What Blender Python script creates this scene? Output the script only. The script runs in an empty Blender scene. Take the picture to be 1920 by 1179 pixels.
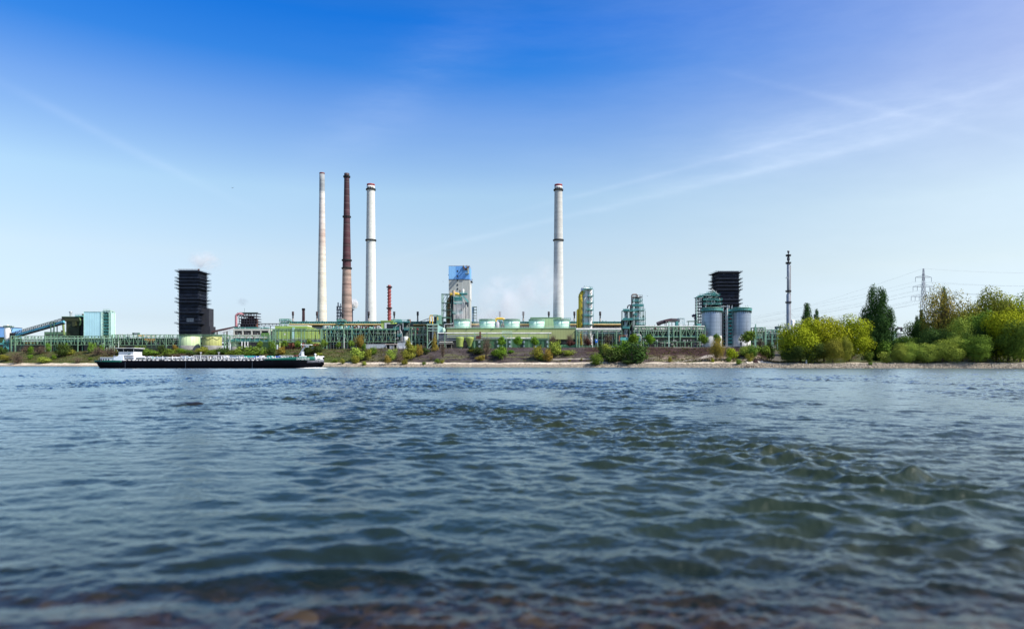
import bpy, math, random
import numpy as np
from mathutils import Vector
R = math.radians
C = bpy.context.scene.collection
sc = bpy.context.scene
# ------------------------------------------------------------------ camera
F, H, YH = 1280.0, 2.8, 680.0            # focal length in px of a 1920 px wide frame, eye height, horizon row
cam = bpy.data.cameras.new('camera'); camo = bpy.data.objects.new('camera', cam); C.objects.link(camo)
camo.location = (0, 0, H); camo.rotation_euler = (R(90), 0, 0)
cam.sensor_width = 36; cam.lens = 36*F/1920
cam.shift_y = (YH-589.5)/1920
cam.clip_start = .5; cam.clip_end = 30000
cam.dof.use_dof = True; cam.dof.focus_distance = 260; cam.dof.aperture_fstop = 0.36
sc.camera = camo
sc.cycles.volume_bounces = 3; sc.cycles.sample_clamp_direct = 8
sc.render.resolution_x = 1024; sc.render.resolution_y = 628
# ------------------------------------------------------------------ light
SUN_AZ, SUN_EL = R(112), R(48)
sun = bpy.data.lights.new('sun', 'SUN'); sun.energy = 4.9; sun.angle = R(.5); sun.color = (1, .95, .87)
suno = bpy.data.objects.new('sun', sun); C.objects.link(suno)
sd = Vector((math.sin(SUN_AZ)*math.cos(SUN_EL), math.cos(SUN_AZ)*math.cos(SUN_EL), math.sin(SUN_EL)))
suno.rotation_euler = sd.to_track_quat('Z', 'Y').to_euler()
sc.view_settings.view_transform = 'Standard'; sc.view_settings.look = 'None'
sc.view_settings.gamma = 1; sc.view_settings.exposure = 0.5
w = bpy.data.worlds.new('World'); sc.world = w; w.use_nodes = True
nt = w.node_tree; N = nt.nodes; L = nt.links; N.clear()
def nd(t, **k):
    n = N.new(t)
    for a, b in k.items(): setattr(n, a, b)
    return n
def mth(op, a, b=None, c=None, clamp=False):
    n = nd('ShaderNodeMath', operation=op, use_clamp=clamp)
    for i, v in enumerate((a, b, c)):
        if v is None: continue
        if isinstance(v, (int, float)): n.inputs[i].default_value = v
        else: L.new(v, n.inputs[i])
    return n.outputs[0]
def mixc(f, a, b, blend='MIX'):
    n = nd('ShaderNodeMix', data_type='RGBA', blend_type=blend)
    for i, v in ((0, f), (6, a), (7, b)):
        if isinstance(v, (int, float)): n.inputs[i].default_value = v
        elif isinstance(v, tuple): n.inputs[i].default_value = (*v, 1)
        else: L.new(v, n.inputs[i])
    return n.outputs[2]
def ramp(f, stops, interp='LINEAR'):
    n = nd('ShaderNodeValToRGB'); cr = n.color_ramp; cr.interpolation = interp
    while len(cr.elements) < len(stops): cr.elements.new(.5)
    for e, (p, c) in zip(cr.elements, stops):
        e.position = p; e.color = (*c, 1) if isinstance(c, tuple) else (c, c, c, 1)
    L.new(f, n.inputs[0]); return n.outputs[0]
sky = nd('ShaderNodeTexSky', sky_type='NISHITA', sun_disc=False, sun_elevation=SUN_EL, sun_rotation=SUN_AZ,
         altitude=50, air_density=1.0, dust_density=.6, ozone_density=1.6)
tc = nd('ShaderNodeTexCoord'); sp = nd('ShaderNodeSeparateXYZ'); L.new(tc.outputs['Generated'], sp.inputs[0])
dx, dy, dz = sp.outputs
# air colour by height above the horizon (a richer blue overhead, paler towards the sun on the right)
el = mth('MULTIPLY', dz, 1.25, clamp=True)
def tramp(st): return ramp(el, [(p*1.25, tuple(v/2 for v in c)) for p, c in st])
tl = tramp([(.008, (.74, .85, 1.22)), (.0587, (.78, .78, .92)), (.145, (1.19, 1.06, .97)), (.236, (1.28, 1.28, 1.16)), (.333, (.72, .98, 1.30)), (.392, (.19, .72, 1.35)), (.444, (.064, .62, 1.40)), (.50, (.22, .68, 1.3)), (.62, (.72, .90, 1.12))])
tr_ = tramp([(.008, (.95, 1.12, 1.5)), (.05, (.96, .97, 1.15)), (.125, (1.34, 1.15, 1.01)), (.204, (1.60, 1.35, 1.10)), (.29, (1.47, 1.25, 1.16)), (.344, (1.40, 1.18, 1.2)), (.40, (1.35, 1.16, 1.25)), (.62, (1.3, 1.15, 1.1))])
low = mth('SUBTRACT', 1.0, mth('DIVIDE', dz, .32, clamp=True), clamp=True)
az = mth('POWER', mth('DIVIDE', mth('ADD', dx, mth('MULTIPLY', low, .10)), .57, clamp=True), mth('SUBTRACT', 1.6, mth('MULTIPLY', low, .7)))
tt = mixc(1.0, mixc(az, tl, tr_), (2, 2, 2), 'MULTIPLY')
col = mixc(1.0, sky.outputs[0], tt, 'MULTIPLY')
# contrails and cirrus veils on the sky
nz = nd('ShaderNodeTexNoise'); nz.inputs['Scale'].default_value = 5; nz.inputs['Detail'].default_value = 5
L.new(tc.outputs['Generated'], nz.inputs['Vector'])
nzf = nd('ShaderNodeTexNoise'); nzf.inputs['Scale'].default_value = 13; nzf.inputs['Detail'].default_value = 6; nzf.inputs['Roughness'].default_value = .65
mpf = nd('ShaderNodeMapping'); mpf.inputs['Rotation'].default_value = (0, R(18), 0); mpf.inputs['Scale'].default_value = (.35, 1, 2.2); L.new(tc.outputs['Generated'], mpf.inputs[0]); L.new(mpf.outputs[0], nzf.inputs['Vector'])
def pdir(px, py): return Vector(((px-960)/F, 1, (YH-py)/F)).normalized()
veil = None
def trail(p0, p1, wid, amt, soft=.08):
    global veil
    a, b = pdir(*p0), pdir(*p1); n = a.cross(b).normalized(); mid = (a+b).normalized(); half = a.angle(b)/2
    along = n.cross(mid)
    def dot(v):
        q = nd('ShaderNodeVectorMath', operation='DOT_PRODUCT'); q.inputs[1].default_value = v
        L.new(tc.outputs['Generated'], q.inputs[0]); return q.outputs['Value']
    dd = mth('ADD', dot(n), mth('MULTIPLY_ADD', nz.outputs[0], .012, -.006))
    g = mth('POWER', 2.718, mth('MULTIPLY', mth('MULTIPLY', dd, dd), -1/(wid*wid)))
    s = mth('ABSOLUTE', dot(along))
    e = mth('SUBTRACT', 1.0, mth('DIVIDE', mth('SUBTRACT', s, math.sin(half)-soft), soft*2, clamp=True), clamp=True)
    v = mth('MULTIPLY', mth('MULTIPLY', g, e), mth('MULTIPLY', mth('MULTIPLY', mth('SUBTRACT', nzf.outputs[0], .18, clamp=True), 3.4), amt))
    veil = v if veil is None else mth('ADD', veil, v)
trail((800, 470), (1640, 268), .0042, .045)
trail((1150, 380), (1900, 200), .010, .045)
trail((960, 400), (1960, 138), .0036, .042)
trail((1300, 300), (1960, 150), .030, .075)
trail((1430, 152), (1900, 262), .0042, .042)
trail((30, 170), (400, 355), .006, .04)
trail((560, 330), (900, 60), .04, .035)
cir = mth('MULTIPLY', mth('SUBTRACT', nzf.outputs[0], .40, clamp=True), mth('MULTIPLY_ADD', dx, .7, .25, clamp=True))
veil = mth('ADD', veil, mth('MULTIPLY', cir, .22), clamp=True)
col = mixc(veil, col, (7.6, 8.3, 9.2))
bg = nd('ShaderNodeBackground'); L.new(col, bg.inputs[0]); bg.inputs[1].default_value = .112
L.new(bg.outputs[0], nd('ShaderNodeOutputWorld').inputs[0])
# ------------------------------------------------------------------ materials
MATS = {}
def newmat(name):
    global nt, N, L
    m = bpy.data.materials.new(name); m.use_nodes = True; nt = m.node_tree; N = nt.nodes; L = nt.links; N.clear()
    o = nd('ShaderNodeOutputMaterial'); return m, o
def M(name, col=(.5, .5, .5), rough=.6, metal=0, var=.25, scale=.25, streak=0, rib=0, band=0, bandc=None, spec=.4):
    if name in MATS: return MATS[name]
    m, o = newmat(name); b = nd('ShaderNodeBsdfPrincipled'); L.new(b.outputs[0], o.inputs[0])
    g = nd('ShaderNodeNewGeometry')
    n1 = nd('ShaderNodeTexNoise'); n1.inputs['Scale'].default_value = scale; n1.inputs['Detail'].default_value = 6
    L.new(g.outputs['Position'], n1.inputs['Vector'])
    c = ramp(n1.outputs[0], [(.3, tuple(x*(1-var) for x in col)), (.7, tuple(min(1, x*(1+var*.6)) for x in col))])
    if streak:
        mp = nd('ShaderNodeMapping'); mp.inputs['Scale'].default_value = (1.3, 1.3, .06); L.new(g.outputs['Position'], mp.inputs[0])
        n2 = nd('ShaderNodeTexNoise'); n2.inputs['Scale'].default_value = .8; n2.inputs['Detail'].default_value = 5; L.new(mp.outputs[0], n2.inputs['Vector'])
        f = mth('MULTIPLY', mth('SUBTRACT', n2.outputs[0], .45, clamp=True), 2.5*streak, clamp=True)
        c = mixc(f, c, (col[0]*.5, col[1]*.45, col[2]*.4))
    s = nd('ShaderNodeSeparateXYZ'); L.new(g.outputs['Position'], s.inputs[0])
    if rib:
        xy = mth('ADD', s.outputs[0], s.outputs[1])
        f = mth('LESS_THAN', mth('FRACT', mth('DIVIDE', xy, rib)), .14)
        c = mixc(mth('MULTIPLY', f, .35), c, tuple(x*.4 for x in col))
    if band:
        f = mth('LESS_THAN', mth('FRACT', mth('DIVIDE', s.outputs[2], band)), .12)
        c = mixc(mth('MULTIPLY', f, .5), c, bandc or tuple(x*.5 for x in col))
    L.new(c, b.inputs['Base Color']); b.inputs['Roughness'].default_value = rough; b.inputs['Metallic'].default_value = metal
    b.inputs['Specular IOR Level'].default_value = spec
    MATS[name] = m; return m
def Mz(name, z0, z1, stops, rough=.8, band=6., bandamt=.35):
    """chimney shaft: colour set by height, with the horizontal rings of the casting lifts"""
    m, o = newmat(name); b = nd('ShaderNodeBsdfPrincipled'); L.new(b.outputs[0], o.inputs[0])
    g = nd('ShaderNodeNewGeometry'); s = nd('ShaderNodeSeparateXYZ'); L.new(g.outputs['Position'], s.inputs[0])
    n1 = nd('ShaderNodeTexNoise'); n1.inputs['Scale'].default_value = .12; L.new(g.outputs['Position'], n1.inputs['Vector'])
    zz = mth('ADD', s.outputs[2], mth('MULTIPLY_ADD', n1.outputs[0], 6, -3))
    c = ramp(mth('DIVIDE', mth('SUBTRACT', s.outputs[2], z0), z1-z0), stops)
    mp = nd('ShaderNodeMapping'); mp.inputs['Scale'].default_value = (.02, .02, 1); L.new(g.outputs['Position'], mp.inputs[0])
    n2 = nd('ShaderNodeTexNoise'); n2.inputs['Scale'].default_value = 1/band*2.2; n2.inputs['Detail'].default_value = 4; L.new(mp.outputs[0], n2.inputs['Vector'])
    f = ramp(n2.outputs[0], [(.35, 1-bandamt), (.6, 1.0)])
    c = mixc(1.0, c, f, 'MULTIPLY')
    n3 = nd('ShaderNodeTexNoise'); n3.inputs['Scale'].default_value = .5; n3.inputs['Detail'].default_value = 6; L.new(g.outputs['Position'], n3.inputs['Vector'])
    c = mixc(1.0, c, ramp(n3.outputs[0], [(.3, .85), (.6, 1.0)]), 'MULTIPLY')
    fr = mth('LESS_THAN', mth('FRACT', mth('DIVIDE', s.outputs[2], band)), .1)
    c = mixc(mth('MULTIPLY', fr, bandamt), c, (.12, .10, .09))
    L.new(c, b.inputs['Base Color']); b.inputs['Roughness'].default_value = rough
    MATS[name] = m; return m
def Mleaf(name, c0, c1, c2=None):
    m, o = newmat(name); b = nd('ShaderNodeBsdfDiffuse'); t = nd('ShaderNodeBsdfTranslucent')
    g = nd('ShaderNodeNewGeometry'); oi = nd('ShaderNodeObjectInfo')
    n1 = nd('ShaderNodeTexNoise'); n1.inputs['Scale'].default_value = .35; n1.inputs['Detail'].default_value = 3; L.new(g.outputs['Position'], n1.inputs['Vector'])
    f = mth('ADD', mth('MULTIPLY', g.outputs['Random Per Island'], .5), mth('MULTIPLY', n1.outputs[0], .6))
    c = ramp(f, [(.15, c0), (.9, c1)])
    if c2: c = mixc(mth('GREATER_THAN', g.outputs['Random Per Island'], .9), c, c2)
    hs = nd('ShaderNodeHueSaturation'); L.new(mth('MULTIPLY_ADD', oi.outputs['Random'], .03, .485), hs.inputs['Hue'])
    L.new(mth('MULTIPLY_ADD', oi.outputs['Random'], .24, .9), hs.inputs['Value']); L.new(c, hs.inputs['Color']); c = hs.outputs[0]
    L.new(c, b.inputs[0]); L.new(c, t.inputs[0])
    mx = nd('ShaderNodeMixShader'); mx.inputs[0].default_value = .16
    L.new(b.outputs[0], mx.inputs[1]); L.new(t.outputs[0], mx.inputs[2]); L.new(mx.outputs[0], o.inputs[0])
    MATS[name] = m; return m
steel = M('mint painted steel', (.21, .36, .23), .55, 0, .35, .4, .5)
steel2 = M('dark green painted steel', (.06, .14, .095), .6, 0, .4, .4)
teal = M('teal painted steel', (.10, .38, .36), .55, 0, .35, .4, .3)
ltsteel = M('pale mint painted steel', (.42, .62, .50), .5, 0, .25, .4, .4)
dark = M('dark steel for soot and shade', (.022, .026, .030), .7, 0, .5, .3)
black = M('soot black steel', (.005, .009, .022), .75, 0, .5, .25)
blackl = M('worn soot black steel', (.022, .034, .062), .65, 0, .5, .25)
grey = M('galvanised steel', (.42, .44, .46), .45, .3, .3, .3, .4)
lgrey = M('light grey cladding pipe', (.60, .60, .57), .45, 0, .25, .3, .4)
white = M('white paint', (.80, .80, .78), .45, 0, .08, .5)
yellow = M('yellow pipe paint', (.72, .46, .05), .5, 0, .25, .3, .4)
ochre = M('ochre gas main', (.46, .33, .13), .6, 0, .35, .3, .5)
olivey = M('olive yellow gas main', (.44, .35, .03), .5, 0, .3, .2, .5)
rust = M('rusty steel', (.13, .055, .04), .8, 0, .5, .4, .3)
rustd = M('dark rusty steel', (.05, .028, .03), .8, 0, .5, .4)
red = M('faded red paint', (.42, .07, .07), .6, 0, .3, .4)
conc = M('concrete', (.40, .39, .36), .85, 0, .25, .3, .5)
concd = M('dirty concrete', (.22, .22, .21), .85, 0, .35, .3, .5)
glass = M('dark window glass', (.012, .016, .02), .12, 0, .1, 1, spec=.6)
brick = M('red brick', (.24, .085, .06), .85, 0, .3, 1.0)
battery = M('sooty battery wall', (.018, .020, .022), .8, 0, .6, .5, .4)
# ------------------------------------------------------------------ mesh builder
class MB:
    def __init__(s): s.v = []; s.f = []; s.sm = []
    def box(s, x0, x1, y0, y1, z0, z1):
        if x0 > x1: x0, x1 = x1, x0
        if z0 > z1: z0, z1 = z1, z0
        b = len(s.v); s.v += [(x, y, z) for z in (z0, z1) for (x, y) in ((x0, y0), (x1, y0), (x1, y1), (x0, y1))]
        s.f += [(b, b+3, b+2, b+1), (b+4, b+5, b+6, b+7), (b, b+1, b+5, b+4), (b+1, b+2, b+6, b+5), (b+2, b+3, b+7, b+6), (b+3, b, b+4, b+7)]
        s.sm += [0]*6; return s
    def cyl(s, p0, p1, r0, r1=None, n=8, cap=True):
        r1 = r0 if r1 is None else r1
        p0, p1 = Vector(p0), Vector(p1); d = (p1-p0)
        if d.length < 1e-6: return s
        d.normalize(); a = Vector((0, 0, 1)) if abs(d.z) < .9 else Vector((1, 0, 0))
        a = d.cross(a).normalized(); c = d.cross(a)
        b = len(s.v); ph = math.pi/n if n == 4 else 0
        for p, r in ((p0, r0), (p1, r1)):
            for i in range(n):
                t = 2*math.pi*i/n+ph; s.v.append(tuple(p+a*(math.cos(t)*r)+c*(math.sin(t)*r)))
        for i in range(n):
            j = (i+1) % n; s.f.append((b+i, b+n+i, b+n+j, b+j)); s.sm.append(n > 4)
        if cap:
            k = len(s.v); s.v += s.v[b:b+2*n]
            s.f.append(tuple(k+i for i in range(n))); s.f.append(tuple(k+2*n-1-i for i in range(n))); s.sm += [0, 0]
        return s
    def bar(s, p0, p1, t): return s.cyl(p0, p1, t*.7, n=4, cap=False)
    def tube(s, pts, r, n=8):
        for a, b in zip(pts, pts[1:]): s.cyl(a, b, r, n=n)
        return s
    def lathe(s, x, y, prof, n=20):
        b = len(s.v)
        for r, z in prof:
            for i in range(n):
                t = 2*math.pi*i/n; s.v.append((x+math.cos(t)*r, y+math.sin(t)*r, z))
        for k in range(len(prof)-1):
            for i in range(n):
                j = (i+1) % n; o = b+k*n
                s.f.append((o+i, o+j, o+n+j, o+n+i)); s.sm.append(1)
        k = len(s.v); s.v += s.v[b+(len(prof)-1)*n:b+len(prof)*n]; s.f.append(tuple(k+i for i in range(n))); s.sm.append(0)
        return s
    def truss(s, x0, x1, z0, z1, y, bay, t, style='W', yd=None):
        s.box(x0, x1, y-t/2, y+t/2, z1-t, z1); s.box(x0, x1, y-t/2, y+t/2, z0, z0+t)
        k = max(1, round(abs(x1-x0)/bay)); dxx = (x1-x0)/k
        for i in range(k+1):
            x = x0+dxx*i; s.box(x-t*.4, x+t*.4, y-t*.4, y+t*.4, z0+t, z1-t)
            if i < k and style != 'N':
                a, b = (z0+t/2, z1-t/2) if ((i % 2 == 0) if style == 'W' else True) else (z1-t/2, z0+t/2)
                s.bar((x, y, a), (x+dxx, y, b), t*.6)
                if style == 'X': s.bar((x, y, b), (x+dxx, y, a), t*.5)
        return s
    def rail(s, x0, x1, y, z, h=1.2, t=.12, step=2.5):
        s.box(x0, x1, y-t/2, y+t/2, z+h-t, z+h); s.box(x0, x1, y-t/2, y+t/2, z+h*.5-t/2, z+h*.5+t/2)
        k = max(1, int(abs(x1-x0)/step))
        for i in range(k+1):
            x = x0+(x1-x0)*i/k; s.box(x-t/2, x+t/2, y-t/2, y+t/2, z, z+h-t)
        return s
    def ring(s, x, y, r, z, ro, h=1.2, n=20, th=.3):
        """annular platform with its rail"""
        s.lathe(x, y, [(r, z), (ro, z), (ro, z+th), (r, z+th)], n)
        s.lathe(x, y, [(ro-.1, z+h), (ro+.05, z+h), (ro+.05, z+h+.18), (ro-.1, z+h+.18)], n)
        s.lathe(x, y, [(ro-.05, z+h*.4), (ro+.03, z+h*.4), (ro+.03, z+h*.55), (ro-.05, z+h*.55)], n)
        for i in range(n):
            t = 2*math.pi*i/n; px, py = x+math.cos(t)*ro, y+math.sin(t)*ro; s.box(px-.07, px+.07, py-.07, py+.07, z+th, z+h)
        return s
ORG = {}
def mkmesh(name, mb, mat, off=(0, 0, 0)):
    me = bpy.data.meshes.new(name)
    ox, oy, oz = off
    me.from_pydata([(a-ox, b-oy, c-oz) for a, b, c in mb.v], [], mb.f)
    me.polygons.foreach_set('use_smooth', [bool(q) for q in mb.sm]); me.materials.append(mat); me.update(); return me
def thing(name, label, cat, loc=(0, 0, 0), group=None):
    o = bpy.data.objects.new(name, None); C.objects.link(o); o.location = loc; o.empty_display_size = 1
    o['label'] = label; o['category'] = cat
    if group: o['group'] = group
    ORG[o.name] = tuple(loc); return o
def part(name, mb, mat, parent, label=None):
    """a piece of a thing; its coordinates are given in world space"""
    off = ORG[parent.name]; me = mkmesh(name, mb, mat, off)
    o = bpy.data.objects.new(name, me); C.objects.link(o); o.parent = parent; ORG[o.name] = off
    if label: o['label'] = label
    return o
def single(name, mb, mat, label, cat, group=None, loc=(0, 0, 0)):
    o = bpy.data.objects.new(name, mkmesh(name, mb, mat, loc)); C.objects.link(o); o.location = loc; o['label'] = label; o['category'] = cat; ORG[o.name] = tuple(loc)
    if group: o['group'] = group
    return o
def struct(name, mb, mat, kind='structure'):
    o = bpy.data.objects.new(name, mkmesh(name, mb, mat)); C.objects.link(o); o['kind'] = kind; return o
def dup(root, loc, label=None, group=None, scale=None, rz=None):
    r = root.copy(); C.objects.link(r); r.location = loc
    if label: r['label'] = label
    if group: r['group'] = group
    if scale: r.scale = scale
    if rz is not None: r.rotation_euler = (0, 0, rz)
    for ch in list(root.children):
        c = ch.copy(); C.objects.link(c); c.parent = r
        for g in list(ch.children):
            d = g.copy(); C.objects.link(d); d.parent = c
    return r
def X(px, Y): return (px-960)*Y/F
def Z(py, Y): return H+(YH-py)*Y/F
def S(n, Y): return n*Y/F
def pbox(mb, a, b, t, bo, Y, d0=0, d1=5): return mb.box(X(a, Y), X(b, Y), Y+d0, Y+d1, Z(bo, Y), Z(t, Y))
G = 13.0
rnd = random.Random(7)
# ------------------------------------------------------------------ the river bank (one sheet, seen obliquely: nearer on the right)
TH = math.atan(.334); CT, ST = math.cos(TH), math.sin(TH)
def uv2xy(u, t): return (u*CT+t*ST, 427-u*ST+t*CT)
def xy2uv(x, y): y = y-427; return (x*CT-y*ST, x*ST+y*CT)
def sst(a, b, x):
    k = np.clip((x-a)/(b-a), 0, 1); return k*k*(3-2*k)
_r = np.random.RandomState(3); _lat = _r.rand(256, 256)
def vnoise(x, y):
    x = np.asarray(x, float); y = np.asarray(y, float); xi = np.floor(x).astype(int); yi = np.floor(y).astype(int); fx = x-xi; fy = y-yi
    fx = fx*fx*(3-2*fx); fy = fy*fy*(3-2*fy); g = lambda i, j: _lat[i % 256, j % 256]
    return (g(xi, yi)*(1-fx)+g(xi+1, yi)*fx)*(1-fy)+(g(xi, yi+1)*(1-fx)+g(xi+1, yi+1)*fx)*fy
def fbm(x, y, o=4):
    s = 0; a = .5
    for i in range(o): s = s+a*vnoise(x*2**i+17*i, y*2**i+31*i); a *= .5
    return s
def terr(u, t):
    u = np.asarray(u, float); t = np.asarray(t, float)
    base = np.interp(t, [-60, -8, 0, 5, 12, 14, 34, 42, 200], [-6, -2.5, 0, 1.9, 3.0, 3.3, 11.6, 13, 13])
    left = np.interp(t, [-60, -8, 0, 10, 16, 40, 50, 200], [-6, -1.5, 0, 2.0, 3.6, 12, 13, 13])
    mid = np.interp(t, [-60, -8, 0, 4, 12, 28, 42, 46, 200], [-6, -2.5, 0, 2.2, 3.0, 5.5, 12.2, 13, 13])
    right = np.interp(t, [-60, -8, 0, 4, 12, 70, 110, 200], [-6, -2.5, 0, 2.2, 2.9, 4.0, 12, 13])
    wl = 1-sst(-360, -270, u); wm = sst(70, 100, u)*(1-sst(135, 155, u)); wr = sst(135, 155, u)
    z = base*(1-wl)*(1-wm)*(1-wr)+left*wl+mid*wm*(1-wl)+right*wr
    on = sst(1, 8, t)*(1-sst(40, 48, t)*.85)
    return z+on*((fbm(u*.07, t*.12)-.47)*1.6+(fbm(u*.4, t*.5)-.47)*.55)
def terrxy(x, y): return float(terr(*xy2uv(x, y)))
us = np.concatenate([np.linspace(-5000, -640, 30), np.arange(-630, 420, 1.5), np.linspace(430, 5000, 30)])
ts = np.concatenate([np.arange(-20, 52, .8), np.array([55, 60, 70, 80, 100, 130, 170, 250, 400, 700, 1200, 2500, 5000, 9000])])
UU, TT = np.meshgrid(us, ts); ZZ = terr(UU, TT)
XX = UU*CT+TT*ST; YY = 427-UU*ST+TT*CT
nu, nt_ = len(us), len(ts)
def gridmesh(name, X_, Y_, Z_, mat, colr=None, smooth=True):
    r, c = X_.shape; me = bpy.data.meshes.new(name)
    me.vertices.add(r*c); me.vertices.foreach_set('co', np.stack([X_, Y_, Z_], -1).astype(np.float32).ravel())
    i = np.arange(r*c).reshape(r, c); q = np.stack([i[:-1, :-1], i[:-1, 1:], i[1:, 1:], i[1:, :-1]], -1).reshape(-1, 4)
    me.loops.add(q.size); me.loops.foreach_set('vertex_index', q.ravel().astype(np.int32))
    me.polygons.add(len(q)); me.polygons.foreach_set('loop_start', np.arange(0, q.size, 4, dtype=np.int32))
    me.polygons.foreach_set('loop_total', np.full(len(q), 4, np.int32))
    me.polygons.foreach_set('use_smooth', np.full(len(q), smooth))
    if colr is not None:
        a = me.color_attributes.new('ground_kind', 'FLOAT_COLOR', 'POINT'); a.data.foreach_set('color', np.concatenate([colr, np.ones(colr.shape[:-1]+(1,))], -1).astype(np.float32).ravel())
    me.update(calc_edges=True); me.validate(); me.materials.append(mat); return me
# what the ground is made of, place by place (soil, grass, slag, stone)
def mixn(a, b, f): return a*(1-f[..., None])+b*f[..., None]
def c3(*a): return np.array(a, float)
n1 = fbm(UU*.05, TT*.12); n2 = fbm(UU*.25+9, TT*.4+5); n3 = fbm(UU*.11+40, TT*.5+3)
slag = mixn(np.broadcast_to(c3(.045, .035, .036), UU.shape+(3,)), c3(.075, .060, .058), sst(.35, .65, n2))
grass = mixn(np.broadcast_to(c3(.055, .072, .018), UU.shape+(3,)), c3(.078, .060, .035), sst(.42, .62, n3))
grass = mixn(grass, c3(.07, .11, .02), sst(.55, .7, n1)*.7)
gl = np.clip((1-sst(-130, -95, UU+20*(n1-.5)))+sst(150, 170, UU), 0, 1)
cc = mixn(slag, grass, gl)
cc = mixn(cc, c3(.035, .015, .014), sst(35, 45, UU)*(1-sst(150, 165, UU))*sst(24, 29, TT+5*(n3-.5))*.75)     # dark red-brown slag along the crest
cc = mixn(cc, c3(.12, .13, .05), sst(.5, .62, n3)*sst(14, 17, TT)*(1-sst(26, 32, TT))*.6)
sandy = sst(80, 100, UU)*(1-sst(150, 175, UU))*(1-sst(26, 32, TT+8*(n1-.5)))
cc = mixn(cc, c3(.30, .24, .18), sandy*sst(.3, .55, n2))
cc = mixn(cc, c3(.10, .12, .04), sandy*sst(.52, .62, n3)*.7)
bw = np.interp(UU, [-500, -300, -260, 80, 100, 150], [11, 11, 6, 6, 5, 4])
pale = (1-sst(11, 13, TT+3*(n2-.5)))
stone = mixn(np.broadcast_to(c3(.36, .31, .24), UU.shape+(3,)), c3(.26, .22, .17), sst(.4, .6, n2))
conc_ = mixn(np.broadcast_to(c3(.56, .49, .39), UU.shape+(3,)), c3(.36, .30, .23), sst(.45, .65, n3))
lowc = mixn(conc_, stone, 1-sst(5, 6, TT+1.0*(n2-.5)))
cc = mixn(cc, lowc, pale*np.where(UU > 165, .75, 1))
cc = mixn(cc, c3(.16, .13, .095), (1-sst(.7, 2.0, TT))*.8)
cc = mixn(cc, c3(.13, .12, .10), sst(40, 46, TT)*(1-gl))
m, o = newmat('river bank ground'); b = nd('ShaderNodeBsdfPrincipled'); L.new(b.outputs[0], o.inputs[0]); b.inputs['Roughness'].default_value = .95
b.inputs['Specular IOR Level'].default_value = .15
at = nd('ShaderNodeAttribute', attribute_name='ground_kind'); g = nd('ShaderNodeNewGeometry')
nz = nd('ShaderNodeTexNoise'); nz.inputs['Scale'].default_value = .9; nz.inputs['Detail'].default_value = 8; L.new(g.outputs['Position'], nz.inputs['Vector'])
c = mixc(1.0, at.outputs['Color'], ramp(nz.outputs[0], [(.3, .55), (.65, 1.35)]), 'MULTIPLY')
L.new(c, b.inputs['Base Color'])
bp = nd('ShaderNodeBump'); bp.inputs['Strength'].default_value = .8; bp.inputs['Distance'].default_value = .8; L.new(nz.outputs[0], bp.inputs['Height']); L.new(bp.outputs[0], b.inputs['Normal'])
go = bpy.data.objects.new('ground', gridmesh('ground', XX, YY, ZZ, m, cc)); C.objects.link(go); go['kind'] = 'structure'
# ------------------------------------------------------------------ water: a heightfield of river chop
def wavetile(Lm, n, lo, hi, slope, seed, ang, spread, p=2.6):
    r = np.random.RandomState(seed); k = np.fft.fftfreq(n, Lm/n)*2*np.pi; KX, KY = np.meshgrid(k, k, indexing='ij')
    K = np.hypot(KX, KY)+1e-9; lam = 2*np.pi/K
    A = K**(-p)*((lam > lo) & (lam < hi))*np.exp(-(lo*1.3/lam)**2)*np.exp(-(lam/(hi*.75))**4)
    A = A*(spread+(1-spread)*np.cos(np.arctan2(KY, KX)-ang)**2)
    H_ = np.fft.fft2(np.fft.ifft2((r.randn(n, n)+1j*r.randn(n, n))*A).real); h = np.fft.ifft2(H_).real
    gx = np.gradient(h, Lm/n, axis=0); gy = np.gradient(h, Lm/n, axis=1); q = slope/np.sqrt((gx**2+gy**2).mean())
    return np.stack([h*q, np.fft.ifft2(1j*KX/K*H_).real*q, np.fft.ifft2(1j*KY/K*H_).real*q], -1), Lm, n
def samp(T, x, y, rot):
    """height and the sideways pull towards the crests that makes waves peaked"""
    h, Lm, n = T; c_, s_ = math.cos(rot), math.sin(rot); a = (x*c_+y*s_)/Lm*n; b_ = (-x*s_+y*c_)/Lm*n
    i = np.floor(a).astype(int); j = np.floor(b_).astype(int); fx = (a-i)[..., None]; fy = (b_-j)[..., None]
    v = (h[i % n, j % n]*(1-fx)+h[(i+1) % n, j % n]*fx)*(1-fy)+(h[i % n, (j+1) % n]*(1-fx)+h[(i+1) % n, (j+1) % n]*fx)*fy
    return np.stack([v[..., 0], v[..., 1]*c_-v[..., 2]*s_, v[..., 1]*s_+v[..., 2]*c_], -1)
T1 = wavetile(61., 1024, .22, 3.0, .140, 8, 1.35, .22, 2.4)
T2 = wavetile(31., 1024, .12, 1.0, .135, 2, .9, .3, 2.0)
T3 = wavetile(17., 1024, .06, .35, .14, 5, 1.5, .5, 1.9)
angs = np.concatenate([np.linspace(-1.45, -.80, 60)[:-1], np.linspace(-.80, .80, 1500), np.linspace(.80, 1.45, 60)[1:]])
dist = 2.2*np.exp(np.arange(0, 1060)*.00545)
dist = np.concatenate([dist, [800, 1500, 4000]])
AA, DD = np.meshgrid(angs, dist); WX = np.sin(AA)*DD; WY = np.cos(AA)*DD
amp = (1+.40*sst(30, 110, WY))*(.50+1.15*sst(.33, .68, fbm(WX*.07+3, WY*.035+8, 4)))
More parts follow.
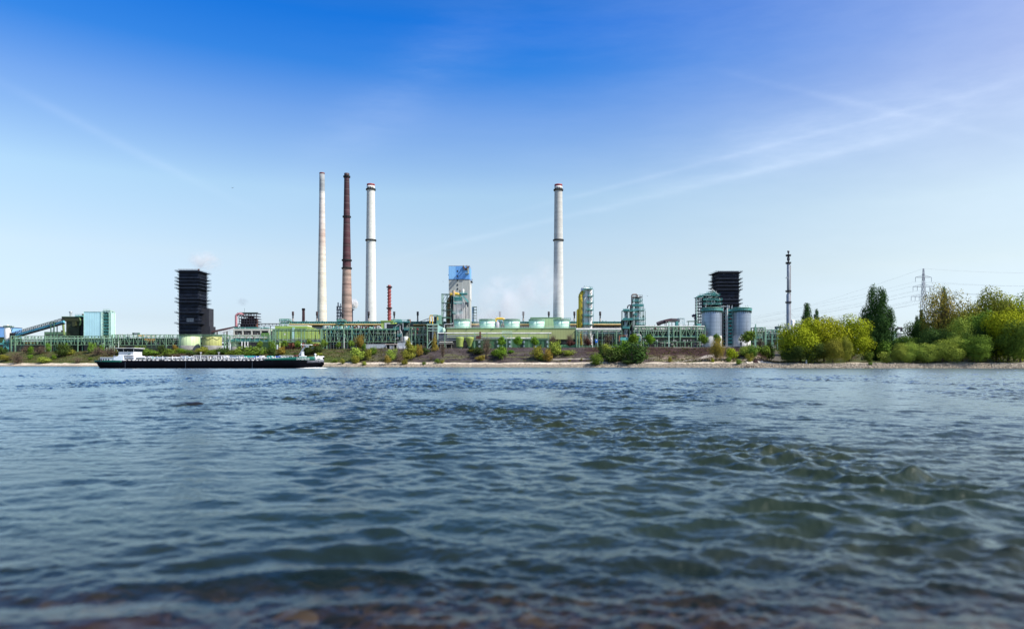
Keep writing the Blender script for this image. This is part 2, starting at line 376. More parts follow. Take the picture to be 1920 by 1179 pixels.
# standing waves over the submerged groyne that runs out from the right
bx = np.interp(WY, [8, 15, 19, 25.6, 40, 60], [17, 11.2, 8.8, 5.8, -.5, -9])
band = np.exp(-((WX-bx)/(.10*WY+1.2))**2)*sst(13, 19, WY)*(1-sst(42, 55, WY))
band = band*(.55+.9*vnoise(WX*.5, WY*.5))
grp = .25+1.5*vnoise(WX*.42+5, WY*.38); grp2 = .3+1.4*fbm(WX*.6+50, WY*.5, 2)
D3 = samp(T1, WX, WY, .2)*(amp*grp+1.15*band)[..., None]+samp(T2, WX, WY, .35)*(amp*grp2+.9*band)[..., None]+samp(T3, WX, WY, .5)*((.35+1.0*vnoise(WX*.25, WY*.12))*(1+.6*band)*(1+sst(35, 130, WY)))[..., None]
near = (sst(1.5, 4.5, WY)*(.5+.5*sst(4, 9, WY)))*(DD < 690)
W = D3[..., 0]+(fbm(WX*.10, WY*.10, 2)-.38)*.10
rkx, rky = X(362, 46.5), 46.5
W -= .13*np.exp(-((WX-rkx)/1.5)**2-((WY-rky+1.3)/1.0)**2)
W += .10*np.exp(-((WX-rkx)/1.8)**2-((WY-rky)/.8)**2)
W *= near
CH = .45*near*(1-sst(60, 120, DD))*(1-.9*np.clip(band, 0, 1)); WXd = WX+D3[..., 1]*CH; WYd = WY+D3[..., 2]*CH
m, o = newmat('river water'); g = nd('ShaderNodeNewGeometry'); s = nd('ShaderNodeSeparateXYZ'); L.new(g.outputs['Position'], s.inputs[0])
n1_ = nd('ShaderNodeTexNoise'); n1_.inputs['Scale'].default_value = 6.; n1_.inputs['Detail'].default_value = 4; L.new(g.outputs['Position'], n1_.inputs['Vector'])
mp = nd('ShaderNodeMapping'); mp.inputs['Scale'].default_value = (.8, .8, 1); L.new(g.outputs['Position'], mp.inputs[0])
n2_ = nd('ShaderNodeTexNoise'); n2_.inputs['Scale'].default_value = 1.6; n2_.inputs['Detail'].default_value = 5; L.new(mp.outputs[0], n2_.inputs['Vector'])
bp = nd('ShaderNodeBump'); bp.inputs['Strength'].default_value = .65; bp.inputs['Distance'].default_value = .05
L.new(mth('ADD', n2_.outputs[0], mth('MULTIPLY', n1_.outputs[0], .4)), bp.inputs['Height'])
gl_ = nd('ShaderNodeBsdfGlossy'); gl_.inputs['Roughness'].default_value = .22; gl_.inputs[0].default_value = (.90, .98, .97, 1); L.new(bp.outputs[0], gl_.inputs['Normal'])
di = nd('ShaderNodeBsdfDiffuse')
n4 = nd('ShaderNodeTexNoise'); n4.inputs['Scale'].default_value = .05; L.new(g.outputs['Position'], n4.inputs['Vector'])
L.new(ramp(n4.outputs[0], [(.35, (.008, .020, .019)), (.65, (.020, .027, .010))]), di.inputs[0])
tr = nd('ShaderNodeBsdfTransparent'); tr.inputs[0].default_value = (.62, .58, .46, 1)
sh = mth('SUBTRACT', 1.0, mth('DIVIDE', mth('SUBTRACT', s.outputs[1], 6.9), 5.0, clamp=True), clamp=True)
m1 = nd('ShaderNodeMixShader'); L.new(mth('MULTIPLY', sh, .95), m1.inputs[0]); L.new(di.outputs[0], m1.inputs[1]); L.new(tr.outputs[0], m1.inputs[2])
fr = nd('ShaderNodeFresnel'); fr.inputs['IOR'].default_value = 1.333; L.new(bp.outputs[0], fr.inputs['Normal'])
m2 = nd('ShaderNodeMixShader'); L.new(fr.outputs[0], m2.inputs[0]); L.new(m1.outputs[0], m2.inputs[1]); L.new(gl_.outputs[0], m2.inputs[2]); L.new(m2.outputs[0], o.inputs[0])
wo = bpy.data.objects.new('water', gridmesh('water', WXd, WYd, W, m)); C.objects.link(wo); wo['kind'] = 'structure'
# near river bed with cobbles, rising to the shore the camera stands on
gx = np.arange(-16, 16, .06); gy = np.concatenate([np.arange(-12, 3, .5), np.arange(3, 15, .06)])
GX, GY = np.meshgrid(gx, gy)
cob = np.zeros_like(GX)
rs = np.random.RandomState(11); cx = rs.uniform(-16, 16, 2600); cy = rs.uniform(2, 15, 2600); cr = rs.uniform(.08, .32, 2600)
for a, b_, r_ in zip(cx, cy, cr):
    i0, i1 = np.searchsorted(gx, [a-r_, a+r_]); j0, j1 = np.searchsorted(gy, [b_-r_, b_+r_])
    if i1 > i0 and j1 > j0:
        d2 = ((GX[j0:j1, i0:i1]-a)**2+(GY[j0:j1, i0:i1]-b_)**2)/r_**2
        cob[j0:j1, i0:i1] = np.maximum(cob[j0:j1, i0:i1], np.sqrt(np.clip(1-d2, 0, 1))*r_*.5)
GZ = np.interp(GY, [-12, 1, 4, 8, 12, 16], [.9, .35, -.10, -.38, -1.0, -2.2])+cob+(fbm(GX*2, GY*2)-.5)*.05
m, o = newmat('wet cobbles'); b = nd('ShaderNodeBsdfPrincipled'); L.new(b.outputs[0], o.inputs[0]); b.inputs['Roughness'].default_value = .6
g = nd('ShaderNodeNewGeometry'); vo = nd('ShaderNodeTexVoronoi'); vo.inputs['Scale'].default_value = 2.6; L.new(g.outputs['Position'], vo.inputs['Vector'])
sv = nd('ShaderNodeSeparateColor'); L.new(vo.outputs['Color'], sv.inputs[0])
L.new(ramp(sv.outputs[0], [(0, (.03, .02, .015)), (.35, (.10, .045, .035)), (.6, (.06, .042, .045)), (.8, (.13, .08, .065)), (1, (.22, .16, .13))]), b.inputs['Base Color'])
bo = bpy.data.objects.new('river_bed', gridmesh('river_bed', GX, GY, GZ, m)); C.objects.link(bo); bo['kind'] = 'structure'
# ground behind and beside the camera
mb = MB(); mb.box(-3000, 3000, -3000, -11.5, -4, .85); struct('shore', mb, M('shore gravel', (.24, .2, .16), .9))
# dark rock in the stream
mb = MB(); rr = random.Random(4)
b0 = []
for k in range(9):
    t = k/8; 
    for j in range(7):
        a = math.pi*j/6; rad = math.sin(math.pi*min(.97, max(.03, t)))**.6
        mb.v.append((rkx-1.35+2.7*t, rky+math.cos(a)*.55*rad+rr.uniform(-.05, .05), -.12+math.sin(a)*(.20+.1*rr.random())*rad))
for k in range(8):
    for j in range(6):
        q = k*7+j; mb.f.append((q, q+1, q+8, q+7)); mb.sm.append(1)
single('rock', mb, M('wet black rock', (.012, .011, .010), .35, 0, .4, 2), 'dark flat rock just breaking the surface of the river left of centre', 'rock')
# ------------------------------------------------------------------ riprap, weeds
def rock_into(mb, x, y, z, r, rr):
    b = len(mb.v)
    pts = [(1, 0, 0), (-1, 0, 0), (0, 1, 0), (0, -1, 0), (0, 0, 1), (0, 0, -1), (.6, .6, .5), (-.6, -.6, .45)]
    rot = rr.uniform(0, 6.28); c_, s_ = math.cos(rot), math.sin(rot); sx, sy, sz = (r*rr.uniform(.7, 1.3), r*rr.uniform(.6, 1.1), r*rr.uniform(.5, .85))
    for p in pts[:6]:
        q = (p[0]*sx*rr.uniform(.8, 1.2), p[1]*sy*rr.uniform(.8, 1.2), p[2]*sz*rr.uniform(.8, 1.2))
        tz = rr.uniform(-.2, .2); mb.v.append((x+q[0]*c_-q[1]*s_, y+q[0]*s_+q[1]*c_, z+q[2]+q[0]*tz))
    for f in ((0, 2, 4), (2, 1, 4), (1, 3, 4), (3, 0, 4), (2, 0, 5), (1, 2, 5), (3, 1, 5), (0, 3, 5)): mb.f.append(tuple(b+i for i in f)); mb.sm.append(0)
rr = random.Random(21); mb = MB()
for k in range(15000):
    u = rr.uniform(-300, 330); wdt = 5.5 if u < 80 else 5
    t = rr.uniform(-.3, wdt)*rr.uniform(.75, 1.05)
    if u < -255 and rr.random() < .8: continue
    x, y = uv2xy(u, t); z = float(terr(u, t)); rock_into(mb, x, y, z+.05, rr.uniform(.28, .62)*(1.15 if u > 150 else .95), rr)
struct('riprap_stones', mb, M('riprap stone', (.32, .275, .21), .9, 0, .45, .8), 'stuff')
mb = MB()
def leafq(mb, p, s, rr, up=.3):
    n = Vector((rr.gauss(0, 1), rr.gauss(0, 1), rr.gauss(0, 1)+up)).normalized(); a = n.orthogonal().normalized(); c_ = n.cross(a)
    th = rr.uniform(0, 6.28); a, c_ = a*math.cos(th)+c_*math.sin(th), c_*math.cos(th)-a*math.sin(th)
    b = len(mb.v); p = Vector(p); mb.v += [tuple(p+a*s), tuple(p+c_*s*.6), tuple(p-a*s), tuple(p-c_*s*.6)]; mb.f.append((b, b+1, b+2, b+3)); mb.sm.append(0)
for k in range(5200):
    u = rr.uniform(-460, 170); t = rr.uniform(13, 42)
    if -95 < u < 45 and rr.random() < .8: continue
    if u > 150 and t < 20: continue
    x, y = uv2xy(u, t); z = float(terr(u, t)); h = rr.uniform(.25, .9)
    for j in range(7): leafq(mb, (x+rr.gauss(0, .7), y+rr.gauss(0, .7), z+rr.random()*h), rr.uniform(.2, .45), rr)
struct('weeds', mb, Mleaf('weeds', (.05, .06, .018), (.13, .12, .04), (.16, .10, .07)), 'stuff')
# ------------------------------------------------------------------ trees and bushes
def leafmesh(name, P, Nn, size, mat, r):
    n = len(P); Nn = Nn/np.linalg.norm(Nn, axis=1, keepdims=True)
    up = r.randn(n, 3); A = np.cross(Nn, up); A /= np.linalg.norm(A, axis=1, keepdims=True)+1e-9; B = np.cross(Nn, A)
    s = size*(.6+.8*r.rand(n, 1)); q = .55+.4*r.rand(n, 1)
    V = np.stack([P+A*s, P+B*s*q, P-A*s*(.7+.5*r.rand(n, 1)), P-B*s*q], 1).reshape(-1, 3)
    me = bpy.data.meshes.new(name); me.vertices.add(4*n); me.vertices.foreach_set('co', V.astype(np.float32).ravel())
    me.loops.add(4*n); me.loops.foreach_set('vertex_index', np.arange(4*n, dtype=np.int32))
    me.polygons.add(n); me.polygons.foreach_set('loop_start', np.arange(0, 4*n, 4, dtype=np.int32)); me.polygons.foreach_set('loop_total', np.full(n, 4, np.int32))
    me.update(calc_edges=True); me.materials.append(mat); return me
def crown_pts(lobes, n, r, fill=.35, gap=.5):
    lob = np.array(lobes, float); wts = (lob[:, 3]*lob[:, 4]+lob[:, 4]*lob[:, 5]); wts /= wts.sum()
    k = r.choice(len(lob), int(n*1.7), p=wts); d = r.randn(len(k), 3); d /= np.linalg.norm(d, axis=1, keepdims=True)
    rad = np.where(r.rand(len(k)) < fill, r.rand(len(k))**.5*.9, .82+.24*r.rand(len(k)))[:, None]
    # twigs break the outline of every clump
    br = (np.sin(d[:, 0]*7+k*1.3)*np.sin(d[:, 1]*8+k*2.1)*np.sin(d[:, 2]*7+k*.7))[:, None]
    rad = rad*(1+.12*br)
    P = lob[k, :3]+d*rad*lob[k, 3:6]
    keep = (r.rand(len(k)) > gap*(br[:, 0] < -.12)) & (P[:, 2] > .01)
    P, d = P[keep][:n], d[keep][:n]
    return P, d+r.randn(*d.shape)*.24+np.array([0, 0, .12])
def lobes_round(r, n=16, w=.5, h0=.2, h1=1., flat=1):
    L_ = []; hc = (h0+h1)/2; hr = (h1-h0)/2
    for i in range(n):
        d = r.randn(3); d /= np.linalg.norm(d); q = .62*r.rand()**.4; s = .30*(1-.25*q)*(.8+.5*r.rand())
        L_.append((d[0]*q*w/.5*.5*1.15, d[1]*q*w*1.15, hc+d[2]*q*hr*1.2, s*w*1.5, s*w*1.5, s*hr*1.45))
    L_.append((0, 0, hc, w*.62, w*.62, hr*.7)); return L_
def lobes_poplar(r, cols=3, w=.5):
    L_ = []
    C_ = [(-.12, 0, 1), (.08, 0, .985), (.25, .02, .93), (-.02, .2, .96), (.02, -.2, .93), (.32, -.08, .70), (-.30, .1, .72), (-.30, -.1, .60)] if cols > 1 else [(0, 0, 1)]
    for ox, oy, top in C_:
        m = 17; base = .0
        for i in range(m):
            t = (i+.5)/m; z = base+t*(top-.05)+.02; ww = np.interp(t, [0, .3, .65, .88, 1], [.75, 1, .9, .7, .42])*(.24 if cols > 1 else .42)
            cx_ = np.interp(t, [0, .3, 1], [.65, 1, .9])
            for j in range(3 if cols > 1 else 4):
                b_ = r.rand()*6.28; L_.append((ox*cx_+math.cos(b_)*ww*.4, oy*cx_+math.sin(b_)*ww*.4, z, ww*.62, ww*.62, .05*(.8+.5*r.rand())))
    return L_
def lobes_cone(r, w=.5):
    L_ = []
    for i in range(22):
        t = (i+.5)/22; ww = w*(1-t)**.7; b_ = r.rand()*6.28; L_.append((math.cos(b_)*ww*.5, math.sin(b_)*ww*.5, .1+t*.82, ww*.55+.05, ww*.55+.05, .1))
    return L_
bark = M('bark', (.10, .075, .055), .9, 0, .35, 3)
PROTO = {}
def limbs(mb, r, trunk_h, tw, tips, n=7, spread=.35, multi=1):
    for m_ in range(multi):
        ox = (m_-(multi-1)/2)*.16*(multi > 1); a = r.rand()*6.28; bx, by = ox+math.cos(a)*.01, math.sin(a)*.02
        p = Vector((bx, by, -.04)); q = Vector((bx*1.4, by, trunk_h)); mb.cyl(p, q, tw, tw*.7, 7, False)
        for i in range(n):
            b_ = r.rand()*6.28; e = Vector((bx+math.cos(b_)*spread*(.4+.6*r.rand()), by+math.sin(b_)*spread*(.4+.6*r.rand()), trunk_h+(tips-trunk_h)*(.35+.6*r.rand())))
            st = q.lerp(Vector((q.x, q.y, tips)), .35*r.rand()); mid = st.lerp(e, .5)+Vector((0, 0, -.03)); mb.cyl(st, mid, tw*.55, tw*.35, 5, False); mb.cyl(mid, e, tw*.35, tw*.12, 4, False)
        mb.cyl(q, Vector((q.x, q.y, tips*.9)), tw*.7, tw*.15, 6, False)
def proto(kind, leafmat, shape, n, leaf, seeds, **k):
    out = []
    for sd_ in seeds:
        r = np.random.RandomState(sd_); mb = MB(); t_h, tw = k.get('trunk', (.2, .03))
        if shape == 'round': lb = lobes_round(r, k.get('lobes', 16), .5, k.get('h0', .15))
        elif shape == 'poplar': lb = lobes_poplar(r, k.get('cols', 3))
        elif shape == 'cone': lb = lobes_cone(r)
        P, d = crown_pts(lb, n, r, k.get('fill', .35), k.get('gap', .5))
        pc_ = .7 if shape == 'poplar' else 1.3; lo, hi = np.percentile(P, pc_, 0), np.percentile(P, 100-pc_, 0); zt_ = max(k.get('h0', .0), .0)+.03
        P[:, :2] = (P[:, :2]-(lo[:2]+hi[:2])/2)/(hi[:2]-lo[:2]); P[:, 2] = zt_+(P[:, 2]-lo[2])/(hi[2]-lo[2])*(.97-zt_)
        limbs(mb, r, t_h, tw, k.get('tips', .8), k.get('limbs', 7), k.get('spread', .33), k.get('multi', 1))
        if k.get('twigs'):
            for i in range(k['twigs']):
                b_ = r.rand()*6.28; z0 = t_h+.5*r.rand()*(1-t_h); e = (math.cos(b_)*.45*r.rand(), math.sin(b_)*.45*r.rand(), min(.98, z0+.1+.35*r.rand())); mb.cyl((e[0]*.35, e[1]*.35, z0-.1), e, tw*.28, tw*.08, 3, False)
        out.append((leafmesh('crown', P, d, leaf, leafmat, r), mkmesh('trunk', mb, bark)))
    PROTO[kind] = out
lf_green = Mleaf('spring green leaves', (.065, .115, .018), (.17, .26, .04))
lf_bright = Mleaf('bright fresh leaves', (.07, .14, .015), (.15, .27, .03))
lf_dark = Mleaf('dark green leaves', (.028, .055, .016), (.075, .12, .03))
lf_olive = Mleaf('olive leaves', (.11, .12, .02), (.29, .29, .045))
lf_yel = Mleaf('yellow green leaves', (.14, .185, .012), (.33, .375, .022))
lf_pale = Mleaf('pale willow leaves', (.13, .18, .025), (.33, .40, .07))
lf_bare = Mleaf('brown buds and twigs', (.09, .065, .045), (.19, .14, .10), (.13, .15, .05))
lf_amber = Mleaf('amber brown leaves', (.17, .13, .025), (.34, .25, .05), (.12, .14, .03))
lf_pop = Mleaf('poplar leaves', (.024, .060, .020), (.062, .125, .032))
lf_mar = Mleaf('dark maroon leaves', (.05, .02, .02), (.11, .045, .04))
SH = dict(h0=.0, trunk=(.12, .03), multi=3, limbs=5)
for nm, lm in (('green', lf_green), ('bright', lf_bright), ('dark', lf_dark), ('olive', lf_olive), ('yellow', lf_yel), ('pale', lf_pale), ('amber', lf_amber), ('maroon', lf_mar)):
    proto('bush_'+nm, lm, 'round', 1500, .042, (1, 2, 3) if nm not in ('yellow', 'maroon', 'amber') else (1, 2), **SH)
proto('bush_bare', lf_bare, 'round', 650, .028, (4, 5, 6), h0=0., trunk=(.1, .02), multi=3, limbs=9, twigs=150, gap=.6)
for nm, lm in (('green', lf_green), ('bright', lf_bright), ('maroon', lf_mar)):
    proto('street_'+nm, lm, 'round', 1500, .045, (7, 8), h0=.26, trunk=(.32, .035))
proto('bare', lf_bare, 'round', 550, .024, (9, 10), h0=.15, trunk=(.25, .022), limbs=16, twigs=220, gap=.6, spread=.4)
proto('cone_olive', lf_olive, 'cone', 2600, .034, (11, 12), trunk=(.1, .03))
proto('cone_dark', lf_dark, 'cone', 2000, .034, (13,), trunk=(.1, .03))
proto('cone_amber', lf_amber, 'cone', 1800, .03, (14,), trunk=(.1, .03), gap=.7)
for nm, lm, sd_ in (('yellow', lf_yel, (20, 21, 22)), ('green', lf_green, (23, 24)), ('olive', lf_olive, (25, 26)), ('dark', lf_dark, (27, 28)), ('pale', lf_pale, (29, 30))):
    proto('tree_'+nm, lm, 'round', 17000, .0150, sd_, lobes=19, h0=.08 if nm != 'dark' else .12, trunk=(.2, .03), limbs=10, gap=.45, fill=.35)
proto('tree_amber', lf_amber, 'round', 12000, .013, (31,), lobes=22, h0=.12, trunk=(.2, .022), limbs=22, spread=.42, tips=.93, twigs=160, gap=.75)
proto('poplar3', lf_pop, 'poplar', 46000, .0115, (40,), cols=3, gap=.25, trunk=(.1, .03), limbs=3, spread=.2)
proto('poplar1', lf_pop, 'poplar', 7000, .024, (42, 43), cols=1, gap=.2, trunk=(.1, .03), limbs=3, spread=.2)
def find_base(px, py):
    dxx = (px-960)/F
    best = None
    for i in range(400):
        y = 330+i*.9; x = dxx*y; u, t = xy2uv(x, y)
        if t < 1: continue
        z = terrxy(x, y); q = YH-(z-H)*F/y
        if q <= py or t > 46: return x, y, z
    return x, y, z
cnt = {}
for nm, pts_, wd in (('path', [(1236, 685), (1262, 681), (1290, 676), (1318, 671), (1336, 668), (1350, 666)], 1.5), ('bank_path', [(1034, 675.2), (1056, 674.2), (1080, 674), (1112, 674.2)], .7), ('bank_path', [(1100, 683), (1180, 681), (1236, 683)], .8)):
    mb = MB(); P_ = [Vector(find_base(a, b)) for a, b in pts_]; fine = []
    for a, b in zip(P_, P_[1:]):
        for i in range(8): fine.append(a.lerp(b, i/8))
    fine.append(P_[-1])
    for i, p in enumerate(fine):
        for s_ in (-1, -.3, .3, 1):
            x, y = p.x+ST*s_*wd, p.y+CT*s_*wd; mb.v.append((x, y, terrxy(x, y)+.14))
    for i in range(len(fine)-1):
        for k in range(3): q = i*4+k; mb.f.append((q, q+4, q+5, q+1)); mb.sm.append(1)
    struct(nm, mb, M('trodden grey path', (.34, .30, .26), .95, 0, .25, .5))
def tree(px, py, wp, hp, kind, label, Y=None, group=None, name=None, cat=None, rot=None):
    if Y: x, y = X(px, Y), Y; z = terrxy(x, y)
    else: x, y, z = find_base(px, py)
    top = Z(py-hp, y); hgt = max(1.0, top-z); wid = S(wp, y)
    pr = PROTO[kind]; i = cnt.get(kind, 0); cnt[kind] = i+1; cr, tk = pr[i % len(pr)]
    isb = kind.startswith('bush'); nm = name or ('bush' if isb else 'poplar_tree' if kind.startswith('poplar') else 'tree')
    t = thing(nm, label, cat or ('bush' if isb else 'tree'), (x, y, z-.15), group)
    for n_, me in (('crown', cr), ('trunk', tk)):
        o = bpy.data.objects.new(n_, me); C.objects.link(o); o.parent = t
    t.scale = (wid, wid*.95, hgt+.15); t.rotation_euler = (0, 0, rot if rot is not None else rnd.uniform(0, 6.28)); return t
GB = 'bushes and young trees growing along the far river bank'
B_ = 'bush_'
TREES = [
(3,664,20,14,'dark','dark green bush at the left edge of the picture below the blue shed'),
(12,677,24,12,'olive','olive bush low on the bank at the left edge above the sand'),
(33,682,32,24,'bare','leafless brown thicket low on the bank below the white silo'),
(50,662,22,16,'bare','grey-purple leafless bush directly below the lower end of the inclined conveyor'),
(57,664,11,15,'bright','bright green bush between two grey leafless thickets below the inclined conveyor'),
(76,664,32,18,'bare','wide grey-purple leafless thicket below the middle of the inclined conveyor'),
(90,652,10,9,'bright','small light green bush showing above the grey thicket beneath the conveyor trestle'),
(57,674,9,10,'bright','bright green little bush in mid slope under the grey thickets'),
(84,681,24,12,'pale','pale yellow-green bush just above the sand left of the ship'),
(101,674,9,9,'bright','small bright bush standing alone on the slope below the dark green sorting building'),
(119,668,28,24,'dark','big dark green bush on the slope below the dark green sorting building'),
(130,666,18,12,'olive','olive rounded bush clinging to the right side of the big dark green bush'),
(124,652,8,9,'bright','light green sapling above the big dark bush below the sorting building'),
(146,681,18,13,'bare','brown leafless bush above the sand just left of the ship'),
(170,676,8,6,'green','tiny green bush on the slope just behind the ship stern'),
(173,662,18,20,'green','rounded green bush below the pale cyan building'),
(184,666,26,18,'bare','brown leafless bush above the ship stern cabins'),
(191,659,9,13,'bright','light green sapling below the stair tower of the pale cyan building'),
(208,666,26,18,'bare','brown leafless bush directly behind the left side of the wheelhouse'),
(232,663,26,12,'olive','olive bush mostly hidden behind the wheelhouse'),
(262,662,22,14,'green','green bush close to the right side of the wheelhouse'),
(280,668,32,14,'green','spreading green bush on the bank right of the wheelhouse'),
(303,662,16,15,'dark','dark round bush halfway between the wheelhouse and the pale green tank'),
(318,668,28,14,'green','broad green bush left of and below the pale green tank'),
(329,660,9,14,'amber','yellowish sapling left of the pale green tank'),
(345,665,24,12,'bright','fresh green bush in front of the concrete foot of the pale green tank'),
(360,668,22,10,'dark','dark bush between the two round tanks'),
(379,664,22,15,'olive','olive bush in front of the left side of the olive tank'),
(398,667,24,12,'green','green bush in front of the concrete foot of the olive tank'),
(345,670,64,8,'bare','long low brown thicket just above the middle of the ship'),
(418,664,26,13,'dark','dark green bush right of the olive tank'),
(447,664,13,14,'pale','pale yellowish blossoming bush left of the big green bush below the white frame building'),
(436,668,26,11,'green','low green bush in front of the pale blossoming bush'),
(475,669,52,20,'green','biggest green bush below the white concrete frame building'),
(510,662,14,24,'bright','upright bright bush at the left edge of the lime green hall'),
(510,670,16,20,'dark','dark upright bush at the left foot of the lime green hall'),
(528,665,16,16,'amber','amber-green bush on the grass below the lime green hall'),
(553,668,7,7,'dark','small dark shrub on the grass left of the ship bow crane'),
(576,665,24,16,'dark','dark bush directly behind the ship bow crane'),
(596,663,22,20,'dark','dark olive bush between the bow of the ship and the lime green hall'),
(598,669,13,8,'pale','whitish flowering shrub just above the bow of the ship'),
(628,680,12,7,'green','little green shrub above the stones right of the ship bow'),
(642,682,10,10,'olive','olive shrub above the stones, next right of the small shrub beside the bow'),
(666,682,16,16,'olive','olive bush above the stones below the brown chimney'),
(672,678,28,26,'pale','large yellow-green bush on the bank between the brown and the white chimney'),
(689,675,14,20,'olive','olive bush touching the right side of the large yellow-green bush'),
(682,658,9,14,'green','green sapling at the top edge of the bank beside the white wall'),
(700,665,13,15,'bright','bright green round bush on the bank below the white chimney'),
(683,685,10,8,'pale','small pale bush among the stones at the water right of the ship'),
(727,684,13,18,'amber','amber-brown bush low on the bank below the twisted red chimney'),
(735,676,20,22,'pale','yellow-green bush in mid slope below the twisted red chimney'),
(749,682,20,26,'bare','brown leafless bush between two green clumps below the scrubber vessels'),
(759,684,12,11,'olive','olive bush at the foot of the tall conical bush'),
(778,665,9,18,'pale','pale green slim bush right of the tall conical bush'),
(786,668,14,22,'amber','golden bush on the slope just left of the dark slag slope'),
(792,658,14,13,'bare','leafless bush at the crest left of the slag slope'),
(799,664,13,12,'dark','dark bush at the upper left corner of the slag slope'),
(808,676,9,10,'bare','small leafless shrub at the left part of the slag slope'),
(820,681,11,9,'green','small green shrub near the foot of the slag slope'),
(829,681,9,7,'olive','small olive shrub right beside the green shrub at the foot of the slag slope'),
(795,684,8,6,'green','tiny green shrub on the pale bank left of the slag slope'),
(884,657,11,8,'dark','dark shrub at the crest below the right olive vessel'),
(897,664,26,13,'dark','dark low bush below the dark green long building, left end'),
(900,676,16,10,'amber','yellow-brown bush low on the slag slope below the leafless tree'),
(912,672,8,9,'bare','brown twiggy shrub at the foot of the leafless tree'),
(926,668,14,12,'green','green bush at the left of the bright round bush'),
(940,673,28,24,'bright','large bright green round bush in the middle of the slag slope'),
(958,662,12,6,'bright','flat bright shrub at the right of the large bright round bush'),
(883,660,14,5,'olive','low olive shrub on the crest below the two olive vessels'),
(1008,674,24,26,'olive','yellow-olive bush on the slag slope below the third drum from the right end'),
(1016,676,13,14,'green','green low bush at the foot of the yellow-olive bush'),
(1028,678,18,24,'amber','brown-amber bush between two yellow-green bushes on the slag slope'),
(1041,666,28,27,'pale','tall yellow-green bush on the slope below the grey chimney'),
(1066,666,25,10,'pale','white flowering low bush on the slope right of the grey chimney'),
(1052,664,11,6,'dark','dark shrub left of the white flowering low bush'),
(1068,677,6,3,'olive','tiny shrub on the pale path below the white flowering bush'),
(1090,676,5,3,'olive','tiny lone shrub on the pale path right of the others'),
(1118,685,26,22,'green','green bush standing at the water at the left end of the big thicket'),
(1140,670,22,26,'pale','yellow-olive bush in the upper left of the big thicket'),
(1158,676,22,32,'bright','bright green bush in the middle of the big thicket'),
(1176,674,24,36,'bright','tall bright green bush near the middle of the big thicket'),
(1150,680,40,26,'dark','dark shaded bush in the lower part of the big thicket'),
(1194,681,48,42,'dark','largest dark olive bush at the right end of the big thicket'),
(1178,684,26,12,'dark','low dark bush at the water under the big thicket'),
(1256,679,8,11,'olive','single olive shrub on the sandy slope right of the big thicket'),
(1372,674,24,21,'yellow','round yellow shrub in front of the gap between the two silver silos'),
(1366,679,11,9,'green','green shrub at the foot of the round yellow shrub'),
(1336,679,6,7,'yellow','small yellow shrub on the sand left of the pollard tree'),
(1385,684,11,11,'green','green shrub above the stones left of the concrete steps'),
(1398,668,22,20,'pale','pale olive bush below the right silver silo'),
(1412,670,22,24,'green','green bush right of and below the right silver silo'),
(1405,680,14,18,'olive','olive bush just left of the concrete steps'),
(1434,669,26,22,'green','green bush above the concrete steps'),
(1443,660,18,18,'dark','dark bush left of the yellow trees above the concrete steps'),
(1476,674,24,30,'green','green bush under the left edge of the yellow trees'),
(1630,679,14,20,'green','green bush between the yellow trees and the big poplar'),
(1655,674,30,34,'green','green bush at the right foot of the big poplar'),
(1663,680,28,22,'pale','yellow-green round bush in front of the right foot of the big poplar'),
(1632,684,8,5,'green','tiny green shrub on the stones below the big poplar'),
]
for px, py, wp, hp, k, lb in TREES: tree(px, py, wp, hp, B_+k, lb, group=GB)
for px, py, wp, hp, k, lb in [
(765,674,28,38,'cone_olive','tall conical olive bush on the bank below the scrubber vessels'),
(815,658,14,34,'cone_amber','slim amber conical tree at the crest left of the white pipes'),
(1126,672,14,32,'cone_dark','dark slender conical tree in the big thicket'),
(674,656,19,28,'tree_amber','amber brown tree in front of the pipe bridge below the brown chimney'),
(912,672,26,44,'bare','leafless brown tree in front of the dark green long building'),
(830,676,13,34,'bare','thin leafless sapling on the slag slope'),
(1343,676,28,42,'tree_amber','yellow-brown pollard tree in front of the left silver silo'),
(1188,652,18,26,'street_bright','bright round tree behind the right part of the big thicket')]:
    tree(px, py, wp, hp, k, lb, group=GB)
GS = 'small round trees planted along the works road'
for px, py, wp, hp, k, lb in [
(486,655,12,16,'street_green','small round tree left of the lime green hall'),
(533,655,12,17,'street_green','first small round tree from the left in front of the lime green hall'),
(558,655,12,17,'street_green','small round tree in front of the middle of the lime green hall'),
(581,654,12,19,'street_green','small round tree next to the blue sign in front of the lime green hall'),
(608,655,12,19,'street_green','small round tree just right of the lime green hall'),
(634,655,9,14,'street_green','smallest round tree in front of the mint pipe bridge'),
(659,655,11,17,'street_green','small round tree left of the amber tree in front of the mint pipe bridge'),
(940,653,15,22,'street_bright','round lime tree before the dark green building, left of three'),
(971,653,15,22,'street_bright','round lime tree before the dark green building, middle of three'),
(1003,653,15,22,'street_bright','round lime tree before the dark green building, right of three'),
(1220,652,20,25,'street_bright','round tree in front of the pipe bridge halfway to the silver silos'),
(1320,652,17,26,'street_green','dark round tree at the left side of the left silver silo'),
(1346,653,16,27,'street_green','round tree before the right half of the left silver silo'),
(1401,654,27,34,'street_green','large round tree in front of the right silver silo'),
(1036,653,20,28,'bare','leafless tree before the right half of the olive hall'),
(1068,653,18,28,'bare','leafless tree before the right end of the olive hall'),
(1070,653,15,16,'street_maroon','dark maroon young tree before the right end of the olive hall'),
(1098,653,20,28,'bare','leafless tree left of the blue round sign'),
(1103,653,12,18,'street_maroon','maroon young tree left of the blue round sign'),
(1140,653,20,28,'bare','leafless tree right of the blue round sign'),
(1425,653,14,22,'bare','leafless tree in front of the small pipe rack right of the silos')]:
    Yp = 476/(1+.334*(px-960)/F); tree(px, py, wp, hp, k, lb, Y=Yp, group=GS)
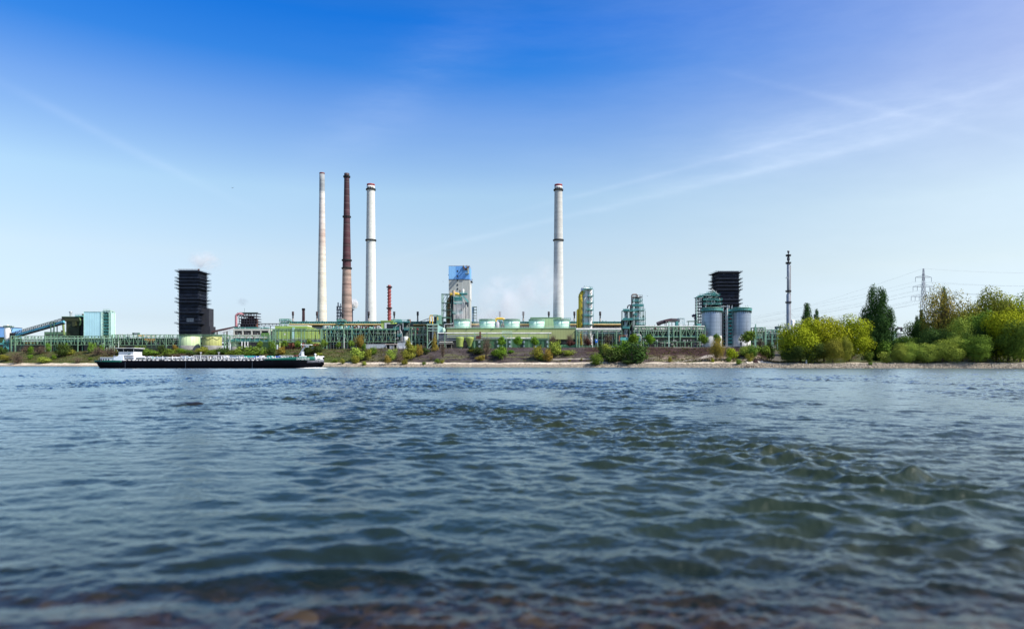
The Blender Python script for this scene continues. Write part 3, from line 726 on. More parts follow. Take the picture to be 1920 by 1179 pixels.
GW = 'trees of the riverside wood on the right'
WOOD = [
(1513,668,22,100,'poplar1',455,'left one of the two distant dark poplars behind the yellow trees'),
(1531,668,12,88,'poplar1',455,'smaller right one of the two distant dark poplars behind the yellow trees'),
(1500,674,76,74,'tree_yellow',388,'leftmost tree of the yellow tree clump'),
(1545,674,84,79,'tree_yellow',395,'central yellow tree of the clump, highest at its top'),
(1592,674,76,78,'tree_yellow',404,'rightmost bright yellow tree of the clump beside the big poplar'),
(1562,680,36,44,'tree_olive',372,'olive willow standing in front of the middle of the yellow clump'),
(1588,680,24,46,'tree_olive',376,'olive-green willow between the front willow and the right yellow tree'),
(1490,678,44,30,'tree_dark',384,'low dark tree under the left yellow tree'),
(1524,678,50,36,'tree_dark',383,'dark shaded tree under the central yellow tree'),
(1643,680,58,140,'poplar3',412,'huge dark green poplar with three tops standing alone'),
(1700,676,60,46,'tree_green',420,'green tree behind the willows right of the big poplar'),
(1722,676,48,76,'tree_dark',425,'dark green tree under the power pylon'),
(1728,660,13,80,'poplar1',440,'small poplar in front of the foot of the pylon'),
(1719,660,9,68,'poplar1',446,'slimmer poplar left of the foot of the pylon'),
(1690,681,34,36,'tree_pale',362,'pale green willow second from the big poplar at the water'),
(1712,681,40,38,'tree_pale',358,'pale willow third from the big poplar at the water'),
(1740,681,44,36,'tree_pale',356,'low yellow-green willow left of the domed willow'),
(1768,681,58,46,'tree_pale',354,'domed yellow-green willow nearest the water'),
(1768,676,66,136,'tree_amber',400,'tall amber-brown tree with bare limbs left in the wood'),
(1770,676,14,138,'poplar1',412,'dark slender poplar hidden behind the amber-brown tree'),
(1752,676,56,60,'tree_dark',388,'dark green tree under the tall amber-brown tree'),
(1806,676,66,100,'tree_olive',392,'olive tree right of the tall amber-brown tree'),
(1800,676,56,78,'tree_pale',376,'yellow-green willow in the middle of the wood'),
(1826,680,56,50,'tree_green',356,'green willow with low branches in front of the wood'),
(1850,676,80,128,'tree_olive',398,'tallest olive tree in the back of the wood'),
(1902,676,90,122,'tree_yellow',396,'tall yellow-green tree at the back at the right picture edge'),
(1840,676,60,90,'tree_green',374,'green tree left of the leaning trunks'),
(1868,678,70,70,'tree_dark',368,'dark green tree over the dark trunks at the right'),
(1890,678,84,96,'tree_yellow',362,'bright yellow tree with leaning trunks near the right edge'),
(1912,680,60,78,'tree_green',352,'green tree cut by the right picture edge'),
(1960,680,80,110,'tree_olive',372,'olive tree standing just beyond the right picture edge'),
(1790,678,50,40,'tree_dark',371,'dark undergrowth tree in the middle of the wood'),
(1730,678,50,34,'tree_dark',372,'dark undergrowth tree behind the pale willows'),
(1680,668,50,28,'tree_green',440,'far green tree below the grey crane arm'),
]
for px, py, wp, hp, k, Yw, lb in WOOD: tree(px, py, wp, hp, k, lb, rot=0. if k == 'poplar3' else None, Y=max(Yw, 427/(1+.334*(px-960)/F)+8), group=GW)
# ------------------------------------------------------------------ the coking works on the terrace
PB = G-.3
def front(px): return 484/(1+.334*(px-960)/F)
def rack(name, label, a, b, t, bo, Y, dep=7, bay=9, posts=(), mat=steel, style='W', pipes=(), decks=(), th=.36, group='steel pipe bridges of the works', post_t=.65, mess=0, top_rail=True, seed=1):
    """open lattice pipe bridge: two side trusses, trestle posts, pipes inside"""
    r_ = random.Random(seed*77+int(a)); T = thing(name, label, 'pipe bridge', (X((a+b)/2, Y), Y+dep/2, G), group)
    x0, x1, z0, z1 = X(a, Y), X(b, Y), Z(bo, Y), Z(t, Y); by = S(bay, Y)
    part('truss', MB().truss(x0, x1, z0, z1, Y, by, th, style), mat, T); part('truss', MB().truss(x0, x1, z0, z1, Y+dep, by, th*.9, style), dark, T)  # rear truss darkened, so its colour carries the shade inside the bridge
    mb = MB(); k = max(1, round((x1-x0)/by))
    for i in range(k+1):
        x = x0+(x1-x0)*i/k; mb.box(x-.15, x+.15, Y+th/2, Y+dep-th/2, z1-.35, z1-.02); mb.box(x-.15, x+.15, Y+th/2, Y+dep-th/2, z0+.05, z0+.4)
    part('cross_beams', mb, mat, T)
    for p in posts:
        x = X(p, Y); m_ = MB(); m_.box(x-post_t/2, x+post_t/2, Y-th/2-.45, Y-th/2-.003, PB, z1+.1); m_.box(x-post_t/2, x+post_t/2, Y+dep+th/2+.003, Y+dep+th/2+.45, PB, z1+.1)
        m_.box(x-.2, x+.2, Y-th/2, Y+dep+th/2, z0-.6, z0-.1); part('post', m_, mat, T)
    for (pt, r, m, dp) in pipes:
        z = Z(pt, Y); part('pipe', MB().cyl((x0+.3, Y+dp, z), (x1-.3, Y+dp, z), r, n=10), m, T)
    for (pt, m) in decks:
        z = Z(pt, Y); m_ = MB(); m_.box(x0, x1, Y+.35, Y+dep-.4, z-.12, z); m_.rail(x0, x1, Y+.45, z, 1.1, .16, 2.2); part('walkway', m_, m, T)
    if mess:
        mats = [teal, grey, dark, steel2, rust, steel2, lgrey, dark]  # extra dark tones deepen the shade inside the bridge
        for q in range(5):
            m_ = MB()
            for i in range(int(mess*(x1-x0)/5)):
                x = r_.uniform(x0+1, x1-1); y = Y+r_.uniform(.8, dep-.8); za = r_.uniform(z0-(2 if r_.random() < .4 else 0), z1-1); zb = za+r_.uniform(1, 5)
                c_ = r_.random(); rr_ = r_.uniform(.08, .28)
                if c_ < .45: m_.cyl((x, y, za), (x, y, min(zb, z1+1.2)), rr_, n=6)
                elif c_ < .8: m_.cyl((x, y, za), (x+r_.uniform(2, 7), y, za), rr_, n=6)
                elif c_ < .92: m_.tube([(x, y, za), (x, y, za+1.5), (x+2, y, za+1.5), (x+2, y, za-1)], rr_, 6)
                else: m_.cyl((x, y, za), (x, y, za+1.6), .55, n=9)
            part('pipework', m_, r_.choice(mats), T)
    return T
# --- far left: white silo, blue shed, conveyor ------------------------------------------------
Y = 655
T = thing('silo', 'small white silo with a rooftop gantry beside the blue shed at the left edge', 'silo', (X(14.5, Y), Y, G))
x, r = X(14.6, Y), S(5.6, Y); part('shell', MB().lathe(x, Y, [(r*.45, Z(640, Y)), (r*.9, Z(636, Y)), (r, Z(634, Y)), (r, Z(614.5, Y)), (r*.95, Z(613, Y)), (0.1, Z(612, Y))], 20), white, T)
part('filter_cap', MB().lathe(x, Y, [(1.1, Z(613, Y)), (1.1, Z(609.6, Y)), (.1, Z(608.6, Y))], 10), white, T)
m_ = MB().ring(x, Y, r*.3, Z(613.5, Y), r*1.25, 1.3, 14); m_.box(x+r, x+r*1.9, Y-1, Y+1, Z(614, Y), Z(613, Y)); m_.bar((x+r*1.8, Y, Z(614, Y)), (x+r*1.1, Y, Z(622, Y)), .4); m_.bar((x+r*2, Y, Z(611, Y)), (x+r*2, Y, Z(614, Y)), .3); part('top_platform', m_, steel2, T)
for sx in (-1, 1):
    for sy in (-1, 1): part('leg', MB().box(x+sx*r*.8-.3, x+sx*r*.8+.3, Y+sy*r*.8-.3, Y+sy*r*.8+.3, PB, Z(636.5, Y)), teal, T)
m_ = MB(); pbox(m_, 2, 11, 643, 646, Y, -3, 0); pbox(m_, 9, 22, 640, 642, Y, -3, -1); m_.bar((x-r, Y-3, Z(655, Y)), (x+r, Y-3, Z(641, Y)), .4); m_.bar((x+r, Y-3, Z(655, Y)), (x-r, Y-3, Z(641, Y)), .4); part('lower_platform', m_, teal, T)
Y = 690
T = thing('shed', 'blue clad shed cut by the left picture edge, behind the white silo', 'shed', (X(-12, Y), Y, G))
m_ = MB(); pbox(m_, -50, 8, 613, 632, Y, 0, 25); part('upper_wall', m_, M('blue cladding', (.22, .45, .80), .5, 0, .1, .2, 0, 1.6), T)
m_ = MB(); pbox(m_, -50, 7.5, 632, 662, Y, .3, 25); part('lower_wall', m_, M('moss green cladding', (.045, .075, .02), .6, 0, .2, .2, .3, 1.6), T)
m_ = MB(); pbox(m_, -50, 8.6, 612.4, 613.2, Y, -.4, 25.4); part('roof_edge', m_, M('navy trim', (.03, .07, .16)), T)
T = thing('conveyor', 'blue inclined conveyor bridge climbing from the silo to the dark green sorting building', 'conveyor', (X(70, 650), 650, G)); Y = 650
P0, P1 = (X(22, Y), Y+1.6, Z(630.5, Y)), (X(118, Y), Y+1.6, Z(603, Y))
blu = M('blue conveyor tube', (.04, .26, .40), .35, .2, .4, .4, .3)
part('tube', MB().cyl(P0, P1, 1.25, n=12), blu, T)
m_ = MB(); k = 30
for i in range(k+1):
    a = Vector(P0).lerp(Vector(P1), i/k); m_.cyl(a-(Vector(P1)-Vector(P0)).normalized()*.15, a+(Vector(P1)-Vector(P0)).normalized()*.15, 1.36, n=12)
part('tube_ribs', m_, M('pale blue bands', (.16, .42, .5), .4), T)
m_ = MB()
for dy in (0, 3.2):
    A = Vector((P0[0], Y+dy, P0[2]+1.3)); Bv = Vector((P1[0], Y+dy, P1[2]+1.3)); up = Vector((0, 0, 2.3)); m_.bar(A, Bv, .3); m_.bar(A+up, Bv+up, .3); k = 26
    for i in range(k):
        p, q = A.lerp(Bv, i/k), A.lerp(Bv, (i+1)/k); m_.bar(p, p+up, .2); m_.bar(p if i % 2 else p+up, q+up if i % 2 else q, .18)
part('truss', m_, dark, T)
m_ = MB(); A = Vector((P0[0], Y, P0[2]-1.5)); Bv = Vector((P1[0], Y, P1[2]-1.5)); m_.bar(A, Bv, .9); m_.bar(A+Vector((0, 3.2, 0)), Bv+Vector((0, 3.2, 0)), .9); part('underside_beam', m_, dark, T)
for a, tp in ((96, 603.5), (102.2, 604)):
    m_ = MB(); x = X(a, Y); m_.box(x-.35, x+.35, Y-.8, Y-.2, PB, Z(tp, Y)); m_.box(x-.35, x+.35, Y+3.4, Y+4, PB, Z(tp, Y)); part('trestle_post', m_, steel2, T)
m_ = MB(); pbox(m_, 96, 102.5, 603.4, 604.6, Y, -.9, 4); pbox(m_, 96, 102.5, 619, 620, Y, -.7, -.1); part('trestle_beam', m_, steel2, T)
m_ = MB(); pbox(m_, 19, 27, 624, 632, Y, -1, 5); part('drive_house', m_, dark, T)
Y = 675
T = thing('sorting_building', 'dark green sorting building with a flared metal stack at the top of the conveyor', 'building', (X(138, Y), Y, G))
dg = M('dark moss cladding', (.030, .042, .016), .6, 0, .3, .2, .5, 1.4)
m_ = MB(); pbox(m_, 124, 148, 602, 660, Y, 0, 18); part('wall', m_, dg, T)
m_ = MB(); pbox(m_, 117, 149, 594, 602, Y, -1, 19); part('upper_storey', m_, M('olive dark cladding', (.045, .055, .02), .6, 0, .3, .2, .5, 1.4), T)
m_ = MB(); pbox(m_, 116.5, 149.5, 593.2, 594, Y, -1.5, 19.5); part('roof', m_, M('roof mint', (.25, .4, .3)), T)
m_ = MB(); pbox(m_, 148, 155.5, 593, 660, Y, 2, 14); part('annex', m_, dark, T)
m_ = MB(); pbox(m_, 143, 156, 592, 593.4, Y, -1.7, 12); m_.rail(X(143, Y), X(156, Y), Y-1.7, Z(592, Y), 1.4, .2); part('roof_platform', m_, teal, T)
x = X(125.5, Y); part('stack', MB().lathe(x, Y+6, [(.9, Z(594, Y)), (1.1, Z(590, Y)), (1.0, Z(587, Y)), (1.8, Z(584, Y)), (1.5, Z(583, Y))], 14), grey, T)
part('chute', MB().tube([(X(150, Y), Y-.6, Z(595, Y)), (X(152.5, Y), Y-.6, Z(604, Y)), (X(150, Y), Y-.6, Z(610, Y))], .8), M('moss chute', (.18, .25, .09)), T)
for a in (119.3,): part('leg', MB().cyl((X(118.5, Y), Y-.6, Z(602, Y)), (X(121, Y), Y-.6, Z(628, Y)), 1.1, .9, 8), M('moss chute', (.18, .25, .09)), T)
m_ = MB(); pbox(m_, 138, 144, 603, 612, Y, -2.3, -.01); part('bay', m_, M('olive dark cladding'), T)
part('exhaust', MB().lathe(X(150.5, Y), Y+4, [(.8, Z(592, Y)), (.8, Z(589, Y)), (1.1, Z(588, Y))], 10), rust, T)
Y = 700
T = thing('low_building', 'low green flat building behind the foot of the conveyor trestle', 'building', (X(102, Y), Y, G))
m_ = MB(); pbox(m_, 83, 122, 622, 660, Y, 0, 12); part('wall', m_, M('sage cladding', (.12, .22, .12), .6, 0, .2, .2, .3, 2), T)
m_ = MB(); pbox(m_, 86, 120, 627, 629.5, Y, -.15, -.01); part('window', m_, glass, T)
part('vent', MB().lathe(X(112, Y), Y+4, [(1, Z(622, Y)), (1, Z(620.5, Y)), (1.7, Z(619, Y))], 10), rust, T)
Y = 668
T = thing('clad_tower', 'tall pale cyan windowless building with a mint stair tower on its right', 'building', (X(175, Y), Y, G))
cy = M('pale cyan cladding', (.50, .80, .86), .5, 0, .06, .15, 0, 2.4)
m_ = MB(); pbox(m_, 157.2, 190.5, 584.6, 633, Y, 0, 22); part('wall', m_, cy, T)
m_ = MB(); pbox(m_, 157.2, 192, 633, 662, Y, .5, 22); part('lower_wall', m_, dark, T)
m_ = MB(); pbox(m_, 157, 192.6, 584, 584.6, Y, -.3, 22.3); pbox(m_, 190.5, 192.2, 584.6, 632, Y, -.2, 22); part('trim', m_, M('white mint trim', (.62, .82, .75)), T)
m_ = MB(); m_.cyl((X(157.6, Y), Y-.3, Z(584, Y)), (X(157.6, Y), Y-.3, Z(633, Y)), .15, n=6); pbox(m_, 189, 190.4, 584, 630, Y, -.4, -.02); part('downpipe', m_, M('mint pale trim', (.42, .68, .6)), T)
st = thing('stair_tower', 'open mint steel stair tower against the right side of the pale cyan building', 'stair tower', (X(200, Y), Y, G))
for a in (192.9, 204.5, 207.6):
    m_ = MB(); pbox(m_, a-.35, a+.35, 583, 660, Y, -.2, .5); pbox(m_, a-.35, a+.35, 583, 660, Y, 6, 6.7); part('post', m_, ltsteel, st)
for i in range(8):
    py = 585+i*5.9; m_ = MB(); pbox(m_, 192.6, 204.5, py, py+.9, Y, 0, 6.3); m_.rail(X(192.8, Y), X(204, Y), Y-.1, Z(py, Y), 1.1, .22, 1.6); part('landing', m_, teal, st)
    if i < 7: part('stair_flight', MB().bar((X(193.5, Y), Y+(1 if i % 2 else 4), Z(py, Y)), (X(203.5, Y), Y+(1 if i % 2 else 4), Z(py+5.9, Y)), .7), steel, st)
m_ = MB(); pbox(m_, 204.9, 207.2, 586, 634, Y, .3, 5.9); part('cladding', m_, M('mint cladding', (.45, .70, .66), .5, 0, .1, .2), st)
m_ = MB(); pbox(m_, 193, 204.6, 586, 632, Y, 6.75, 7); part('back_wall', m_, dark, st)
m_ = MB(); pbox(m_, 194, 207, 582, 583, Y, -.5, 7); m_.rail(X(194, Y), X(207, Y), Y-.4, Z(582, Y), 1.3, .2); part('roof', m_, ltsteel, st)
# --- pipe bridges on the left -----------------------------------------------------------------
rack('pipe_bridge', 'mint lattice pipe bridge from the white silo to the stair tower', 20, 209, 629.6, 646.5, 642, 6, 6.3, (21.5, 29, 85.5, 96, 146.5, 196), pipes=((634, .45, ltsteel, 3), (637, .4, steel2, 1.6), (641, .6, dark, 4)), decks=((640.5, teal),), mess=.5)
T = thing('low_roof', 'yellow-orange lettered roof edge of a hall seen through the left pipe bridge', 'hall', (X(60, 660), 660, G))
m_ = MB(); pbox(m_, 44, 84, 640.5, 655, 660, 0, 10); part('wall', m_, dark, T)
m_ = MB(); pbox(m_, 47, 67, 641, 643, 660, -.2, -.02); part('orange_panel', m_, M('orange panel', (.75, .42, .08)), T)
m_ = MB(); pbox(m_, 69, 84, 639.4, 640.4, 660, -.5, 10.4); part('white_roof', m_, white, T)
rack('pipe_bridge', 'mint lattice pipe bridge behind the ship wheelhouse, ending at the pale green tank', 209, 424, 627, 647, 620, 7, 8.2, (211.5, 222.5, 312, 336, 376, 421), pipes=((631, .4, ltsteel, 3), (634.5, .5, steel2, 1.5), (645, .6, dark, 4), (638, .5, dark, 5)), decks=((640.5, steel2),), mess=.5, seed=3)
T = thing('scaffold', 'small roof frame on top of the pipe bridge left of the black tower', 'frame', (X(253, 622), 622, G))
m_ = MB(); Y = 622; pbox(m_, 248, 259, 623.6, 624.3, Y, 0, 3); pbox(m_, 248, 248.6, 624.3, 627, Y, 0, 3); pbox(m_, 258.4, 259, 624.3, 627, Y, 0, 3); part('frame', m_, steel2, T)
m_ = MB(); pbox(m_, 250, 257, 625, 627, Y, .4, 2.5); part('unit', m_, grey, T)
T = thing('loading_rack', 'orange pipe racks seen inside the pipe bridge left of the black tower', 'pipe rack', (X(270, 640), 640, G)); Y = 634
for i, (a, b, t) in enumerate(((258, 270, 629.5), (276, 290, 631), (262, 274, 635), (276, 288, 640), (270, 290, 637))):
    part('pipe', MB().cyl((X(a, Y), Y, Z(t, Y)), (X(b, Y), Y, Z(t, Y)), .5), M('orange pipe', (.75, .42, .10), .5), T)
part('frame', MB().truss(X(256, Y), X(292, Y), Z(652, Y), Z(628.6, Y), Y+1, 5, .35, 'X'), steel2, T)
T = thing('hall', 'long dark hall standing behind the left pipe bridges', 'hall', (X(270, 668), 668, G)); Y = 668
m_ = MB(); pbox(m_, -20, 86, 641.5, 664, Y, 14, 24); pbox(m_, 86, 330, 634.5, 664, Y, 14, 24); part('wall', m_, M('dark backing wall', (.028, .033, .032), .8, 0, .5, .2, .5, 4), T)  # dark backing; its tone stands in for shade behind the racks
m_ = MB(); pbox(m_, 215, 330, 633.8, 634.5, Y, 13, 24.5); part('roof', m_, concd, T)
# --- black coke quench towers ------------------------------------------------------------------
def black_tower(a, b, top, Y, dep, levels, label, annex, sign=None):
    T = thing('quenching_tower', label, 'tower', (X((a+b)/2, Y), Y+dep/2, G), 'black soot covered towers')
    x0, x1 = X(a, Y), X(b, Y); zt = Z(top, Y)
    part('core', MB().box(x0, x1, Y, Y+dep, PB, zt), black, T)
    m_ = MB(); z = G+1.5; i = 0
    while z < zt-1:
        th = .35; m_.box(x0-.25, x1+.25, Y-.28, Y-.02, z, z+th); m_.box(x0-.28, x0-.02, Y, Y+dep, z, z+th); m_.box(x1+.02, x1+.28, Y, Y+dep, z, z+th); z += 1.75
    part('girts', m_, blackl, T)
    m_ = MB(); k = 10
    for i in range(k+1):
        x = x0+(x1-x0)*i/k; m_.box(x-.14, x+.14, Y-.5, Y-.3, PB, zt-.4)
        y = Y+dep*i/k; m_.box(x1+.3, x1+.5, y-.14, y+.14, PB, zt-.4); m_.box(x0-.5, x0-.3, y-.14, y+.14, PB, zt-.4)
    part('columns', m_, black, T)
    for j, (py, pr) in enumerate(levels):
        z = Z(py, Y); e = pr; m_ = MB(); m_.box(x0-e, x1+e, Y-e, Y-.55, z-.5, z-.2); m_.box(x0-e, x1+e, Y+dep+.1, Y+dep+e, z-.5, z-.2)
        m_.box(x0-e, x0-.55, Y-.55, Y+dep+.1, z-.5, z-.2); m_.box(x1+.55, x1+e, Y-.55, Y+dep+.1, z-.5, z-.2)
        k = 9
        for i in range(k+1):
            x = x0+(x1-x0)*i/k; m_.bar((x, Y-.5, z-2.1), (x, Y-e+.1, z-.4), .16)
            y = Y+dep*i/k; m_.bar((x1+.5, y, z-2.1), (x1+e-.1, y, z-.4), .16); m_.bar((x0-.5, y, z-2.1), (x0-e+.1, y, z-.4), .16)
        w_ = part('walkway', m_, blackl, T)
        m_ = MB(); m_.rail(x0-e, x1+e, Y-e, z-.2, 1.15, .14, 2.2)
        for xx in (x0-e, x1+e):
            m_.box(xx-.07, xx+.07, Y-e, Y+dep+e, z+.85, z+.97)
            for i in range(9): yy = Y-e+(dep+2*e)*i/8; m_.box(xx-.07, xx+.07, yy-.07, yy+.07, z-.2, z+.85)
        part('railing', m_, blackl, w_)
    m_ = MB()
    for (p, q) in ((552, 566), (574, 586)):
        m_.bar((x0, Y-.6, Z(q, Y)), ((x0+x1)/2, Y-.6, Z(p, Y)), .25); m_.bar((x1, Y-.6, Z(q, Y)), ((x0+x1)/2, Y-.6, Z(p, Y)), .25)
    part('bracing', m_, blackl, T)
    # weathered sheet panels on the upper storeys
    m_ = MB(); r_ = random.Random(int(a))
    for i in range(26):
        x = r_.uniform(x0, x1-2); z = r_.uniform(G+20, zt-2); m_.box(x, x+r_.uniform(.8, 2.5), Y-.27, Y-.03, z, z+r_.uniform(.5, 1.3))
        y = r_.uniform(Y, Y+dep-3); z = r_.uniform(G+10, zt-2); m_.box(x1+.03, x1+.27, y, y+r_.uniform(1, 4), z, z+1.1)
    part('sheet_panels', m_, M('grey weathered sheet', (.06, .065, .075), .6, 0, .4, .3), T)
    for ax in annex:
        m_ = MB(); pbox(m_, ax[0], ax[1], ax[2], 662, Y, dep*.35-(ax[2] > 600), dep*.9+(ax[2] > 600)); part('annex', m_, M('charcoal cladding', (.028, .03, .04), .7, 0, .3, .2, .3, 1.5), T)
    if sign:
        m_ = MB(); pbox(m_, *sign, Y, -.75, -.6); part('sign_board', m_, M('weathered white board', (.42, .46, .48), .6, 0, .5, 1.2), T)
    return T
LV = [(508.5, 3.2), (521.5, 3.2), (527.5, 3.3), (534, 3.3), (540.5, 3.3), (559.8, 3.2), (566.5, 3.3), (586, 3.4), (606, 3.6)]
LS = [(q, 1.3) for q in (515.5, 547, 553.6, 573, 579.6, 593, 599.6, 613, 620)]
T = black_tower(336.5, 371, 506.5, 690, 20, LV+LS, 'soot black tower ringed by walkways with steam over its top, left of the tall chimneys', [(371.6, 386, 577), (371.6, 389, 611)], (350.5, 364, 597, 603))
m_ = MB(); pbox(m_, 369, 371, 503.6, 506.5, 690, 2, 4); m_.rail(X(334, 690), X(371, 690), 690.2, Z(506.5, 690), 1.3, .15); part('roof_vent', m_, rust, T)
black_tower(1347, 1384.5, 508.5, 690, 21, [(510, 3.2), (523, 3.2), (530, 3.3), (536.5, 3.3), (543, 3.3), (562, 3.2), (569, 3.3)]+[(516.5, 1.3), (549, 1.3), (555, 1.3), (576, 1.3), (588, 1.3)], 'soot black tower ringed by walkways behind the two silver silos', [])
Y = 700
T = thing('conveyor', 'rust brown inclined conveyor gallery running from the left black tower towards the blast furnace', 'conveyor', (X(418, Y), Y, G))
rst = M('brown purple gallery cladding', (.11, .06, .065), .7, 0, .3, .3, .3)
m_ = MB(); A, Bv = Vector((X(390, Y), Y, Z(623, Y))), Vector((X(443, Y), Y, Z(612.5, Y)))
m_.bar(A, Bv, 1.5); m_.bar(A+Vector((0, 3, 0)), Bv+Vector((0, 3, 0)), 1.5); part('gallery', m_, rst, T)
for f in (.3, .65): p = A.lerp(Bv, f); part('support', MB().box(p.x-.4, p.x+.4, Y+.5, Y+2.5, PB, p.z-1), rustd, T)
m_ = MB(); m_.truss(X(405, Y), X(443, Y), Z(628, Y), Z(622.5, Y), Y-2, 5, .3, 'X'); part('frame', m_, lgrey, T)
# --- blast furnace -----------------------------------------------------------------------------
Y = 860
T = thing('blast_furnace', 'distant rusty blast furnace with a pink downcomer pipe above the white frame building', 'blast furnace', (X(464, Y), Y, G))
x = X(466, Y); part('furnace_shell', MB().lathe(x, Y+8, [(5, G), (6.5, Z(630, Y)), (6.3, Z(610, Y)), (4.6, Z(596, Y)), (3.4, Z(591, Y))], 16), rust, T)
part('stove', MB().lathe(X(478, Y), Y+4, [(2.6, G), (2.6, Z(600, Y)), (2.2, Z(597, Y)), (.5, Z(595.5, Y))], 12), rust, T)
part('stove', MB().lathe(X(473.5, Y), Y+2, [(2.2, G), (2.2, Z(602, Y)), (1.8, Z(600, Y))], 12), rustd, T)
part('downcomer', MB().tube([(X(444.5, Y), Y-3, PB), (X(444.5, Y), Y-3, Z(591, Y)), (X(450, Y), Y-3, Z(588.5, Y)), (X(458, Y), Y, Z(589.5, Y))], 1.5, 10), M('pink pipe', (.42, .19, .22)), T)
r_ = random.Random(5); m_ = MB()
for i, py in enumerate((586.5, 592, 597, 602, 607, 612)):
    a, b = (446, 482) if i == 0 else (447+r_.uniform(0, 3), 481+r_.uniform(-3, 2)); pbox(m_, a, b, py, py+1.2, Y, -2, 14)
    k = 7
    for q in range(k+1):
        px = a+(b-a)*q/k; pbox(m_, px-.4, px+.4, py, py+6, Y, -1.9, -.8)
    if i < 5: m_.bar((X(a, Y), Y-1, Z(py, Y)), (X((a+b)/2, Y), Y-1, Z(py+5, Y)), .5); m_.bar((X(b, Y), Y-1, Z(py, Y)), (X((a+b)/2, Y), Y-1, Z(py+5, Y)), .5)
part('steel_frame', m_, M('purple black steel', (.035, .03, .045), .7, 0, .4), T)
m_ = MB(); pbox(m_, 451, 463, 598, 612, Y, 1, 6); pbox(m_, 470, 476, 603, 612, Y, -1, 3); part('cast_house', m_, M('purple black steel'), T)
m_ = MB(); m_.truss(X(447, Y), X(482, Y), Z(588, Y), Z(585.2, Y), Y+3, 5, .5, 'X'); m_.bar((X(458.5, Y), Y, Z(586, Y)), (X(458.5, Y), Y, Z(577.5, Y)), .22); part('roof_frame', m_, steel2, T)
Y = 660
T = thing('frame_building', 'white concrete frame building with large dark openings below the blast furnace', 'building', (X(472, Y), Y, G))
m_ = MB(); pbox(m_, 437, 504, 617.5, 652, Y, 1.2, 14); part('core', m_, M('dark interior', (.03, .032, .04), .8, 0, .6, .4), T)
m_ = MB(); pbox(m_, 437, 505, 616.2, 620, Y, 0, 14.2); pbox(m_, 437, 505, 627.3, 633, Y, 0, 1.1)
for a in (437, 453.5, 470.5, 487.5, 503): pbox(m_, a, a+2.6, 620, 627.3, Y, 0, 1.1)
part('concrete_frame', m_, M('off white concrete', (.56, .56, .5), .8, 0, .12, .2, .4), T)
m_ = MB(); m_.rail(X(437, Y), X(505, Y), Y, Z(616.2, Y), 1.3, .3, 2.4); part('roof_railing', m_, teal, T)
m_ = MB(); r_ = random.Random(8)
for i in range(26): a = r_.uniform(438, 503); pbox(m_, a, a+r_.uniform(.3, 1.2), r_.uniform(613, 615.5), 616.2, Y, r_.uniform(.5, 3), 5)
part('roof_equipment', m_, steel2, T)
for a, b in ((440, 453), (456.5, 470), (473.5, 487)):
    m_ = MB(); pbox(m_, a+1, b-2, 623.5, 624.2, Y, .3, .9); pbox(m_, a+4, a+4.6, 620, 627, Y, .4, .9); pbox(m_, a+8, a+10, 624.5, 627.2, Y, .4, .9); part('machinery', m_, concd, T)
m_ = MB(); pbox(m_, 490, 505, 624, 640, Y, -.5, -.02); part('green_panel', m_, M('leaf green cladding', (.13, .27, .07), .6, 0, .15, .2, 0, 1.5), T)
m_ = MB(); pbox(m_, 398, 437, 616.8, 619.5, 700, -8, -6); T2 = thing('gallery_roof', 'white sloping roof between the black tower and the white frame building', 'roof', (X(425, 690), 690, G)); 
m_ = MB(); m_.cyl((X(415, 690), 690, Z(622.5, 690)), (X(438, 690), 690, Z(616.5, 690)), 1.1, n=4); part('roof_sheet', m_, white, T2)
part('post', MB().box(X(420, 690)-.3, X(420, 690)+.3, 689.6, 690.4, PB, Z(622, 690)), concd, T2)
Y = 760
T = thing('conveyor', 'thin dark conveyor bridge on stilts from the blast furnace to the mint tower head', 'conveyor', (X(505, Y), Y, G))
part('gallery', MB().truss(X(484, Y), X(525, Y), Z(610.8, Y), Z(606.8, Y), Y, 4, .5, 'N'), M('purple black steel'), T)
m_ = MB(); pbox(m_, 484, 525, 606.2, 607, Y, -.6, 2); part('roof', m_, rustd, T)
for a in (495, 507): part('support', MB().box(X(a, Y)-.3, X(a, Y)+.3, Y, Y+.6, PB, Z(611, Y)), dark, T)
# --- round tanks -------------------------------------------------------------------------------
def tank(px, hw, t, bo, Y, mat, label, nm='tank', group='round storage tanks', base=None, rib=False):
    T = thing(nm, label, 'tank', (X(px, Y), Y, G), group); x, r = X(px, Y), S(hw, Y)
    z1, z0 = Z(t, Y), Z(bo, Y)
    part('shell', MB().lathe(x, Y, [(r, z0), (r, z1), (r*.98, z1+.15), (.1, z1+.8)], 32), mat, T)
    m_ = MB().ring(x, Y, r-.1, z1, r+.35, 1.1, 28, .2); part('top_railing', m_, steel, T)
    part('foundation', MB().lathe(x, Y, [(r+.25, PB), (r+.25, z0), (r, z0+.01)], 32), concd, T)
    m_ = MB()
    for i in range(10): a = math.pi*(1.05+.9*i/9); m_.bar((x+math.cos(a)*(r+.05), Y+math.sin(a)*(r+.05), z0), (x+math.cos(a)*(r+.05), Y+math.sin(a)*(r+.05), z1), .12)
    part('seams', m_, mat, T); return T
tg = M('pale green tank paint', (.50, .62, .36), .45, 0, .12, .12, .35); to_ = M('olive tank paint', (.40, .42, .15), .5, 0, .25, .15, .6)
tank(356, 17.5, 630.3, 648, 606, tg, 'pale green round tank on a concrete foot right of the wheelhouse')
T = tank(398, 16.8, 630.8, 648, 600, to_, 'olive yellow round tank on a concrete foot, next right of the pale green one')
m_ = MB(); x, r = X(398, 600), S(16.8, 600)
pts = [(x+math.cos(a)*(r+.25), 600+math.sin(a)*(r+.25), Z(635.5+1.8*math.sin(a*7), 600)) for a in np.linspace(math.pi*1.08, math.pi*1.92, 16)]
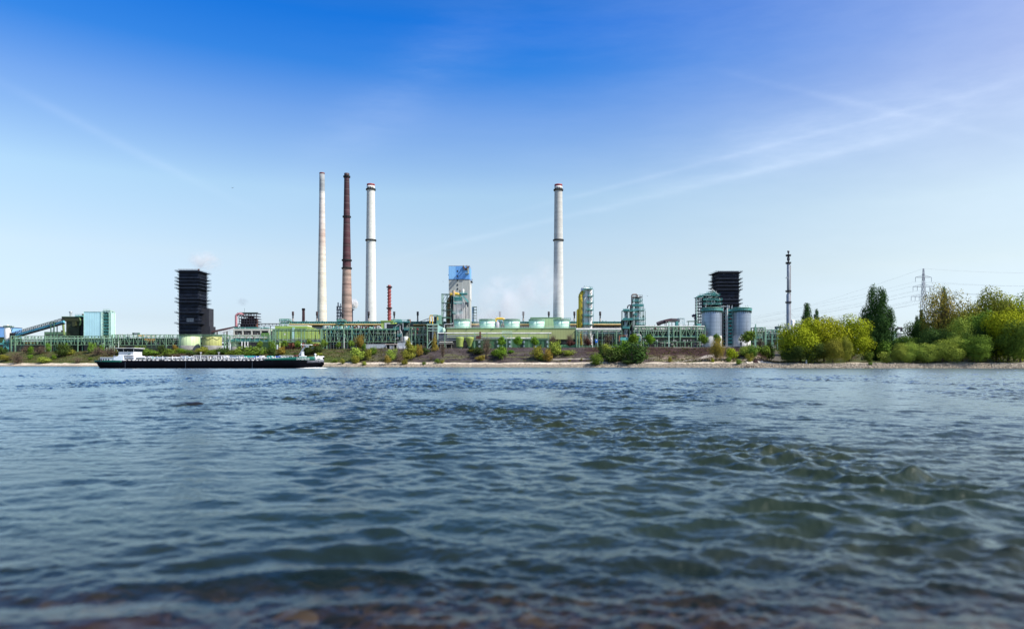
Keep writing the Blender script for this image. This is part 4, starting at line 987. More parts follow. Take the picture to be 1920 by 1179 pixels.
m_.tube(pts, .14, 5); part('hose', m_, dark, T)
tank(442.5, 8.5, 641, 650, 590, tg, 'small pale green tank half hidden under the pipe bridge below the white frame building')
rack('pipe_bridge', 'mint pipe bridge passing below the white concrete frame building', 424, 513, 629, 641, 585, 6, 9, (421.5, 431, 505), pipes=((633, .5, lgrey, 2), (636.5, .4, teal, 4), (639.5, .45, grey, 3)), decks=((640, teal),), mess=.9, style='N', seed=5)
T = thing('green_box', 'dark green windowless box between the bushes left of the lime green hall', 'building', (X(497, 575), 575, G))
m_ = MB(); pbox(m_, 490, 506, 641, 660, 575, 0, 8); part('wall', m_, M('deep green cladding', (.03, .075, .03), .6, 0, .2, .2, 0, 1.5), T)
T = thing('kiosk', 'small white kiosk with a flat roof beside the small pale green tank', 'kiosk', (X(463, 580), 580, G)); Y = 580
m_ = MB(); pbox(m_, 451, 466, 642, 655, Y, 0, 5); part('wall', m_, dark, T)
for a in (453, 458.5, 464): m_ = MB(); pbox(m_, a, a+1.6, 640, 655, Y, -.5, -.05); part('pillar', m_, white, T)
m_ = MB(); pbox(m_, 459, 467, 649, 651, Y, -1.2, -.55); part('counter', m_, white, T)
# --- lime hall ---------------------------------------------------------------------------------
Y = 585; lime = M('lime green cladding', (.37, .52, .13), .55, 0, .12, .15, .2, 2.2); limed = M('deeper lime cladding', (.33, .50, .12), .55, 0, .12, .15, .2)
T = thing('hall', 'lime green clad hall with a sloping right roof edge behind the pipe bridge', 'hall', (X(560, Y), Y, G))
m_ = MB(); pbox(m_, 516, 575, 612.5, 646, Y, 0, 16); part('wall', m_, lime, T)
m_ = MB(); b = len(m_.v); xs = [X(575, Y), X(602, Y)]
for yy in (Y+.1, Y+16): m_.v += [(xs[0], yy, Z(646, Y)), (xs[1], yy, Z(646, Y)), (xs[1], yy, Z(618.5, Y)), (xs[0], yy, Z(612.5, Y))]
m_.f += [(0, 1, 2, 3), (7, 6, 5, 4), (1, 5, 6, 2), (2, 6, 7, 3), (0, 3, 7, 4), (0, 4, 5, 1)]; m_.sm += [0]*6; part('sloped_wall', m_, M('yellow lime cladding', (.46, .60, .14), .55, 0, .1, .15, .2, 2.2), T)
m_ = MB(); pbox(m_, 516, 576, 611.2, 615.8, Y, -.5, -.03); part('fascia', m_, limed, T)
m_ = MB(); pbox(m_, 540, 576, 609.6, 611.2, Y, 1, 14); part('roof_light', m_, white, T)
m_ = MB(); pbox(m_, 548.5, 553, 614, 640, Y, -.9, -.55); part('downpipe_cover', m_, M('mint cladding'), T)
for a, b in ((517, 524), (553, 602)): m_ = MB(); pbox(m_, a, b, 638, 642, Y, -.45, -.05); part('window_band', m_, M('blue grey windows', (.12, .18, .24), .3), T)
m_ = MB(); pbox(m_, 524, 526.5, 641, 650, Y, -.9, -.06); pbox(m_, 577, 602, 641.5, 645, Y, -.6, -.06); part('lime_panel', m_, M('yellow lime cladding'), T)
Y = 556
for a, b, lb in ((526, 548.5, 'red brick works building with small windows left of the ship crane'), (554, 566, 'narrow red brick block just left of the ship crane')):
    T = thing('brick_building', lb, 'building', (X((a+b)/2, Y), Y, G)); m_ = MB(); pbox(m_, a, b, 642.5, 660, Y, 0, 9); part('wall', m_, brick, T)
    m_ = MB(); pbox(m_, a-.3, b+.3, 641.8, 642.5, Y, -.3, 9.3); part('roof', m_, concd, T)
    for q in range(int((b-a)/6)): m_ = MB(); pbox(m_, a+2+q*5.5, a+4.5+q*5.5, 648, 651, Y, -.12, -.01); part('window', m_, glass, T)
T = thing('gable_house', 'low house with a red tiled roof right of the blue sign', 'house', (X(590, Y), Y, G))
m_ = MB(); xa, xb = X(583, Y), X(600, Y); zt, ze = Z(644, Y), Z(649, Y)
part('wall', MB().box(xa+.4, xb-.4, Y+.4, Y+6, PB, ze), white, T)
m_.v += [(xa, Y, ze), (xb, Y, ze), (xb-2.5, Y+3.2, zt), (xa+1, Y+3.2, zt), (xa, Y+6.4, ze), (xb, Y+6.4, ze)]; m_.f += [(0, 1, 2, 3), (3, 2, 5, 4), (0, 3, 4), (1, 5, 2), (0, 4, 5, 1)]; m_.sm += [0]*5; part('roof', m_, M('red tiles', (.34, .10, .06), .8, 0, .2, 1), T)
# --- coke oven battery -------------------------------------------------------------------------
Y = 640
T = thing('coke_oven_battery', 'very long sooty coke oven battery with teal upper gallery and ochre gas main', 'oven battery', (X(850, Y), Y, G))
m_ = MB(); pbox(m_, 542, 838, 610, 660, Y, 3, 16); part('oven_wall', m_, battery, T)
m_ = MB(); pbox(m_, 1062, 1170, 610, 660, Y, 3, 16); part('oven_wall', m_, battery, T)
m_ = MB(); pbox(m_, 838, 1062, 610, 640, Y, 3, 16); part('oven_wall', m_, battery, T)
m_ = MB()
for i in range(118):
    a = 544+i*5.3
    if a > 1166: break
    pbox(m_, a, a+1.2, 611, 656, Y, 2.2, 2.95); 
part('buckstays', m_, M('soot grey buckstay', (.09, .10, .10), .7, 0, .5, .5), T)
m_ = MB(); r_ = random.Random(12)
for i in range(170):
    a = 544+r_.random()*620; t_ = 613+r_.random()*26; c_ = r_.random(); pbox(m_, a, a+r_.uniform(.6, 3.2), t_, t_+r_.uniform(.6, 2.2), Y, 1.2, 2.15)
part('oven_doors', m_, M('grey worn doors', (.22, .21, .20), .7, .1, .5, .5), T)
m_ = MB(); pbox(m_, 540, 1172, 602.7, 603.4, Y, -1, 8); pbox(m_, 540, 1172, 606.2, 606.9, Y, -1, 8)
for i in range(200):
    a = 541+i*3.3
    if a > 1171: break
    pbox(m_, a, a+.7, 603.4, 606.2, Y, -.9, -.3)
part('upper_gallery', m_, teal, T)
m_ = MB(); pbox(m_, 542, 1170, 603.5, 606.2, Y, 2, 7); part('gallery_wall', m_, M('dark teal panel', (.02, .10, .11), .7, 0, .4, .4), T)
for a, b in ((543, 716), (772, 838), (1068, 1164), (838, 1068)): part('gas_main', MB().cyl((X(a, Y), Y-1.9, Z(608.9, Y)), (X(b, Y), Y-1.9, Z(608.9, Y)), .95, n=12), ochre, T)
m_ = MB(); pbox(m_, 544, 1170, 615, 616.3, Y, -.3, 2.1); m_.rail(X(544, Y), X(1170, Y), Y-.3, Z(615, Y), 1.2, .18, 3); part('service_walkway', m_, lgrey, T)
GSk = 'row of short dark stacks on the coke oven battery'
sk = None
for i, a in enumerate((549.3, 594.3, 642.3, 691.2, 739.2, 783.2, 937.3, 981.2, 1029, 1077, 1125.3)):
    where = ['left of the small brick chimney', 'at the left foot of the leftmost tall chimney', 'at the left foot of the brown chimney', 'in front of the foot of the left white chimney', 'right of the twisted red chimney', 'alone between the twisted red chimney and the blue-topped tower', 'above the yellow pipe arch', 'between the third and fourth drum', 'left of the grey chimney above the light green building', 'right of the grey chimney beside the yellow columns', 'between the white column tower and the distillation columns'][i]
    lb = 'short dark battery stack '+where; Ys = 644
    x = X(a, Ys)
    T = thing('battery_stack', lb, 'stack', (x, Ys, Z(603, Ys)), GSk)
    part('shaft', MB().lathe(x, Ys, [(.72, Z(606, Ys)), (.62, Z(592, Ys)), (1.0, Z(591, Ys)), (1.0, Z(584.3, Ys)), (.8, Z(584, Ys))], 12), [rustd, rustd, M('soot black stack', (.035, .03, .035), .7), M('soot black stack')][min(3, i)], T)
    part('lower_casing', MB().lathe(x, Ys, [(.78, Z(606, Ys)), (.76, Z(597, Ys)), (.6, Z(596.8, Ys))], 12), M('pale worn casing', (.25, .23, .21)), T)
for a, b, lb in ((524, 542.5, 'mint steel tower head with braced frame at the left end of the battery gallery'), (632, 647, 'mint machine frame on the battery below the brown chimney'), (734, 752, 'mint machine frame on the battery right of the twisted red chimney')):
    Yh = 634; T = thing('gallery_head', lb, 'steel frame', (X((a+b)/2, Yh), Yh, G), 'steel heads on the battery gallery')
    t_ = 597.5 if a < 600 else 598.5
    part('frame', MB().truss(X(a, Yh), X(b, Yh), Z(612, Yh), Z(t_, Yh), Yh, 6, .45, 'X'), steel, T); part('frame', MB().truss(X(a, Yh), X(b, Yh), Z(612, Yh), Z(t_, Yh), Yh+5, 6, .45, 'X'), steel, T)
    m_ = MB(); pbox(m_, a-.5, b+.5, t_+3, t_+4, Yh, -.5, 5.5); pbox(m_, a+1, b-3, t_+6, t_+9, Yh, .5, 4); m_.rail(X(a, Yh), X(b, Yh), Yh-.5, Z(t_+3, Yh), 1.2, .2); part('platform', m_, teal, T)
    for q in (a+.5, b-.8): m_ = MB(); pbox(m_, q-.5, q+.6, 612, 640, Yh, -.3, .4); part('post', m_, ltsteel, T)
r_ = random.Random(31); Y = 641; bt = bpy.data.objects['coke_oven_battery']
for i in range(46):
    a = 545+13.4*i+r_.uniform(0, 9); h = r_.uniform(.5, 2.2); m_ = MB(); pbox(m_, a, a+r_.uniform(.4, 2.2), 602.68-h, 602.68, Y, 0, 2); part('roof_unit', m_, M('weathered teal kit', (.12, .24, .24), .6, 0, .5, .6), bt)
# --- chimneys ----------------------------------------------------------------------------------
def chimney(px, wt, wb, t, bo, Y, mat, label, rings=(), cap=None, group='tall chimneys of the works', n=36, curve=1.0):
    x = X(px, Y); z0, z1 = PB, Z(t, Y); T = thing('chimney', label, 'chimney', (x, Y, G), group); prof = []
    zb = Z(bo, Y); rt, rb = S(wt, Y)/2, S(wb, Y)/2
    for i in range(25):
        f = i/24; z = z0+(z1-z0)*f; g_ = max(0, (z-zb)/(z1-zb)); prof.append((rt+(rb-rt)*(1-g_)**curve, z))
    prof += [(rt*.8, z1), (rt*.78, z1-3)]
    part('shaft', MB().lathe(x, Y, prof, n), mat, T)
    for py in rings:
        z = Z(py, Y); g_ = (z-zb)/(z1-zb); r = rt+(rb-rt)*(1-g_)**curve; part('gallery', MB().ring(x, Y, r-.05, z, r+.85, 1.2, 24, .4), dark, T)
    if cap:
        r = rt+.06
        for (a, b, m) in cap: part('cap_band', MB().lathe(x, Y, [(rt+.02, Z(b, Y)), (r, Z(b, Y)), (r, Z(a, Y)), (rt*.85, Z(a, Y)+.02)], n), m, T)
    return T
z0 = Z(603, 680); z1 = Z(324, 680)
m1_ = Mz('cream chimney concrete', z0, z1, [(0, (.72, .67, .55)), (.42, (.68, .61, .51)), (.50, (.66, .56, .48)), (.57, (.52, .40, .34)), (.62, (.70, .62, .56)), (.75, (.60, .56, .52)), (.84, (.68, .66, .62)), (.858, (.30, .33, .35)), (1, (.33, .35, .36))], bandamt=.2)
chimney(603.8, 9.6, 18, 324, 602, 668, m1_, 'slender cream chimney with a grey upper end, leftmost and tallest of the tall chimneys', cap=((324.2, 326.8, M('maroon cap paint', (.16, .05, .06))),), curve=1.35)
m2_ = Mz('brown chimney brick', z0, z1, [(0, (.40, .28, .23)), (.12, (.44, .32, .26)), (.25, (.36, .24, .20)), (.32, (.42, .31, .25)), (.355, (.36, .24, .2)), (.36, (.075, .026, .034)), (.7, (.08, .026, .036)), (1, (.055, .022, .030))], band=7., bandamt=.5)
chimney(650.2, 9.5, 20, 325.3, 602, 680, m2_, 'dark maroon chimney with a striped brown brick lower third', rings=(408, 489.5, 504.5, 333), cap=((325.5, 332, M('sooty maroon', (.05, .028, .03))),), curve=1.15)
m3_ = Mz('white chimney concrete', z0, z1, [(0, (.66, .67, .63)), (1, (.62, .63, .58))], band=9, bandamt=.06)
capb = lambda t: ((t, t+3.6, M('dark red cap paint', (.24, .025, .035))), (t+3.6, t+9, M('white cap paint', (.62, .62, .6))))
T = chimney(695.3, 14.6, 20.5, 345.5, 602, 690, m3_, 'smooth white chimney with a dark red cap right of the maroon chimney', rings=(357, 452), cap=capb(345.6), curve=1)
m4_ = Mz('grey chimney concrete', z0, z1, [(0, (.62, .63, .60)), (1, (.46, .46, .43))], band=7, bandamt=.12)
T4 = chimney(1047, 14.6, 20, 346.2, 602, 660, m4_, 'pale grey chimney with a dark red cap standing alone right of the drums', rings=(358, 452), cap=capb(346.3), curve=1)
for TT_, pc, Yc in ((T, 695.3, 690), (T4, 1047, 660)):
    for da in (-6.0, -2.6, 1.2, 4.5):
        a = da/7.3; x, r = X(pc, Yc), S(7.3, Yc)+.05; yy = Yc-math.sqrt(max(0, r*r-(r*a)**2)); m_ = MB(); m_.box(x+r*a-.3, x+r*a+.3, yy-.12, yy+.1, Z(355, Yc), Z(351.5, Yc)); part('vent_slot', m_, glass, TT_)
Y = 720
T = thing('chimney', 'small red brick chimney with a corbelled top left of the leftmost tall chimney', 'chimney', (X(569, Y), Y, G), 'tall chimneys of the works'); x = X(569, Y)
part('shaft', MB().lathe(x, Y, [(1.75, PB), (1.4, Z(581, Y))], 16), M('old red brick', (.26, .12, .10), .85, 0, .2, 1, 0, 0, 2.2), T)
part('cap', MB().lathe(x, Y, [(1.4, Z(582, Y)), (1.75, Z(581, Y)), (1.75, Z(579, Y)), (1.35, Z(578, Y)), (1, Z(578, Y))], 16), rustd, T)
Y = 700
T = thing('chimney', 'thin red steel chimney with a spiral strake right of the white chimney', 'chimney', (X(730, Y), Y, G), 'tall chimneys of the works'); x = X(730, Y); redc = M('oxide red chimney', (.30, .07, .065), .6, 0, .2, .3)
part('shaft', MB().lathe(x, Y, [(1.75, PB), (1.65, Z(537, Y)), (1.5, Z(534.5, Y)), (1.2, Z(534.5, Y))], 18), redc, T)
m_ = MB(); pts = []
for i in range(150): a = i*.42; z = Z(600-i*.4, Y); pts.append((x+math.cos(a)*1.95, Y+math.sin(a)*1.95, z))
m_.tube(pts, .32, 5); part('spiral_strake', m_, redc, T)
for py in (539.5, 579): part('gallery', MB().ring(x, Y, 1.6, Z(py, Y), 2.9, 1.2, 14, .4), rustd, T)
Y = 780
T = thing('lattice_tower', 'dark lattice tower partly hidden behind the foot of the maroon chimney', 'tower', (X(640, Y), Y, G))
m_ = MB(); bm = M('blue black steel', (.03, .045, .08), .7)
for q in (632.5, 637, 641, 660): pbox(m_, q, q+1.5, 574 if q < 640 else 576, 640, Y, 0, 1.2)
for py in (574, 580, 586, 592, 598): pbox(m_, 631, 663 if py in (574, 580) else 643, py, py+1.2, Y, -1, 4)
m_.truss(X(632, Y), X(643, Y), Z(603, Y), Z(574, Y), Y-1.2, 3, .6, 'X'); part('frame', m_, bm, T)
part('mast', MB().cyl((X(634, Y), Y, Z(574, Y)), (X(634, Y), Y, Z(567, Y)), .7), bm, T); part('mast', MB().cyl((X(638.6, Y), Y, Z(574, Y)), (X(638.6, Y), Y, Z(569, Y)), .5), bm, T)
# --- long lattice bridge in front of the battery -----------------------------------------------
rack('pipe_bridge', 'long mint lattice pipe bridge in front of the lime green hall', 507, 603, 616.5, 641, 548, 7, 8, (507.5, 512, 516.5, 565.5, 602), pipes=((620, .4, steel2, 3), (637.5, .6, grey, 4)), decks=((637, steel2),), style='N', mess=.3, seed=9)
rack('pipe_bridge', 'long mint lattice pipe bridge below the brown and white chimneys', 603, 741, 616.5, 641, 530, 7, 8.1, (604, 613, 645, 660), pipes=((619.5, .4, steel2, 2), (624, .5, lgrey, 4.5), (630, .35, ltsteel, 5.5), (637.5, .6, grey, 4)), decks=((637, dark), (618.8, teal)), style='W', mess=2.4, seed=2)
Y = 560
T = thing('charging_gear', 'pale machinery row on top of the pipe bridge below the tall chimneys', 'machinery', (X(650, Y), Y, G)); r_ = random.Random(3)
for mm in (lgrey, teal, ltsteel, rust, grey):
    m_ = MB()
    for i in range(26): a = r_.uniform(603, 714); pbox(m_, a, a+r_.uniform(.5, 2.6), 612+r_.uniform(-2, 3), 616+r_.uniform(-.5, 5), Y, r_.uniform(0, 2), 4)
    part('machine_parts', m_, mm, T)
m_ = MB(); pbox(m_, 603, 716, 616.5, 618, Y, -1, 6); pbox(m_, 604, 605, 618, 655, Y, 0, 1); pbox(m_, 690, 691, 618, 655, Y, 0, 1); part('beam', m_, steel2, T)
Y = 610
T = thing('building', 'lime green building with a white door panel right of the left white chimney', 'building', (X(725, Y), Y, G))
m_ = MB(); pbox(m_, 714.5, 738, 602, 616, Y, 0, 12); part('wall', m_, lime, T)
m_ = MB(); pbox(m_, 713.5, 738.6, 601, 602.4, Y, -.6, 12.5); part('roof', m_, limed, T)
m_ = MB(); pbox(m_, 721, 731.8, 605, 615.3, Y, -.3, -.02); part('white_panel', m_, M('whitish sheet', (.62, .66, .68)), T)
m_ = MB(); pbox(m_, 738, 741, 604, 618, Y, 1, 10); part('side_frame', m_, M('yellow lime cladding'), T)
m_ = MB(); pbox(m_, 715, 741, 616, 660, Y, .4, 12); part('lower_wall', m_, battery, T)
T = thing('wall', 'low grey-white wall along the road at the foot of the pipe bridge', 'wall', (X(705, 506), 506, G)); Y = 512
m_ = MB(); pbox(m_, 684.5, 724, 645, 656, Y, 0, .6); part('wall_face', m_, M('bluish white panels', (.40, .44, .48), .7, 0, .2, .3, .2, 2), T)
m_ = MB(); pbox(m_, 684.5, 724, 644.4, 645, Y, -.1, .7); part('coping', m_, concd, T)
# --- scrubber vessels --------------------------------------------------------------------------
Y = 535
T = thing('scrubber_unit', 'two dark vertical vessels with grey pipes and teal platforms below the twisted red chimney', 'process unit', (X(755, Y), Y, G))
dv = M('dark olive vessel', (.045, .06, .05), .6, 0, .3, .3, .4)
for px, r, t, bo in ((760.5, 2.6, 603.5, 640), (744, 2.3, 606, 645)): part('vessel', MB().lathe(X(px, Y), Y+4, [(r, PB), (r, Z(t+1, Y)), (r*.6, Z(t, Y))], 20), dv, T)
part('base_drum', MB().lathe(X(760.5, Y), Y+1.2, [(1.9, Z(643, Y)), (1.9, Z(631, Y)), (1.4, Z(630.5, Y))], 18), M('pale drum', (.55, .57, .56)), T)
for pts in ([(741, 648), (741, 614), (743.5, 611), (749, 608)], [(752, 640), (752, 630), (750, 622), (750, 610)], [(755.5, 618), (755.5, 605)], [(740, 645), (741, 637), (744, 634)], [(746, 636), (746, 620)], [(755, 640), (753.5, 625), (750.5, 619)]):
    part('pipe', MB().tube([(X(a, Y), Y-.2, Z(b_, Y)) for a, b_ in pts], .38, 8), grey, T)
for px0, px1, py in ((738, 768, 602.5), (757.5, 767, 617), (745, 754, 628.5), (738, 748, 616)):
    m_ = MB(); pbox(m_, px0, px1, py, py+.9, Y, -.9, 6); m_.rail(X(px0, Y), X(px1, Y), Y-.9, Z(py, Y), 1.3, .2, 1.8); pbox(m_, px0+.3, px1-.3, py+.9, py+2.4, Y, -.6, -.4); part('platform', m_, teal, T)
m_ = MB()
for q in (738.5, 748.5, 757, 767.5): pbox(m_, q, q+.7, 602, 655, Y, 1.2, 1.7)
for py in (608, 615, 622, 630, 637): pbox(m_, 738, 768, py, py+.6, Y, 1.7, 2.2)
m_.bar((X(739, Y), Y+1.5, Z(645, Y)), (X(757, Y), Y+1.5, Z(622, Y)), .4); m_.bar((X(757, Y), Y+1.5, Z(645, Y)), (X(739, Y), Y+1.5, Z(622, Y)), .4); part('frame', m_, steel2, T)
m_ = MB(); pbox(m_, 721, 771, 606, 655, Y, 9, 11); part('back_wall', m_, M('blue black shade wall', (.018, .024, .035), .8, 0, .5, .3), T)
part('short_stack', MB().lathe(X(766.5, Y), Y+4, [(1, Z(605, Y)), (1, Z(598.5, Y)), (.8, Z(598, Y))], 12), rust, T); part('short_stack', MB().lathe(X(763.6, Y), Y+4, [(.6, Z(605, Y)), (.6, Z(598, Y))], 10), dark, T)
Y = 505
T = thing('pump_house', 'small flat roofed pump house with white and dark bays below the scrubber vessels', 'building', (X(745, Y), Y, G))
m_ = MB(); pbox(m_, 722, 745.5, 644.6, 646, Y, -1, 7); part('canopy_roof', m_, M('beige roof edge', (.50, .42, .36)), T)
m_ = MB(); pbox(m_, 724, 745, 646, 658, Y, 2, 7); part('back_wall', m_, dark, T)
for a in (724, 731, 738, 744): m_ = MB(); pbox(m_, a, a+1, 646, 657, Y, -.6, -.1); part('pillar', m_, lgrey, T)
m_ = MB(); pbox(m_, 731.5, 736, 648, 657, Y, .5, 1); part('white_door', m_, white, T)
m_ = MB(); pbox(m_, 745.5, 770, 642.6, 657, Y, 0, 7); part('wall', m_, M('bluish white panels'), T)
for a in (748, 757): m_ = MB(); pbox(m_, a, a+6, 648.5, 655, Y, -.12, -.01); part('door', m_, M('white door', (.7, .72, .74)), T)
m_ = MB(); m_.rail(X(745.5, Y), X(773, Y), Y, Z(642.6, Y), 1.3, .15, 1.8); part('roof_railing', m_, grey, T)
T = rack('pipe_rack', 'mint steel rack carrying small red drums right of the scrubber vessels', 769, 802, 613, 641, 520, 6, 8, (772, 779, 786, 793), style='W', mess=1.0, seed=4, decks=((628.5, lgrey), (622, steel2)), th=.42, post_t=.45)
for a, b_ in ((775, 618.5), (774.5, 624.5), (781.5, 624.5), (782.5, 617.5)): part('red_drum', MB().cyl((X(a-1.2, 520), 521.5, Z(b_, 520)), (X(a+1.8, 520), 521.5, Z(b_, 520)), .95, n=12), red, T)
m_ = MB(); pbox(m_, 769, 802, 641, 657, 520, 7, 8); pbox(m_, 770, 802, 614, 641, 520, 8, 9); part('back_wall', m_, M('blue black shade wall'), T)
Y = 515
T = thing('pipe_portal', 'tall mint steel portal with white and yellow pipes left of the blue-topped tower', 'steel frame', (X(813, Y), Y, G))
for q in (800.5, 820): m_ = MB(); pbox(m_, q, q+1.8, 608, 656, Y, 0, .9); part('post', m_, ltsteel if q > 810 else steel, T)
m_ = MB(); pbox(m_, 800, 822, 607.5, 609.3, Y, -.3, 5); pbox(m_, 802.3, 820, 614, 615, Y, 0, .6); pbox(m_, 802.3, 820, 619.5, 620.5, Y, 0, .6); m_.bar((X(802, Y), Y+.3, Z(647, Y)), (X(812, Y), Y+.3, Z(636, Y)), .4); m_.bar((X(802, Y), Y+.3, Z(655, Y)), (X(812, Y), Y+.3, Z(644, Y)), .4); part('beams', m_, ltsteel, T)
for q, m in ((804.5, concd), (810.5, lgrey), (812.8, lgrey), (817, M('cream pipe', (.62, .54, .42)))): part('pipe', MB().cyl((X(q, Y), Y+2.5, Z(608, Y)), (X(q, Y), Y+2.5, Z(640, Y)), .55, n=8), m, T)
m_ = MB(); pbox(m_, 806, 821, 590, 591.4, Y, .5, 6); pbox(m_, 818, 826, 590.5, 607, Y, 2, 7); part('crane_house', m_, ltsteel if 0 else M('sage steel', (.17, .34, .26)), T)
m_ = MB(); pbox(m_, 813, 818, 593, 603, Y, 2.2, 5); part('dark_box', m_, dark, T)
for pts in ([(806, 606), (806, 592), (811, 591)], [(811, 608), (811, 599), (810, 593)], [(820.5, 600), (820.5, 594)]): part('yellow_pipe', MB().tube([(X(a, Y), Y+.3, Z(b_, Y)) for a, b_ in pts], .35, 8), yellow, T)
m_ = MB(); A = Vector((X(784, Y), Y+3, Z(603, Y))); Bv = Vector((X(806, Y), Y+3, Z(595.5, Y)))
for dz_ in (0, 2.0): m_.bar(A+Vector((0, 0, -dz_)), Bv+Vector((0, 0, -dz_)), .35)
for i in range(9): p = A.lerp(Bv, i/8); m_.bar(p, p-Vector((0, 0, 2)), .2)
part('inclined_bridge', m_, dark, T)
m_ = MB(); b = 0; Yq = Y+1
m_.v += [(X(821, Y), Yq, Z(625, Y)), (X(834, Y), Yq, Z(625, Y)), (X(834, Y), Yq, Z(616, Y)), (X(821, Y), Yq, Z(608.5, Y))]; m_.v += [(a, c_+5, d) for a, c_, d in m_.v]
m_.f += [(0, 1, 2, 3), (7, 6, 5, 4), (1, 5, 6, 2), (2, 6, 7, 3), (0, 3, 7, 4), (0, 4, 5, 1)]; m_.sm += [0]*6; part('sloped_housing', m_, M('mint cladding'), T)
part('drum', MB().lathe(X(831.5, Y), Y-.2, [(1.1, Z(626, Y)), (1.1, Z(615, Y)), (.8, Z(614.5, Y))], 14), ltsteel, T)
# --- blue-topped coal tower --------------------------------------------------------------------
Y = 610
T = thing('coal_tower', 'tall square tower, bright blue on top and pale grey concrete below', 'tower', (X(860, Y), Y, G))
x0, x1 = X(841.4, Y), X(880.5, Y); xm = x0+(x1-x0)*.33
gc = M('grey tower cladding', (.42, .44, .41), .7, 0, .12, .1, .5, 3.4)
m_ = MB(); m_.box(x0, x1, Y, Y+26, PB, Z(523.6, Y)); part('shaft', m_, gc, T)
part('blue_storey', MB().box(xm, x1, Y-.12, Y+26.1, Z(523.3, Y), Z(498.6, Y)), M('azure cladding', (.14, .36, .74), .5, 0, .05, .2, 0, 2), T)
part('pale_blue_storey', MB().box(x0-.1, xm-.01, Y-.1, Y+26, Z(523.3, Y), Z(498.6, Y)), M('lighter azure cladding', (.24, .50, .82), .5, 0, .05, .2, 0, 2), T)
m_ = MB(); m_.box(x0-.2, x1+.2, Y-.25, Y+26.2, Z(524.2, Y), Z(523.4, Y)); part('belt', m_, M('navy trim'), T)
m_ = MB(); m_.box(x0-.15, x1+.15, Y-.2, Y+26.2, Z(498.5, Y), Z(498.1, Y)); part('parapet', m_, lgrey, T)
for py in (508.3, 518, 525.4, 534, 541.6): m_ = MB(); xx = X(858, Y); m_.box(xx-.55, xx+.55, Y-.3, Y-.02, Z(py+1.6, Y), Z(py-1.6, Y)); part('window', m_, glass, T)
m_ = MB(); xq = x1+.02; m_.box(xq, xq+.3, Y+1, Y+25, Z(560, Y), Z(524.5, Y)); part('side_cladding', m_, lgrey, T)
hb = M('hoist beam grey', (.30, .29, .28), .6)
for q in (870, 876.6):
    m_ = MB(); xx = X(q, Y); m_.box(xx-.55, xx+.55, Y-9, Y-.2, Z(501.6, Y), Z(500, Y)); m_.bar((xx, Y-8.5, Z(501.5, Y)), (xx, Y-.2, Z(507, Y)), .5); part('hoist_beam', m_, hb, T)
m_ = MB(); m_.bar((X(868, Y), Y-.6, Z(499.6, Y)), (X(874, Y), Y-.6, Z(506, Y)), .9); m_.bar((X(874, Y), Y-.6, Z(506, Y)), (X(880, Y), Y-.6, Z(499.6, Y)), .9); part('bracket', m_, rust, T)
m_ = MB(); pbox(m_, 872.5, 879, 512.6, 513.6, Y, -2.5, -.2); pbox(m_, 877, 879.6, 500, 513, Y, -.6, -.15); part('hoist_platform', m_, M('sage grey panel', (.35, .42, .38)), T)
m_ = MB(); m_.rail(x1+.4, x1+2.2, Y+8, Z(524, Y), 1.3, .2, 1); m_.box(x1+.35, x1+1.9, Y+6, Y+20, Z(525.6, Y), Z(525, Y)); part('side_balcony', m_, dark, T)
part('small_ladder', MB().box(x0-.7, x0-.12, Y+3, Y+3.6, Z(516, Y), Z(513.5, Y)), dark, T)
Y = 575
T = thing('dedusting_unit', 'teal and grey gas cleaning tower with yellow pipe in front of the blue-topped tower', 'process unit', (X(860, Y), Y, G))
dk = M('shaded green steel', (.05, .12, .10), .6, 0, .4)
for q in (827.5, 829.2, 837.2, 846.3): m_ = MB(); pbox(m_, q, q+.8, 550.5, 612, Y, 0, .8); pbox(m_, q, q+.8, 550.5, 612, Y, 7, 7.8); part('column', m_, steel if q < 830 else dk, T)
m_ = MB()
for py in (550.6, 567, 581, 594): pbox(m_, 827.5, 847.3, py, py+1.1, Y, -.2, -.01); pbox(m_, 827.5, 847.3, py, py+1.1, Y, 7.8, 8)
for (a, b_, c_, d_) in ((828, 566, 837, 551), (832, 567, 841, 552), (828, 581, 837, 568), (832, 581, 840, 569), (828, 593, 836, 582), (828, 598, 838, 595)): m_.bar((X(a, Y), Y+.4, Z(b_, Y)), (X(c_, Y), Y+.4, Z(d_, Y)), .3)
part('bracing', m_, dk, T)
bp_ = M('brown gas pipe', (.16, .105, .035), .6, 0, .4, .3, .4)
part('brown_pipe', MB().tube([(X(839.5, Y), Y+3, PB), (X(839.5, Y), Y+3, Z(570, Y)), (X(841, Y), Y+3, Z(562, Y)), (X(846, Y), Y+3, Z(556, Y)), (X(846.5, Y), Y+3, Z(549, Y))], 1.7, 14), bp_, T)
m_ = MB()
for py in (599, 592, 585, 579, 573, 567.5): m_.lathe(X(839.5, Y), Y+3, [(1.7, Z(py+.4, Y)), (2.1, Z(py+.4, Y)), (2.1, Z(py-.4, Y)), (1.7, Z(py-.4, Y))], 14)
part('pipe_flanges', m_, dark, T)
part('yellow_pipe', MB().tube([(X(844, Y), Y+1, Z(552, Y)), (X(852, Y), Y+1, Z(550.8, Y)), (X(858, Y), Y+1, Z(551, Y)), (X(863.5, Y), Y+1, Z(555, Y))], 1.25, 12), yellow, T)
part('brown_valve', MB().cyl((X(850.5, Y), Y+1, Z(555, Y)), (X(850.5, Y), Y+1, Z(544.5, Y)), 1.6, 1.3, 12), M('tan valve', (.45, .33, .22)), T)
m_ = MB(); pbox(m_, 844.5, 849, 552, 612, Y, 1, 6); part('dark_panel', m_, M('blue black shade wall'), T)
